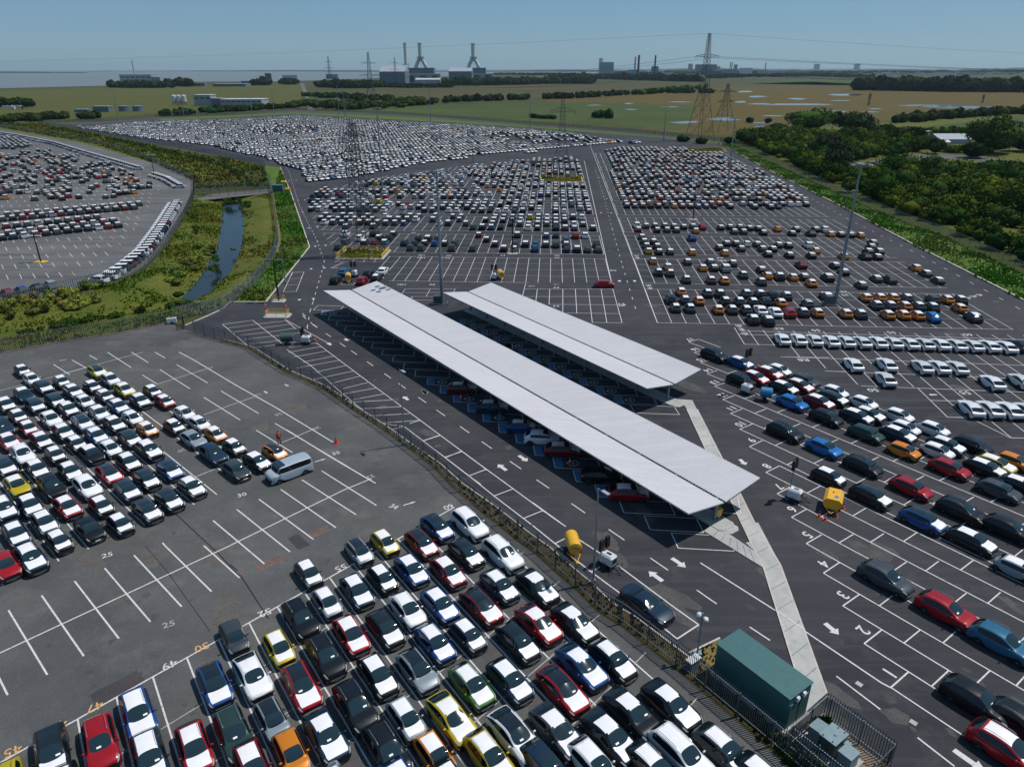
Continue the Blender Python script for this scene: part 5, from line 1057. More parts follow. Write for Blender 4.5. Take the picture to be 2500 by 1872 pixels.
for s in((-.28,.05,4.35),(.3,-.1,4.05)): b=MB(); b.lathe([(.06,.12),(.2,0),(.22,-.1)],12,s,rot=Matrix.Rotation(.7*(1 if s[0]>0 else -1),3,'Y')); b.build('floodlight','white_plastic',t); b=MB(); b.bar((0,0,s[2]+.1),s,.025); b.build('bracket','galv',t)
t=thing('wall_box','grey electrical box on a plinth at the foot of the floodlight post','cabinet',(*[float(v) for v in P(1690,1632)],0),R(36)); b=MB(); b.box((0,0,.5),(1.0,.5,.9)); b.build('casing','unit_grey',t); b=MB(); b.box((0,0,.97),(1.1,.6,.05)); b.build('top','white_plastic',t)
def mast(px,ty,label,cab=True,heads=6,r=.32,group='tall floodlight masts'):
    p=P(*px); h=hgt(px[0],px[1],ty); t=thing('floodlight_mast',label,'mast',(float(p[0]),float(p[1]),0),0,group); pole(MB(),0,0,h,r,r*.45,n=12).build('column','galv',t)
    b=MB(); b.lathe([(.5,h-.35),(.6,h-.3),(.6,h-.15),(.3,h-.1)],10); b.build('head_ring','galv',t)
    for k in range(heads):
        a=2*math.pi*k/heads+.3; d=(math.cos(a),math.sin(a)); b=MB(); b.bar((0,0,h-.22),(d[0]*1.35,d[1]*1.35,h-.2),.06); b.box((d[0]*1.6,d[1]*1.6,h-.32),(.62,.7,.26),a); b.build('floodlight','clad_light' if k%2 else 'galv_dark',t)
    if cab:
        b=MB(); b.box((-.95,.2,.8),(1.3,1.3,1.6)); b.build('control_cabinet','galv_dark',t); b=MB()
        for q in (((-1.9,-.9,.3),(.9,-.9,.3)),((-1.9,1.2,.3),(.9,1.2,.3)),((-1.9,-.9,.3),(-1.9,1.2,.3)),((.9,-.9,.3),(.9,1.2,.3))): b.bar(q[0],q[1],.1)
        for q in ((-1.9,-.9),(.9,-.9),(-1.9,1.2),(.9,1.2)): b.bar((*q,0),(*q,.45),.09)
        b.build('crash_frame','galv',t)
    return t
mast((1080,743),415,'tall floodlight mast standing between the two canopies'); mast((2038,744),398,'tall floodlight mast in the grid of orange hatchbacks')
mast((935,470),262,'floodlight mast with green cabinet beyond the pylon island'); mast((1774,472),287,'floodlight mast in the crowded far corner of parked cars')
for px,ty,l in (((1294,314),224,'distant floodlight mast before the plain green field'),((1052,303),215,'distant floodlight mast below the power station halls'),((842,284),215,'distant floodlight mast beside the far pylon'),((290,296),222,'distant floodlight mast behind the round tanks'),((450,289),224,'distant floodlight mast before the white silos'),((617,287),234,'distant floodlight mast by the low white works'),((670,279),220,'distant floodlight mast near the round basin'),((828,281),211,'distant floodlight mast at the end of the field road'),((846,292),240,'distant short mast in the packed cars'),((1620,345),259,'distant floodlight mast near the tallest pylon')): mast(px,ty,l,False,4,.3)
def small_mast(px,ty,label,island=None):
    p=P(*px); h=hgt(px[0],px[1],ty); t=thing('floodlight_pole',label,'mast',(float(p[0]),float(p[1]),0),0,'dark floodlight poles'); pole(MB(),0,0,h,.17,.1,n=8).build('column','black_metal',t)
    for s in (-1,1): b=MB(); b.box((s*.95,0,h),(1.3,.5,.22),0); b.box((s*.95,.3,h-.1),(1.1,.1,.2)); b.build('floodlight','galv_dark' if island!='w' else 'clad_white',t)
    b=MB(); b.bar((-1.3,0,h-.05),(1.3,0,h-.05),.05); b.build('crossarm','black_metal',t)
    if island in('y','r','w'):
        b=MB(); b.prism([(-1.1,-1),(1.1,-1),(1.3,0),(1.1,1),(-1.1,1),(-1.3,0)],0,.16); b.build('island','concrete' if island!='w' else 'yellow_rail',t)
        if island!='w':
            b=MB()
            for z in(.55,1.05):
                for q in (((-.9,-.8),(.9,-.8)),((.9,-.8),(.9,.8)),((.9,.8),(-.9,.8)),((-.9,.8),(-.9,-.8))): b.bar((*q[0],z),(*q[1],z),.035)
            for q in ((-.9,-.8),(.9,-.8),(.9,.8),(-.9,.8)): b.bar((*q,.1),(*q,1.1),.04)
            b.build('guard_rail','yellow_rail',t)
    return t
small_mast((681,736),636,'dark floodlight pole behind the yellow railed traffic island','y'); small_mast((1251,620),532,'floodlight pole on a yellow railed island among the parked cars','y'); small_mast((1692,537),474,'floodlight pole on a kerbed island by the far hatchbacks','y'); small_mast((100,640),576,'dark floodlight pole alone in the empty grey bays','w'); small_mast((376,422),378,'dark floodlight pole by the perimeter row of white cars','w')
for px,ty,l in (((1350,288),275,'wooden pole in the green field left of the middle pylon'),((770,372),345,'thin dark pole in the packed cars, nearest the road bend'),((986,340),310,'thin dark pole in the packed cars below the power station'),((1155,395),356,'thin dark pole close to the diagonal aisle'),((712,372),338,'thin dark pole over the packed white cars')):
    p=P(*px); h=hgt(px[0],px[1],ty); t=thing('wooden_pole',l,'pole',(float(p[0]),float(p[1]),0)); pole(MB(),0,0,h,.16,.11,n=8).build('shaft','wood',t); b=MB(); b.bar((-.7,0,h-.3),(.7,0,h-.3),.07); b.build('crossarm','wood',t)
for px,h,l in (((2062,512),5.5,'short lamp post standing on the kerb by the east verge'),((697,692),7.5,'lamp column behind the dark pole beside the roadside grass')): lamp(px,h,l,(180,))
# railed island in front of the dark pole
def island(px,a,L,W,label,rails=True,grass=False,rh=1.1,z=.16):
    p=P(*px); t=thing('traffic_island',label,'traffic island',(float(p[0]),float(p[1]),0),R(a)); b=MB(); c=.35
    b.prism([(-L/2+c,-W/2),(L/2-c,-W/2),(L/2,-W/2+c),(L/2,W/2-c),(L/2-c,W/2),(-L/2+c,W/2),(-L/2,W/2-c),(-L/2,-W/2+c)],0,z); b.build('kerb_slab','concrete',t)
    if rails:
        b=MB(); x,y=L/2-.45,W/2-.45
        for zz in (.45,.8,rh):
            for q in (((-x,-y),(x,-y)),((x,-y),(x,y)),((x,y),(-x,y)),((-x,y),(-x,-y))): b.bar((*q[0],zz),(*q[1],zz),.045 if L<8 else .1)
        n=max(2,int(L/2))
        for i in range(n+1):
            for s in(-1,1): b.bar((-x+2*x*i/n,s*y,.1),(-x+2*x*i/n,s*y,rh+.03),.05)
        b.build('guard_rail','yellow_rail',t)
    if grass: 
        b=MB(); b.prism([(-L/2+.8,-W/2+.8),(L/2-.8,-W/2+.8),(L/2-.8,W/2-.8),(-L/2+.8,W/2-.8)],z,z+.05); b.build('soil','dry_grass',t)
    return t
island((678,772),0,4.6,2.6,'concrete island ringed by yellow guard rails near the bay entrance'); 
# pylon islands
ISL=[]
for px,a,L,W,l in (((887,622),-3,11.5,9.5,'grassy yellow-railed island under the nearest pylon'),((1370,440),-3,17.,12.,'grassy yellow-railed island under the middle pylon'),((1722,368),-4,20,14.,'grassy island under the tallest pylon at the far corner')):
    island(px,a,L,W,l,True,True); p=P(*px); ISL.append((p,a,L,W))
# ------------------------------------------------------------------ pylons
def pylon(p,h,bw,label,yaw,arms,w1=.06,split=.42,topw=.8,group='lattice pylons'):
    t=thing('pylon',label,'pylon',(float(p[0]),float(p[1]),0),yaw,group)
    def hw(z): u=z/h; return (bw*(1-u/split)+bw*.36*(u/split))/2 if u<split else (bw*.36*(1-(u-split)/(1-split))+topw*(u-split)/(1-split))/2
    levels=[0]; z=0
    while z<h*.995: z+=max(1.1,hw(z)*1.55); levels.append(min(z,h))
    b=MB(); g=MB(); C4=((1,1),(1,-1),(-1,-1),(-1,1))
    for a,c in zip(levels,levels[1:]):
        if c-a<.2: continue
        A_,B_=hw(a),hw(c)
        for i in range(4):
            x,y=C4[i]; u,v=C4[(i+1)%4]; b.bar((x*A_,y*A_,a),(x*B_,y*B_,c),w1*(1.5 if a<h*split else 1.1))
            g.bar((x*A_,y*A_,a),(u*B_,v*B_,c),w1*.7); g.bar((u*A_,v*A_,a),(x*B_,y*B_,c),w1*.7); g.bar((x*B_,y*B_,c),(u*B_,v*B_,c),w1*.7)
    b.build('leg_frame','steel_pylon',t); g.build('bracing','steel_pylon',t)
    for fz,L in arms:
        z=h*fz; k=hw(z)
        for s in(-1,1):
            b=MB(); 
            for y in(-k,k): b.bar((s*k,y,z),(s*L,0,z+.4),w1); b.bar((s*k,y,z+1.5),(s*L,0,z+.45),w1)
            n=4
            for i in range(n): f=i/n; f2=(i+.5)/n; q=lambda f,zz:(s*(k+(L-k)*f),k*(1-f),zz); b.bar((s*(k+(L-k)*f),k*(1-f),z+.4*f),(s*(k+(L-k)*f2),k*(1-f2),z+1.5-1.05*f2),w1*.6); b.bar((s*(k+(L-k)*f),-k*(1-f),z+.4*f),(s*(k+(L-k)*f2),-k*(1-f2),z+1.5-1.05*f2),w1*.6)
            b.build('crossarm','steel_pylon',t); b=MB(); b.lathe([(.05,0),(.12,-.3),(.06,-.5),(.12,-.9),(.06,-1.2),(.1,-1.5)],6,(s*L,0,z+.35)); b.build('insulator','galv_dark',t)
    return t
PY=[]
for px,ty,bw,l,yaw,arms in (((887,622),300,7.6,'nearest steel pylon on the yellow railed island',R(-20),((.62,3.2),(.78,2.6),(.9,2.1))),((1370,440),240,8.,'middle steel pylon rising from the second yellow railed island',R(-5),((.84,4.6),)),):
    p=P(*px); h=hgt(px[0],px[1],ty); PY.append((p,h)); pylon(p,h,bw,l,yaw,arms,.085,.5,1.0)
p=P(1707,343); h=hgt(1707,343,82); pylon(p,h,12.5,'tallest steel pylon with long angled crossarms at the far corner',R(24),((.79,8.2),(.64,7.6),(.47,10.)),.13,.45,1.2); PT=(p,h)
p=P(1765,322); h=hgt(1765,322,205); pylon(p,h,14,'slim steel pylon just behind the tallest one',R(10),((.83,6.),(.62,6.)),.15,.5,1.0)
for px,ty,l,wd in (((908,262),128,'lattice pylon in the scrub before the power station',11.),((807,206),138,'small distant pylon left of the power station halls',11.),((967,212),140,'small distant pylon in front of the grey power hall',10.),((2120,258),228,'faint pylon standing in the flooded marsh',9.),((2398,252),232,'faintest pylon far out in the marsh',8.)):
    p=P(*px); h=hgt(px[0],px[1],ty); pylon(p,h,wd*h/48,l,R(4),((.8,.14*h),(.58,.2*h)),.05+.00009*float(np.hypot(*p)) if h<30 else .12+.00009*float(np.hypot(*p)),.45,1.6)
def wire(a,b,sag,label,r=.04):
    m=MB(); n=14; q=[]
    for i in range(n+1): t=i/n; q.append((a[0]*(1-t)+b[0]*t,a[1]*(1-t)+b[1]*t,a[2]*(1-t)+b[2]*t-sag*4*t*(1-t)))
    for u,v in zip(q,q[1:]): m.bar(u,v,r,n=3)
    tag(m.build('overhead_wire','wire'),label,'power line','overhead wires')
tp,th=PT
wire((*tp,th),(*P(-1200,262),50),9,'topmost wire leaving the tallest pylon toward the sea',.045); wire((*tp,th),(tp[0]+900,tp[1]+260,46),9,'topmost wire leaving the tallest pylon toward the marsh',.045)
for i,(fz,dx) in enumerate(((.79,8),(.79,-8),(.64,7.5),(.64,-7.5))):
    e=P(908,262); wire((tp[0]+dx,tp[1],th*fz),(e[0]+dx*.6,e[1],34-8*(i//2)),7,ORD[i]+' of four conductors running from the tallest pylon to the power station',.08)
    wire((tp[0]+dx,tp[1],th*fz),(tp[0]+900,tp[1]+250+dx*2,38-10*(i//2)),8,ORD[i]+' of four conductors running from the tallest pylon across the marsh',.08)
# ------------------------------------------------------------------ site kit
def light_tower(px,a,label,raised=0.,o=None):
    p=P(*(Zm(o,[px])[0] if o else px)); t=thing('lighting_tower',label,'lighting tower',(float(p[0]),float(p[1]),0),R(a),'mobile lighting towers')
    b=MB(); b.prism([(-.62,-.45),(.62,-.45),(.7,-.3),(.7,.3),(.62,.45),(-.62,.45)],.5,1.25); b.add([(-.62,-.45,1.25),(.62,-.45,1.25),(.5,-.3,1.42),(-.5,-.3,1.42),(-.5,.3,1.42),(.5,.3,1.42),(.62,.45,1.25),(-.62,.45,1.25)],[(0,1,2,3),(3,2,5,4),(4,5,6,7),(0,3,4,7),(1,6,5,2)]); b.build('hood','white_plastic',t)
    b=MB(); b.box((.71,0,.9),(.03,.6,.5)); b.box((.1,0,1.43),(.5,.25,.02)); b.build('grille','black_metal',t); b=MB(); b.box((0,0,.42),(1.5,1.0,.14)); b.bar((.7,-.4,.4),(1.7,0,.42),.05); b.bar((.7,.4,.4),(1.7,0,.42),.05); b.build('chassis','black_metal',t)
    for s in(-1,1): b=MB(); b.lathe([(.2,-.09),(.3,-.09),(.3,.09),(.2,.09)],14,(0,s*.62,.3),'y'); b.build('wheel','tyre',t)
    hh=2.4+raised; b=MB(); b.bar((-.5,0,.5),(-.5,0,hh),.09); b.bar((-.5,0,1.),(-.5,0,hh+.3),.05); b.build('telescopic_mast','galv',t)
    for i in range(3):
        for s in(-1,1): b=MB(); b.box((-.5+.05,s*.40,hh+.2-.38*i),(.26,.44,.33)); b.bar((-.5,0,hh+.2-.34*i),(-.5,s*.3,hh+.2-.34*i),.03); b.build('floodlight','black_metal',t)
    for s in ((1.,.75),(1.,-.75),(-.9,.75),(-.9,-.75)): b=MB(); b.bar((s[0]*.6,s[1]*.6,.42),(s[0],s[1],.35),.035); b.bar((s[0],s[1],.6),(s[0],s[1],.0),.03); b.build('outrigger','black_metal',t)
    return t
light_tower((1483,1382),-45,'white mobile lighting tower beside the yellow cylindrical bowser in the roadside bay'); light_tower((1937,1222),-40,'white mobile lighting tower with raised mast next to the yellow box bowser',1.9); light_tower((425,425),-50,'white mobile lighting tower with its tall mast up amid the numbered bays',3.6,ZZ); light_tower((748,840),0,'white mobile lighting tower beside the dark green tank'); light_tower((1206,684),95,'white mobile lighting tower behind the shorter canopy',.6); light_tower((866,676),85,'white mobile lighting tower near the pylon island',.6)
def bowser(px,a,mat,label,L=2.2,r=.62,o=None):
    p=P(*(Zm(o,[px])[0] if o else px)); t=thing('fuel_bowser',label,'fuel bowser',(float(p[0]),float(p[1]),0),R(a),'trailer fuel bowsers')
    b=MB(); b.lathe([(r*.6,-L/2),(r*.94,-L/2+.04),(r,-L/2+.1),(r,L/2-.1),(r*.94,L/2-.04),(r*.6,L/2)],28,(0,0,.62+r),'x'); o_=b.build('tank',mat,t,smooth=False); b=MB(); b.box((L/2+.01,0,.75+r),(.02,r*1.0,.2)); b.build('name_plate','unit_grey',t)
    b=MB(); b.box((0,0,.55),(L*.9,.12,.14)); b.bar((L/2-.2,-.5,.55),(L/2+.85,0,.5),.06); b.bar((L/2-.2,.5,.55),(L/2+.85,0,.5),.06); b.bar((L/2-.2,-.5,.55),(L/2-.2,.5,.55),.06); b.box((L/2+.9,0,.48),(.25,.2,.14)); b.build('drawbar',mat,t)
    for s in(-1,1): b=MB(); b.lathe([(.2,-.09),(.3,-.09),(.3,.09),(.2,.09)],14,(-.1,s*(r+.08),.3),'y'); b.build('wheel','tyre',t)
    return t
bowser((1398,1350),-83,'yellow','large yellow cylindrical bowser trailer parked in the roadside bay'); bowser((548,468),-20,'blue_tank','blue cylindrical tank trailer in the numbered bays',1.5,.62,ZZ); bowser((702,840),10,'green_tank','dark green cylindrical tank trailer on the fence-side bays',2.,.62); bowser((840,1385),-75,'yellow','yellow cylindrical bowser behind the shorter canopy',2.2,.6,ZU); bowser((851,688),-80,'yellow','yellow cylindrical bowser among cars by the pylon island',2.,.6)
p=P(2030,1240); t=thing('fuel_bowser','orange-yellow box bowser trailer guarded by striped cones','fuel bowser',(float(p[0]),float(p[1]),0),R(-118)); b=MB(); c=.35
b.add([(x,s*w,z) for x in(-1.15,1.15) for w,z in ((.55,.55),(.85,.95),(.85,1.35),(.55,1.65)) for s in(-1,1)],[(0,2,10,8),(2,4,12,10),(4,6,14,12),(6,7,15,14),(7,5,13,15),(5,3,11,13),(3,1,9,11),(1,0,8,9),(0,1,3,2),(2,3,5,4),(4,5,7,6),(8,10,11,9),(10,12,13,11),(12,14,15,13)]); b.build('tank','yellow',t)
b=MB(); b.box((.5,.25,1.66),(.45,.35,.015)); b.build('label_plate','clad_blue',t); b=MB(); b.box((-.3,-.1,1.67),(.16,.16,.03)); b.build('filler_cap','black_metal',t); b=MB(); b.bar((1.1,-.5,.5),(1.9,0,.5),.06); b.bar((1.1,.5,.5),(1.9,0,.5),.06); b.build('drawbar','yellow',t)
for s in(-1,1): b=MB(); b.lathe([(.2,-.09),(.3,-.09),(.3,.09),(.2,.09)],14,(0,s*.75,.3),'y'); b.build('wheel','tyre',t)
def cone(px,label,h=.75,striped=True,o=None,z=0.,mat='orange_plastic'):
    p=P(*(Zm(o,[px])[0] if o else px)); t=thing('traffic_cone',label,'traffic cone',(float(p[0]),float(p[1]),z),rnd.random(),'traffic cones'); b=MB(); b.box((0,0,.025),(h*.52,h*.52,.05)); b.build('base',mat,t); b=MB(); q=[(.18,.05),(.125,.35),(.085,.6),(.035,1.)]; b.lathe([(r*h,z_*h) for r,z_ in q],14,m=0,ms=[0,1 if striped else 0,0]); b.build('body',[mat,'clad_white'],t)
cone((821,1083),'tall plain red cone alone at the end of the grey lot line',1.,False); cone((1485,1368),'tall plain red cone beside the white lighting tower',1.,False)
for q,l in (((1652,893),'striped cone at the outer front corner of the box bowser'),((1735,935),'striped cone directly before the box bowser drawbar'),((1885,895),'striped cone at the near side of the box bowser'),((1972,785),'striped cone behind the box bowser')): cone(q,l,.75,True,Z8)
for q,l in (((47,945),'striped cone at the edge of the roadside grass'),((368,960),'striped cone between the dark pole and the railed island'),((75,1050),'striped cone touching the corner of the yellow railed island'),((822,1490),'striped cone at the end of the lighting tower by the dark tank')): cone(q,l,.9,True,(640,600,6.371))
for q,l in (((517,392),'striped cone in the charging bay behind the first dark red crossover'),((1618,1045),'striped cone in the charging bay ahead of the black fastback')): cone(q,l,.95,True,ZX)
cone((910,585),'blue plastic cone in the charging bay behind the blue hatchback',.95,False,ZX,mat='blue_tank')
# chargers
for i,k in enumerate((2,6,9,13)):
    _,n_,d_,L_,hf=T1; base=C1L+cd*(8+k*4.6)+n_*(hf); t=thing('charger',f'grey charging post, {ORD[i]} along the long canopy spine from its near end','charger',(float(base[0]),float(base[1]),.14),math.atan2(cd[1],cd[0]),'charging posts'); b=MB(); b.box((0,0,.7),(.35,.25,1.4)); b.build('casing','unit_grey',t); b=MB(); b.box((0,-.14,1.1),(.2,.02,.2)); b.build('screen','black_metal',t)
t=thing('generator','small white wheeled generator inside the lot gate','generator',(*[float(v) for v in P(421,790)],0),R(20)); b=MB(); b.box((0,0,.6),(1.5,.9,.8)); b.build('casing','white_plastic',t); b=MB(); b.box((0,0,1.02),(1.3,.7,.05)); b.build('lid','clad_light',t)
for s in(-1,1): b=MB(); b.lathe([(.2,-.07),(.25,-.07),(.25,.07),(.2,.07)],12,(0,s*.5,.25),'y'); b.build('wheel','tyre',t)
p=P(681,470); t=thing('roadside_cabinet','dark green steel cabinet in the grass by the ditch crossing','cabinet',(float(p[0]),float(p[1]),0)); b=MB(); b.box((0,0,1.3),(3.6,2.4,2.5)); b.build('walls','container_green',t); b=MB(); b.box((0,0,2.6),(3.8,2.6,.1)); b.build('roof','green_tank',t); b=MB(); b.box((0,-1.21,1.2),(1.0,.04,2.)); b.build('door','green_tank',t)
for q,l in (((693,450),'yellow grit bin on the verge beyond the green cabinet'),((703,468),'yellow grit bin beside the dark green cabinet')):
    p=P(*q); t=thing('grit_bin',l,'grit bin',(float(p[0]),float(p[1]),0)); b=MB(); b.prism([(-.8,-.5),(.8,-.5),(.8,.5),(-.8,.5)],0,.8); b.build('bin_body','yellow',t); b=MB(); b.lathe([(.55,-.85),(.55,.85)],14,(0,0,.75),'x'); b.build('lid','yellow',t)
mb=MB(); 
for q in ((912,1035,ZR),(1318,1322,ZR)):
    c=P(*Zm(q[2],[(q[0],q[1])])[0]); mb.box((c[0],c[1],.02),(.45,.38,.02),R(-50))
struct('drain_cover',mb,'concrete')
# ------------------------------------------------------------------ people
def person(p,face,label,top,hair='black_metal',h=1.8):
    t=thing('person',label,'person',(float(p[0]),float(p[1]),.03),R(face)); s=h/1.8
    J=[((0,0,.95),.13),((0,0,1.12),.125),((0,0,1.33),.155),((0,0,1.46),.10),((.01,0,1.53),.06),((.015,0,1.60),.075),((.02,0,1.68),.095),((.015,0,1.76),.075)]
    E_=[(i,i+1) for i in range(7)]
    for s_,st in ((1,.16),(-1,-.14)):
        b0=len(J); J+=[((0,s_*.09,.90),.095),((st*.5,s_*.10,.50),.065),((st*.9-.02,s_*.105,.10),.045),((st*.9+.13,s_*.11,.035),.035)]; E_+=[(0,b0),(b0,b0+1),(b0+1,b0+2),(b0+2,b0+3)]
        b0=len(J); J+=[((0,s_*.19,1.40),.065),((-st*.35,s_*.25,1.13),.05),((-st*.5+.08,s_*.26,.90),.036),((-st*.55+.11,s_*.26,.82),.03)]; E_+=[(3,b0),(b0,b0+1),(b0+1,b0+2),(b0+2,b0+3)]
        for k in range(4):
            J.append(((-st*.55+.11+.012*k-.02,s_*(.255+.0),.73+.008*abs(k-1.5)),.009)); E_.append((b0+3,len(J)-1))
        J.append(((-st*.55+.155,s_*.245,.79),.011)); E_.append((b0+3,len(J)-1))
    me=bpy.data.meshes.new('body'); me.from_pydata([Vector(a)*s for a,_ in J],E_,[]); ob=bpy.data.objects.new('body',me); COL.objects.link(ob); sk=ob.modifiers.new('k','SKIN'); 
    for i,(a,r) in enumerate(J): me.skin_vertices[0].data[i].radius=(r*s,r*s)
    me.skin_vertices[0].data[0].use_root=True; sb=ob.modifiers.new('s','SUBSURF'); sb.levels=1; sb.render_levels=1
    dg=bpy.context.evaluated_depsgraph_get(); m2=bpy.data.meshes.new_from_object(ob.evaluated_get(dg)); bpy.data.objects.remove(ob)
    for k in ('cloth_dark','skin'): m2.materials.append(MAT[k])
    for q in m2.polygons: q.use_smooth=True; z=q.center.z/s; q.material_index=1 if (z>1.50 or (z<.86 and abs(q.center.y)>.2*s and z>.7)) else 0
    ob=bpy.data.objects.new('body',m2); COL.objects.link(ob); ob.parent=t
    # waistcoat and hair follow the body
    for nm,mt,f,off in (('hi_vis_vest',top,lambda c:.98<c.z/s<1.47 and abs(c.y)<.2*s,.018),('hair',hair,lambda c:c.z/s>1.69 or (c.z/s>1.6 and c.x<-.02),.012)):
        vs=[];fs=[];ix={}
        for q in m2.polygons:
            if f(q.center):
                for i in q.vertices:
                    if i not in ix: ix[i]=len(vs); vs.append(m2.vertices[i].co+m2.vertices[i].normal*off)
                fs.append(tuple(ix[i] for i in q.vertices))
        b=MB(); b.add(vs,fs); b.build(nm,mt,t,smooth=True)
    b=MB()
    for y in(-.035,.035): b.lathe([(.001,-.01),(.011,0),(.001,.01)],6,(.108*s,y*s,1.69*s),'x')
    b.box((.112*s,0,1.665*s),(.02,.018,.035)); b.build('face','cloth_dark',t)
person(P(682.5,1084),-50,'person in an orange hi-vis vest and dark trousers behind the orange hatchback','hi_vis')
person(P(89.5,359),-20,'one of two people in orange hi-vis walking by the far perimeter row','hi_vis'); person(P(97.5,358),-20,'second of two people in orange hi-vis, nearer the white cars','hi_vis')
# ------------------------------------------------------------------ vegetation
def tufts(name,polys,dens,size,cols,kind='stuff',label=None,cat=None,zf=None,hmul=1.):
    Vs=[];Cs=[];n=0
    for poly,dn in polys:
        pl=[tuple(p) for p in poly]; xs=[p[0] for p in pl]; ys=[p[1] for p in pl]; A=(max(xs)-min(xs))*(max(ys)-min(ys)); N=int(A*dens*dn)
        X=npr.uniform(min(xs),max(xs),N); Y=npr.uniform(min(ys),max(ys),N)
        for x,y in zip(X,Y):
            if not inpoly(x,y,pl): continue
            z=zf(x,y) if zf else .03; 
            s=size*rnd.uniform(.6,1.5)*(1+.4*math.sin(x*.31+math.sin(y*.23)*2)); pt=(math.sin(x*.11+y*.05)+math.sin(y*.13-x*.04+2)+math.sin(x*.53+y*.41)*.6)/2.6; 
            c=cols[0] if pt<-.25 else cols[1] if pt<.3 else cols[2]; c=[v*rnd.uniform(.95,1.35) for v in c]
            for k in range(3):
                a=rnd.uniform(0,6.28); dx,dy=math.cos(a)*s*.5,math.sin(a)*s*.5; lx,ly=rnd.uniform(-.4,.4)*s,rnd.uniform(-.4,.4)*s; h=s*hmul*rnd.uniform(.7,1.2)
                Vs+= [(x-dx,y-dy,z),(x+dx,y+dy,z),(x+dx*.5+lx,y+dy*.5+ly,z+h),(x-dx*.5+lx,y-dy*.5+ly,z+h*.9)]; Cs.append(c)
    V=np.array(Vs); F=np.arange(len(V)).reshape(-1,4); return tag(np_mesh(name,V,F,np.array(Cs),'leaf'),label,cat,None,kind)
FC=np.array([[r[0],r[1],r[2],r[3]] for r in fine]); MID=(FC[:,1]+FC[:,2])/2
def ditch_z(x,y):
    i=int(np.argmin(((MID-np.array([x,y]))**2).sum(1))); l,a,b,r=FC[i]; p=np.array([x,y]); ax=r-l; L=float(np.hypot(*ax)); ax=ax/L; s=float((p-l)@ax); sa=float((a-l)@ax); sb=float((b-l)@ax)
    if s<0 or s>L: return .0
    if sa<=s<=sb: return None
    u=s/max(sa,.1) if s<sa else (L-s)/max(L-sb,.1); u=max(0,min(1,u)); return (WZ-.10)*max(0,(u-.35)/.65)**.9
def dz(x,y):
    z=ditch_z(x,y); return -4. if z is None else z-.03
half=len(ST)-1
tufts('bank_grass',[([s[0] for s in st]+[s[3] for s in st[::-1]],1.)],4.4,.30,((.10,.16,.016),(.15,.18,.022),(.16,.155,.025)),zf=dz,label='rough green and rusty grass on both banks of the water ditch',cat='grass')
tufts('verge_grass',[([P(*p) for p in [(685,412),(708,470),(753,603),(648,735),(565,735),(560,742),(600,705),(650,655),(672,630),(684,600),(686,575),(676,520),(668,468)]],1.5)],3.,.34,((.075,.19,.02),(.10,.21,.028),(.14,.17,.035)),label='bright green grass between the ditch fence and perimeter road',cat='grass')
tufts('verge_grass',[([P(*p) for p in [(1733,346),(1760,355),(1892,426),(2062,511),(2242,607),(2423,698),(2500,738),(2640,800),(2640,735),(2500,672),(2315,582),(2170,528),(2080,488),(1953,430),(1790,354)]],1.)],3.2,.36,((.08,.20,.02),(.09,.18,.02),(.15,.20,.04)),label='long bright grass strip between the east kerb and woodland fence',cat='grass',hmul=.8)
vp=[tuple(p) for p in offs(FAL,-.1)]+[tuple(p) for p in kerb_in[::-1]]
tufts('weeds',[(vp,1.)],7.,.17,((.035,.045,.012),(.10,.07,.03),(.07,.06,.025)),label='dry weeds and grass along the palisade fence foot',cat='weeds',zf=lambda x,y:.05)
tufts('weeds',[([P(*p) for p in Zm(ZC,[(955,985),(1115,892),(1112,1100),(1020,1110),(960,1040)])],1.)],16.,.22,((.13,.06,.02),(.05,.07,.012),(.12,.09,.03)),label='rusty weeds between the floodlight post and green container',cat='weeds',zf=lambda x,y:.045)
tufts('weeds',[([sC,sC*.4+sD*.6,(sC+sD)*.5+unit(sA-sC)*.8,sC+unit(sA-sC)*1.2],1.),([sA,sA+unit(sB-sA)*1.2,sA+unit(sC-sA)*1.2],2.),([sC-unit(sB-sA)*2,sD,sD-unit(sA-sC)*1.,sC-unit(sB-sA)*2-unit(sA-sC)*1.],1.)],14.,.28,((.05,.09,.012),(.06,.10,.02),(.10,.10,.02)),label='green weeds growing around the transformer enclosure',cat='weeds',zf=lambda x,y:.045)
for p,a,L,W in ISL:
    q=[p+ud(a)*dx+ud(a+90)*dy for dx,dy in ((-L/2+.9,-W/2+.9),(L/2-.9,-W/2+.9),(L/2-.9,W/2-.9),(-L/2+.9,W/2-.9))]; tufts('island_grass',[(q,1.)],4.,.45,((.18,.19,.02),(.24,.22,.03),(.13,.17,.02)),label=None,zf=lambda x,y:.2)
tufts('far_grass',[([P(*p) for p in [(0,305),(95,303),(250,332),(430,368),(560,392),(645,408),(655,455),(560,458),(480,462),(470,440),(380,400),(220,350),(0,312)]],1.)],.5,.7,((.08,.12,.018),(.13,.14,.024),(.14,.12,.026)),label=None)
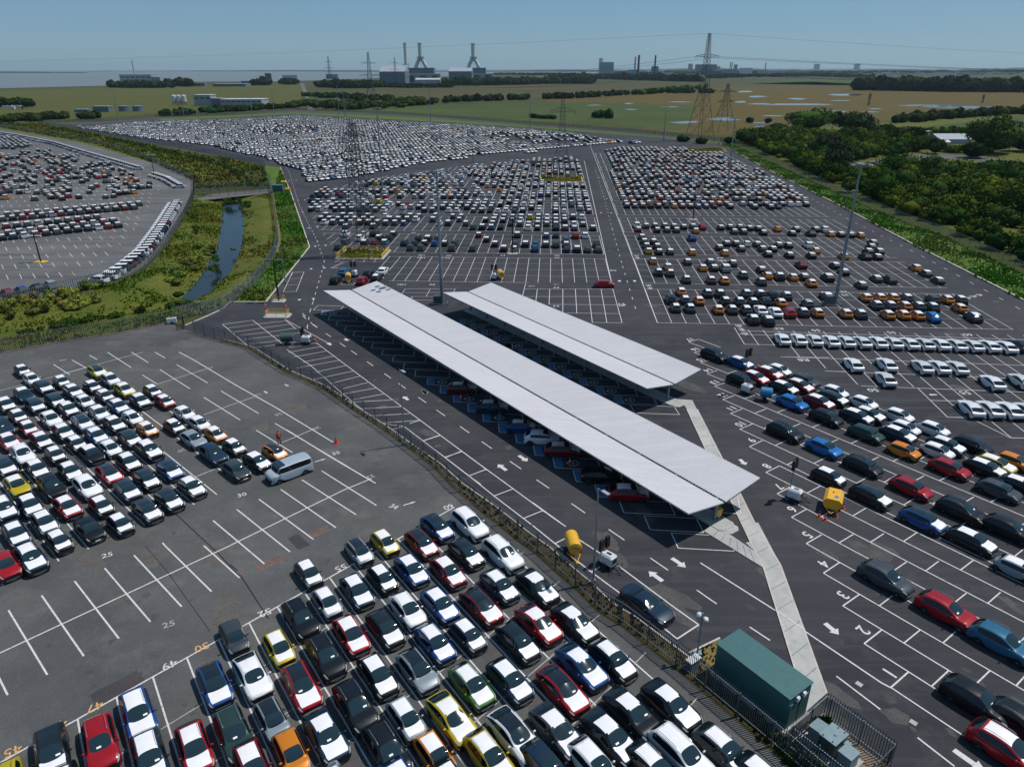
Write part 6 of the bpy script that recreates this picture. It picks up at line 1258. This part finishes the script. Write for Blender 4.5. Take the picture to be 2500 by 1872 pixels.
# flowering shrubs on the near bank
cl=[]
def shrub(px,r,h,c,o=None,z=None):
    p=P(*(Zm(o,[px])[0] if o else px)); zz=dz(p[0],p[1]); zz=-.3 if zz<-3 else zz; cl.append((p[0],p[1],zz+h*.45,r,r,h*.6,tuple(v*rnd.uniform(.8,1.2) for v in c)))
YG=(.20,.22,.045);DG=(.035,.07,.012)
for i in range(30): shrub((rnd.uniform(-160,235),0),1,1,YG) if False else None
for i in range(46):
    t=rnd.random(); x=-120+t*370; y=782-t*62+rnd.uniform(-22,16); shrub((x,y),rnd.uniform(1.,1.9),rnd.uniform(1.2,2.2),YG if rnd.random()<.62 else (.11,.14,.03))
for i in range(34): t=rnd.random(); x=420+t*90+rnd.uniform(-12,12); y=680-t*85+rnd.uniform(-14,16); shrub((x,y),rnd.uniform(.8,1.7),rnd.uniform(1.,2.1),YG if rnd.random()<.6 else (.10,.14,.03))
for i in range(30): t=rnd.random(); shrub((38+t*410,806-t*82+rnd.uniform(-5,10)),rnd.uniform(.8,1.5),rnd.uniform(.9,1.6),DG)
for i in range(16): t=rnd.random(); shrub((522+rnd.uniform(-8,8)-(60*(1-t) if t<.5 else 0),520+t*150),rnd.uniform(.7,1.2),rnd.uniform(.8,1.4),(.05,.09,.018))
for q in ((500,715),(492,722),(575,690),(480,740),(570,610),(605,560),(610,525)): shrub(q,.9,1.,(.16,.19,.06))
for i in range(26): shrub((rnd.uniform(545,620),rnd.uniform(488,500)),.9,1.1,(.04,.07,.012))
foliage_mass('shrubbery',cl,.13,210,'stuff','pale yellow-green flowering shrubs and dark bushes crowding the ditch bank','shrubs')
# far ditch line
cl=[]
for i in range(170):
    t=rnd.random(); pts=[(0,300),(160,318),(320,350),(430,378),(540,402),(590,430)]; k=t*(len(pts)-1); j=int(k); f=k-j; a,b=pts[j],pts[min(j+1,len(pts)-1)]; p=P(a[0]*(1-f)+b[0]*f,a[1]*(1-f)+b[1]*f+rnd.uniform(-2,3)); cl.append((p[0],p[1],.4,2.2,2.2,1.2,(.03,.055,.012)))
foliage_mass('ditch_reeds',cl,.3,18,'stuff','dark reeds following the narrow ditch into the distance','reeds')
# woodland beyond the east fence
cl=[]; W1=[tuple(P(*p)) for p in [(1800,340),(1953,412),(2080,470),(2170,510),(2315,563),(2500,648),(2900,820),(2900,520),(2500,440),(2330,422),(2180,416),(2090,436),(2050,420),(2045,398),(2140,384),(2260,370),(2250,350),(2050,335),(1960,330),(1850,328)]]
xs=[p[0] for p in W1];ys=[p[1] for p in W1]; k=0
while k<900:
    x,y=rnd.uniform(min(xs),max(xs)),rnd.uniform(min(ys),max(ys))
    if not inpoly(x,y,W1): continue
    d=math.hypot(x,y); r=rnd.uniform(1.8,5.6)*(1 if d<260 else 1.25); h=r*rnd.uniform(.8,1.25)*(1.25 if rnd.random()<.2 else 1); pt=math.sin(x*.05)+math.sin(y*.043+x*.02)
    c=rnd.choice(((.026,.066,.007),(.055,.085,.008),(.018,.048,.007),(.090,.110,.011),(.036,.072,.012))) ; k+=1; cl.append((x,y,h*.42,r,r,h*.72,c))
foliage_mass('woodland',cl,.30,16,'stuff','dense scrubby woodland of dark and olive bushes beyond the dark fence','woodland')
def tree_mesh(seed,c,h,w,leaf,n):
    p,nn,t=crown_pts((0,0,h*.42),(w/2*1.2,w/2*1.2,h*.60),n,20,seed); V,F=leaf_quads(p,nn,npr.uniform(.6,1.3,n)*leaf); C=np.array(c)[None]*t[:,None]
    return V,F,C
def tree(px,by,ty,wpx,c,label,seed,name='tree',dense=1.):
    p=P(px,by); d=float(np.hypot(*p)); h=max(3.,hgt(px,by,ty)); w=wpx*d/1780; t=thing(name,label,'tree',(float(p[0]),float(p[1]),0),0)
    leaf=max(.22,.0011*d); n=int(3400*dense); V,F,C=tree_mesh(seed,c,h,w,leaf,n)
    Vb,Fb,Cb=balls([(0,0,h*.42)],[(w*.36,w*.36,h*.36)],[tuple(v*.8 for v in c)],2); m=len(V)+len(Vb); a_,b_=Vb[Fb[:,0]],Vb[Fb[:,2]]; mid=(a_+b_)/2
    Fq=np.stack([Fb[:,0]+len(V),Fb[:,1]+len(V),Fb[:,2]+len(V),m+np.arange(len(Fb))],1)
    np_mesh('crown',np.concatenate([V,Vb,mid]),np.concatenate([F,Fq]),np.concatenate([C,Cb]),'leaf',t)
    b=MB(); r=.03*h; b.lathe([(r,-.1),(r*.7,h*.25),(r*.35,h*.6)],8)
    for k in range(5): a=k*1.26; b.bar((0,0,h*(.22+.05*k)),(math.cos(a)*w*.3,math.sin(a)*w*.3,h*(.5+.05*k)),r*.4,w2=r*.15)
    b.build('trunk','bark',t); return t
for a in ((1977,318,258,98,(.055,.105,.018),'broad bright green tree, biggest crown at the middle of the woodland edge',1),(2041,300,268,20,(.03,.055,.015),'slim columnar tree between the two broad crowns',2),(2082,325,266,74,(.025,.05,.014),'dark green tree just behind the slim columnar one',3),(1899,332,297,48,(.03,.055,.015),'round dark tree near the last marsh pool',4),(2423,374,270,112,(.04,.075,.014),'tallest broad tree beside the barn lane',5),(1855,356,314,58,(.035,.06,.014),'dark bushy tree above the fence bend',6),(1818,350,316,36,(.03,.05,.014),'small dark tree close to the fence start',7),(2205,352,298,92,(.025,.045,.014),'wide dark tree beside the parked white caravans',8),(2282,376,335,36,(.025,.045,.012),'dark pointed tree in front of the barns',9),(2375,386,343,62,(.02,.04,.012),'low dark round tree at the lane edge',10),(2146,338,298,64,(.025,.045,.012),'dark tree between the columnar tree and the caravans',11),(1884,378,344,40,(.075,.12,.02),'small bright green tree above the fence',12),(2012,392,318,66,(.03,.045,.02),'greyish willow in the front of the woodland',13),(1778,352,334,24,(.03,.05,.014),'low dark bush at the fence corner',14),(2040,425,350,70,(.035,.05,.022),'grey-green willow nearest the tall mast head',15),(2090,345,312,48,(.085,.115,.02),'yellow-green tree in the middle of the woodland',16),(2070,470,430,34,(.07,.10,.018),'small yellow-green tree by the palisade fence',17),(2320,372,352,40,(.10,.13,.02),'yellow-green bush by the lane near the barns',18),(2500,370,320,70,(.03,.055,.014),'dark tree at the frame edge behind the lane',19),(2440,420,388,90,(.03,.055,.012),'wide clipped dark hedge tree beside the lane',20)): tree(*a)
for i,(x,y,w,h) in enumerate(((0,262,46,24),(45,260,46,22),(60,262,30,18))): tree(x,y,y-h,w,(.025,.05,.012),('large dark tree by the lorries','second dark tree by the lorries, wider crown','third dark tree by the lorries, lowest')[i],30+i)
# hedgerows and shelter belts
def belt(px,n,r,h,label,c=(.028,.05,.014),name='hedgerow',kind=None,jx=1.,leafs=14):
    cl=[]; 
    for i in range(n):
        t=(i+.5)/n*(len(px)-1); j=min(int(t),len(px)-2); f=t-j; a,b=px[j],px[j+1]; p=P(a[0]*(1-f)+b[0]*f,a[1]*(1-f)+b[1]*f); rr=r*rnd.uniform(.7,1.3); cl.append((p[0]+rnd.uniform(-1,1)*r*jx,p[1]+rnd.uniform(-1,1)*r*jx,h*.35,rr,rr,h*rnd.uniform(.5,.8),tuple(v*rnd.uniform(.7,1.4) for v in c)))
    d=np.hypot(*P(*px[0])); return foliage_mass(name,cl,max(.5,.0011*d),leafs/ (r*r),kind,label,None if kind else 'hedge',None,inner=.8)
belt([(1080,250),(1180,247),(1290,243)],26,6.5,9,'row of dark bushes across the fields behind the middle mast',leafs=900)
belt([(1335,242),(1400,241),(1500,234),(1620,228),(1735,228)],40,7,9,'long dark hedge behind the middle pylon',leafs=900); belt([(1560,232),(1640,222),(1730,216)],16,8,10,'bright green hedge in front of the white factory',(.07,.11,.02),leafs=700)
belt([(770,258),(840,262),(900,266),(980,256),(1060,250)],60,8,8,'rough scrub around the far pylon foot',(.04,.065,.016),'scrub','stuff',3.5,900)
belt([(770,236),(860,240),(930,246)],50,7,7,'bushes on the rough ground by the field road',(.035,.06,.014),'scrub','stuff',4.,800)
belt([(500,276),(600,270),(740,262)],46,6,6,'dark scrub strip in front of the low white works',(.03,.055,.014),'scrub','stuff',1.5,700)
belt([(0,296),(60,296),(130,290),(220,290)],30,6,7,'dark bushes at the bend of the perimeter track',(.03,.055,.014),'scrub','stuff',2.,700); belt([(400,284),(470,280)],9,6,7,'dark bush clump by the white silos',leafs=700); belt([(1300,287),(1345,292)],6,4,4,'low dark bushes around the wooden pole',leafs=600); belt([(1455,288),(1478,290)],3,6,8,'single round bush in the marsh edge field',leafs=600)
belt([(285,214),(330,215),(412,215)],26,14,17,'dark tree belt before the pale riverside block',leafs=1500); belt([(428,210),(458,212)],7,14,22,'tall dark trees beside the riverside belt',leafs=1500)
belt([(620,209),(640,209),(648,208)],6,16,20,'dark trees by the seaside works',leafs=1500); belt([(690,206),(722,207)],9,16,18,'dark trees at the end of the field road',leafs=1500); belt([(780,213),(850,216),(930,214)],40,16,18,'tree belt left of the power station',leafs=1500); belt([(930,213),(1000,215),(1090,214)],30,12,10,'low trees along the foot of the power station',leafs=1200); belt([(1095,208),(1150,209),(1230,208),(1340,205),(1440,205)],70,18,20,'thick tree belt right of the power station',leafs=1500)
belt([(1350,192),(1400,193),(1440,192)],26,22,22,'dark trees before the tall white silo block',leafs=1500); belt([(1465,193),(1560,196),(1690,200)],56,20,22,'dark trees in front of the factories',leafs=1500); belt([(1210,183),(1300,184),(1400,185)],40,18,11,'low far trees along the shore',leafs=1200)
belt([(2110,220),(2230,222),(2350,224),(2600,226),(2900,230)],90,20,26,'big dark wood on the far side of the marsh',(.022,.04,.016),'far_wood','stuff',1.6,1600)
belt([(1735,192),(1850,188),(2000,187),(2100,190)],70,26,15,'low tree line behind the marsh',(.03,.045,.02),'treeline','stuff',1.5,1300); belt([(1480,183),(1800,181),(2100,180),(2500,179),(2900,179)],150,40,16,'hazy tree line among the distant town roofs',(.03,.045,.02),'treeline','stuff',2.,1300)
belt([(1800,300),(1900,300)],2,4,5,'two small bushes on the marsh track',leafs=500)
belt([(2190,300),(2300,290),(2420,282),(2520,276),(2700,270)],60,6,8,'hedge running behind the woodland along the marsh',leafs=900); belt([(2240,330),(2330,328),(2390,335)],20,4,5,'bushes around the barns',(.05,.08,.016),leafs=700)
for q,l in (((1705,351),'dark bush at the foot of the tallest pylon'),((1660,346),'smaller dark bush left of the tallest pylon foot')): belt([q,(q[0]+8,q[1])],3,2.5,4,l,leafs=300)
# ------------------------------------------------------------------ buildings on the horizon
def mper(px,py): p=P(px,py); return float(p[1])*1.0/1734*1.09*0+float(math.hypot(p[1]*cp+CH*sp,0))/1734
def block(x0,x1,by,ty,label,mat='clad_grey',roof=None,depth=None,name='industrial_building',windows=0,gable=0,extra=None,cat='building',group=None,dark=0):
    xm=(x0+x1)/2; p=P(xm,by); k=mper(xm,by); W=(x1-x0)*k; H=(by-ty)*k; D=depth or W*.5; t=thing(name,label,cat,(float(p[0]),float(p[1]),0),math.atan2(-p[0],p[1])*.0+R(-8)*(1 if extra=='r' else 0),group)
    b=MB(); b.box((0,D/2,H/2),(W,D,H)); b.build('walls',mat,t); b=MB()
    if gable: b.add([(-W/2-.3,-.3,H),(W/2+.3,-.3,H),(W/2+.3,D/2,H+gable),(-W/2-.3,D/2,H+gable),(W/2+.3,D+.3,H),(-W/2-.3,D+.3,H)],[(0,1,2,3),(3,2,4,5),(1,4,2),(0,3,5)])
    else: b.box((0,D/2,H+.3),(W+1,D+1,.6))
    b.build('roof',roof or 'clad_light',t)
    for i in range(windows): w=MB(); w.box((-W/2+W*(i+.5)/windows,-.15,H*.72),(W/windows*.55,.3,H*.12)); w.build('window','clad_dark',t)
    for i in range(dark): w=MB(); w.box((-W/2+W*(i+.5)/dark,-.3,H*.5),(W/dark*.5,.6,H*.62)); w.build('air_intake','clad_dark',t)
    return t,k,W,H,D
# pale riverside block with leaning stack
t,k,W,H,D=block(295,372,205,184.5,'pale block with a row of dark windows and slim stack by the water','clad_light','clad_white',45,windows=6); b=MB(); b.lathe([(2.4,0),(1.6,42)],10,(-10,20,H)); b.build('chimney','clad_light',t); t,*_=block(372,393,206,190,'lower pale wing beside the riverside block','clad_light','clad_white',35,windows=3)
for i,(x0,x1,by,ty,l,m) in enumerate(((465,500,211,204,'flat grey shed right of the riverside trees','clad_grey'),(520,600,212,206,'long blue-grey shed with roof windows near the shore','clad_grey'),(590,622,205,199,'low blue shed by the shore','clad_blue'),(634,645,196,187,'dark cube building by the shore, shorter of two','clad_dark'),(648,662,196,181,'dark cube building by the shore, taller of two','clad_dark'),(690,726,193,185,'pale flat building by the far shore','clad_light'),(796,824,193,183,'grey box building left of the power hall','clad_grey'),(228,266,274,262,'grey shed with red vehicles beside the round tanks','clad_grey'),(182,212,275,269,'small dark blue shed by the track','clad_blue'),(878,910,213,202,'white low store before the power hall','clad_white'))): block(x0,x1,by,ty,l,m)
# works with silos
for i,x in enumerate((428,440,452)):
    p=P(x,258); k=mper(x,258); t=thing('silo',('white silo, nearest the orange windsock','white silo in the middle of three','white silo beside the tank house')[i],'silo',(float(p[0]),float(p[1]),0)); b=MB(); b.lathe([(.6,2.6),(2.7,4.),(2.7,24*k*.93),(1.2,24*k)],16); b.build('shell','clad_white',t); b=MB(); [b.bar((sx*1.9,sy*1.9,0),(sx*1.9,sy*1.9,4.5),.3) for sx in(-1,1) for sy in(-1,1)]; b.build('support_leg','clad_dark',t)
block(476,517,259,235,'tall white process building beside the silos','clad_light','clad_white',18,windows=3); block(517,540,260,243,'stepped annex of the white process building','clad_grey','clad_light',16); block(540,640,261,245,'long white low works with glazed front','clad_light','clad_white',26,windows=8); 
for x0,x1,l in ((292,318,'round grey tank, nearest the grey shed'),(326,350,'round grey tank, right of the pair')): p=P((x0+x1)/2,272); k=mper(x0,272); r=(x1-x0)*k/2; t=thing('storage_tank',l,'tank',(float(p[0]),float(p[1]),0)); b=MB(); b.lathe([(r,0),(r,12*k),(r*.2,13.4*k)],24); b.build('shell','clad_grey',t); b=MB(); b.lathe([(r+.3,12*k-.4),(r+.3,12*k)],24); b.build('rim_rail','clad_light',t)
# power station
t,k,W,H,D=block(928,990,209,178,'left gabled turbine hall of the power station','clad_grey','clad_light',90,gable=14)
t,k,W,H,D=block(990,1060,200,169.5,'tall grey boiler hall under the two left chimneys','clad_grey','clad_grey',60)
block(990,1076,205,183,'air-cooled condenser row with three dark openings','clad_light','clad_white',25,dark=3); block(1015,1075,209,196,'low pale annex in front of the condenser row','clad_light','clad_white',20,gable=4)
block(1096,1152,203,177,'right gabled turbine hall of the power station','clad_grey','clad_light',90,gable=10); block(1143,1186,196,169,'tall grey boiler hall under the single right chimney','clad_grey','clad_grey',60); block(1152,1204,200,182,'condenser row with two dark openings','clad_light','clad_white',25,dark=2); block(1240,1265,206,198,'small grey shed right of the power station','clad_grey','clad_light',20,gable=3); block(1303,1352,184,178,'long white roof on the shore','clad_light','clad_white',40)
def stack(x,ty,splitted,label,by=196):
    p=P(x,by); k=mper(x,by); yb=170; H1_=(by-yb)*k; HT=(by-ty)*k; t=thing('power_station_chimney',label,'chimney',(float(p[0]),float(p[1])+30,0)); r=5.2*k if splitted else 4.2*k
    z0=(by-(145 if splitted else 161))*k; b=MB(); b.lathe([(r*.95,z0),(r,z0+(HT-z0)*.5),(r,HT*.97),(r*1.15,HT*.98),(r*1.15,HT)],14)
    for i in range(7): a=i*.9; zz=z0+(HT-z0)*i/7; b.bar((r*math.cos(a),r*math.sin(a)-.3,zz),(r*math.cos(a+.9),r*math.sin(a+.9)-.3,zz+(HT-z0)/7),.5)
    b.build('flue','stack_concrete',t); b=MB(); w=9*k if splitted else 8*k; b.box((0,0,z0),(w*1.9,w*1.2,1.6)); 
    for sx in(-1,1):
        for sy in(-.5,.5): b.bar((sx*w*.9,sy*w,H1_*0),(sx*w*.85,sy*w,z0+4),.7)
        b.bar((sx*w*.9,-w*.5,H1_),(0,-w*.5,z0),.6); b.bar((-sx*w*.3,-w*.5,H1_),(sx*w*.5,-w*.5,z0),.5)
    b.build('support_frame','teal_steel',t)
    if splitted:
        for s in(-1,1): b=MB(); b.bar((s*12.5*k,0,H1_+5*k),(0,0,z0+1),4.2*k,n=12); b.bar((s*12.8*k,0,H1_-2),(s*12.5*k,0,H1_+5*k),4.2*k,n=12); b.lathe([(3.*k,-3),(3.*k,3)],14,(s*12.5*k,-4,H1_+3*k),'y'); b.build('exhaust_duct','stack_concrete',t)
    return t
stack(991,113.5,False,'slim single-flue chimney, leftmost of three at the power station'); stack(1027,113.5,True,'twin-duct chimney between its slim neighbour and the gap'); stack(1156,114.5,True,'twin-duct chimney standing alone on the right hall')
# factories and town
t,k,W,H,D=block(1464,1497,190,156,'tall white silo block with side tower','clad_light','clad_light',60); b=MB(); b.box((-W/2+6,D/2,H/2+9),(14,30,H+18)); b.build('tower','clad_white',t)
for x,by,ty,r,l,m in ((1557,190,140,5.5,'dark chimney stack, left of two near the factories','stack_dark'),(1597,190,140.5,4.5,'dark chimney stack, right of two near the factories','stack_dark'),(1549,182,143,6,'hazy slender tower far behind the dark stacks','clad_blue'),(1781,178,155,5,'thin far chimney by the refinery','clad_grey'),(1785,178,154,5,'second thin far chimney by the refinery','clad_grey'),(1867,178,156,6,'lone distant chimney on the town skyline','clad_grey')):
    p=P(x,by); k=mper(x,by); t=thing('chimney_stack',l,'chimney',(float(p[0]),float(p[1]),0)); pole(MB(),0,0,(by-ty)*k,r,r*.85,n=12).build('shaft',m,t); b=MB(); b.lathe([(r*.95,(by-ty)*k-2),(r*.95,(by-ty)*k)],12); b.build('rim','clad_grey',t)
for a in ((1590,1606,190,165,'blue works building beside the right dark stack','clad_blue'),(1535,1560,190,173,'low pale works at the foot of the left dark stack','clad_light'),(1617,1660,192,182,'white low factory before the dark trees','clad_light'),(1682,1702,192,181,'white factory end seen left of the tallest pylon','clad_white'),(1701,1748,182,160,'large dark grey works block behind the tallest pylon','clad_grey'),(1748,1757,180,164,'pale tower beside the dark grey works block','clad_light'),(1680,1690,176,158,'hazy block tower left of the tallest pylon','clad_grey'),(1764,1800,182,171,'low works buildings by the refinery','clad_grey'),(1791,1799,178,160,'grey tower standing in the refinery','clad_grey'),(1808,1836,183,168,'white stepped factory beside the refinery','clad_white'),(1858,1918,183,174,'long white warehouse on the town edge','clad_light'),(1835,1845,192,188,'tiny white shed before the town','clad_white'),(1988,2000,172,158,'dark round-topped tower on the town skyline','clad_grey'),(2086,2098,172,158,'dark block tower by the bright glint on the skyline','clad_grey'),(2250,2330,184,180,'long white sheds beyond the marsh','clad_white'),(2000,2060,180,175,'pale sheds below the town skyline','clad_light'),(2136,2190,184,179,'white sheds right of the skyline tower','clad_white'),(2420,2480,182,178,'pale sheds at the far right of the town','clad_light'),(1930,1985,181,176,'grey sheds between factory and skyline tower','clad_grey'),(2350,2400,184,180,'white sheds past the far wood','clad_light')): block(*a,name='works_building')
g=rnd; 
for i in range(110): x=rnd.uniform(1480,2500); w=rnd.uniform(6,22); by=rnd.uniform(174,183); block(x,x+w,by,by-rnd.uniform(1.8,5.),'low pale building in the hazy distant town beyond the marsh',rnd.choice(('clad_light','clad_grey','clad_white','clad_light')),group='low buildings of the distant town',name='town_building')
# barns and caravans
t,k,W,H,D=block(2292,2370,352,341,'long grey-roofed barn beside the tallest broad tree','clad_light','clad_light',16,gable=2.5,name='barn'); block(2296,2318,358,348,'small white-roofed shed in front of the barn','clad_white','clad_white',6,gable=1,name='shed'); block(2255,2275,356,346,'brick cottage half hidden in the trees','brick','stack_dark',8,gable=2,name='cottage')
for i,(x,y) in enumerate(((2243,334),(2258,333),(2288,328))):
    p=P(x,y); t=thing('caravan',('white caravan, first of three by the hedge','white caravan, middle of three by the hedge','white caravan apart from the other two')[i],'caravan',(float(p[0]),float(p[1]),0),R(20)); b=MB(); b.box((0,0,1.9),(7,2.6,2.6)); b.build('shell','white_plastic',t); b=MB(); b.box((0,-1.32,2.2),(5,.05,.7)); b.build('window','glass',t)
for i,(x,y,c) in enumerate(((20,268,'clad_white'),(42,267,'clad_white'))):
    p=P(x,y); t=thing('lorry',('white lorry, nearer the frame edge','second lorry with white trailer by the dark trees')[i],'lorry',(float(p[0]),float(p[1]),0)); b=MB(); b.box((0,0,2.6),(11,2.6,2.8)); b.build('trailer',c,t); b=MB(); b.box((6.8,0,1.9),(2.2,2.5,2.8)); b.build('cab','stack_dark' if i else 'clad_white',t)
# jetty out at sea
p=P(1440,172.5); t=thing('jetty','long dark jetty reaching out over the water','jetty',(float(p[0]),float(p[1])-1500,0)); b=MB(); b.box((0,0,9),(1100,12,3)); b.build('deck','clad_dark',t); b=MB(); [b.bar((x,0,-2),(x,0,9),3) for x in range(-540,550,60)]; b.build('piles','clad_dark',t)
# ------------------------------------------------------------------ camera, light, air
cam=bpy.data.cameras.new('camera'); co=bpy.data.objects.new('camera',cam); COL.objects.link(co); cam.sensor_width=36; cam.lens=FP/2500*36; cam.clip_end=120000; cam.clip_start=.5
R0=Vector((1,0,0)); D0=Vector((0,-sp,-cp)); Fw=Vector((0,cp,-sp)); 
rt=R0*math.cos(_t)-D0*math.sin(_t); dn=R0*math.sin(_t)+D0*math.cos(_t)
co.matrix_world=Matrix(((rt.x,-dn.x,-Fw.x,0),(rt.y,-dn.y,-Fw.y,0),(rt.z,-dn.z,-Fw.z,CH),(0,0,0,1))); SC.camera=co
AZ,EL=16.4,61.5
su=bpy.data.lights.new('sun','SUN'); su.energy=SUN_E; su.angle=R(.53); su.color=(1,.95,.88); so=bpy.data.objects.new('sun',su); COL.objects.link(so); sd=Vector((math.cos(R(AZ))*math.cos(R(EL)),math.sin(R(AZ))*math.cos(R(EL)),math.sin(R(EL)))); so.rotation_euler=sd.to_track_quat('Z','Y').to_euler(); so.location=(0,0,200)
w=bpy.data.worlds.new('World'); SC.world=w; w.use_nodes=True; nt=w.node_tree; bg=nt.nodes['Background']; sk=nt.nodes.new('ShaderNodeTexSky'); sk.sky_type='NISHITA'; sk.sun_disc=False; sk.sun_elevation=R(EL); sk.sun_rotation=R(90-AZ); sk.air_density=AIR; sk.dust_density=DUST; sk.ozone_density=OZ; sk.altitude=30
tm=nt.nodes.new('ShaderNodeMixRGB'); tm.blend_type='MULTIPLY'; tm.inputs[0].default_value=1; tm.inputs[2].default_value=(*SKYT,1); nt.links.new(sk.outputs[0],tm.inputs[1]); t2=nt.nodes.new('ShaderNodeMixRGB'); t2.inputs[0].default_value=.5; t2.inputs[2].default_value=(3.3,5.9,8.6,1); nt.links.new(tm.outputs[0],t2.inputs[1]); nt.links.new(t2.outputs[0],bg.inputs[0]); bg.inputs[1].default_value=SKY_E
if HAZE:
    b=MB(); b.box((4000,12600,80),(60000,30000,340)) ; hz=b.build('haze','wire'); hz.data.materials.clear(); m=bpy.data.materials.new('haze'); m.use_nodes=True; n=m.node_tree; n.nodes.clear(); o=n.nodes.new('ShaderNodeOutputMaterial'); v=n.nodes.new('ShaderNodeVolumePrincipled'); v.inputs['Density'].default_value=HAZE; v.inputs['Color'].default_value=(*HAZEC,1); v.inputs['Anisotropy'].default_value=.3; n.links.new(v.outputs[0],o.inputs['Volume']); hz.data.materials.append(m); tag(hz,kind='stuff')
    hz.scale=(1,1,1)
vs=SC.view_settings; vs.view_transform='Standard'; vs.look='None'; vs.exposure=EXPO; vs.gamma=1
SC.cycles.max_bounces=5; SC.cycles.diffuse_bounces=2; SC.cycles.glossy_bounces=2; SC.cycles.transmission_bounces=2; SC.cycles.volume_bounces=0; SC.cycles.transparent_max_bounces=4; SC.cycles.caustics_reflective=False; SC.cycles.use_denoising=True; SC.cycles.sample_clamp_indirect=4.
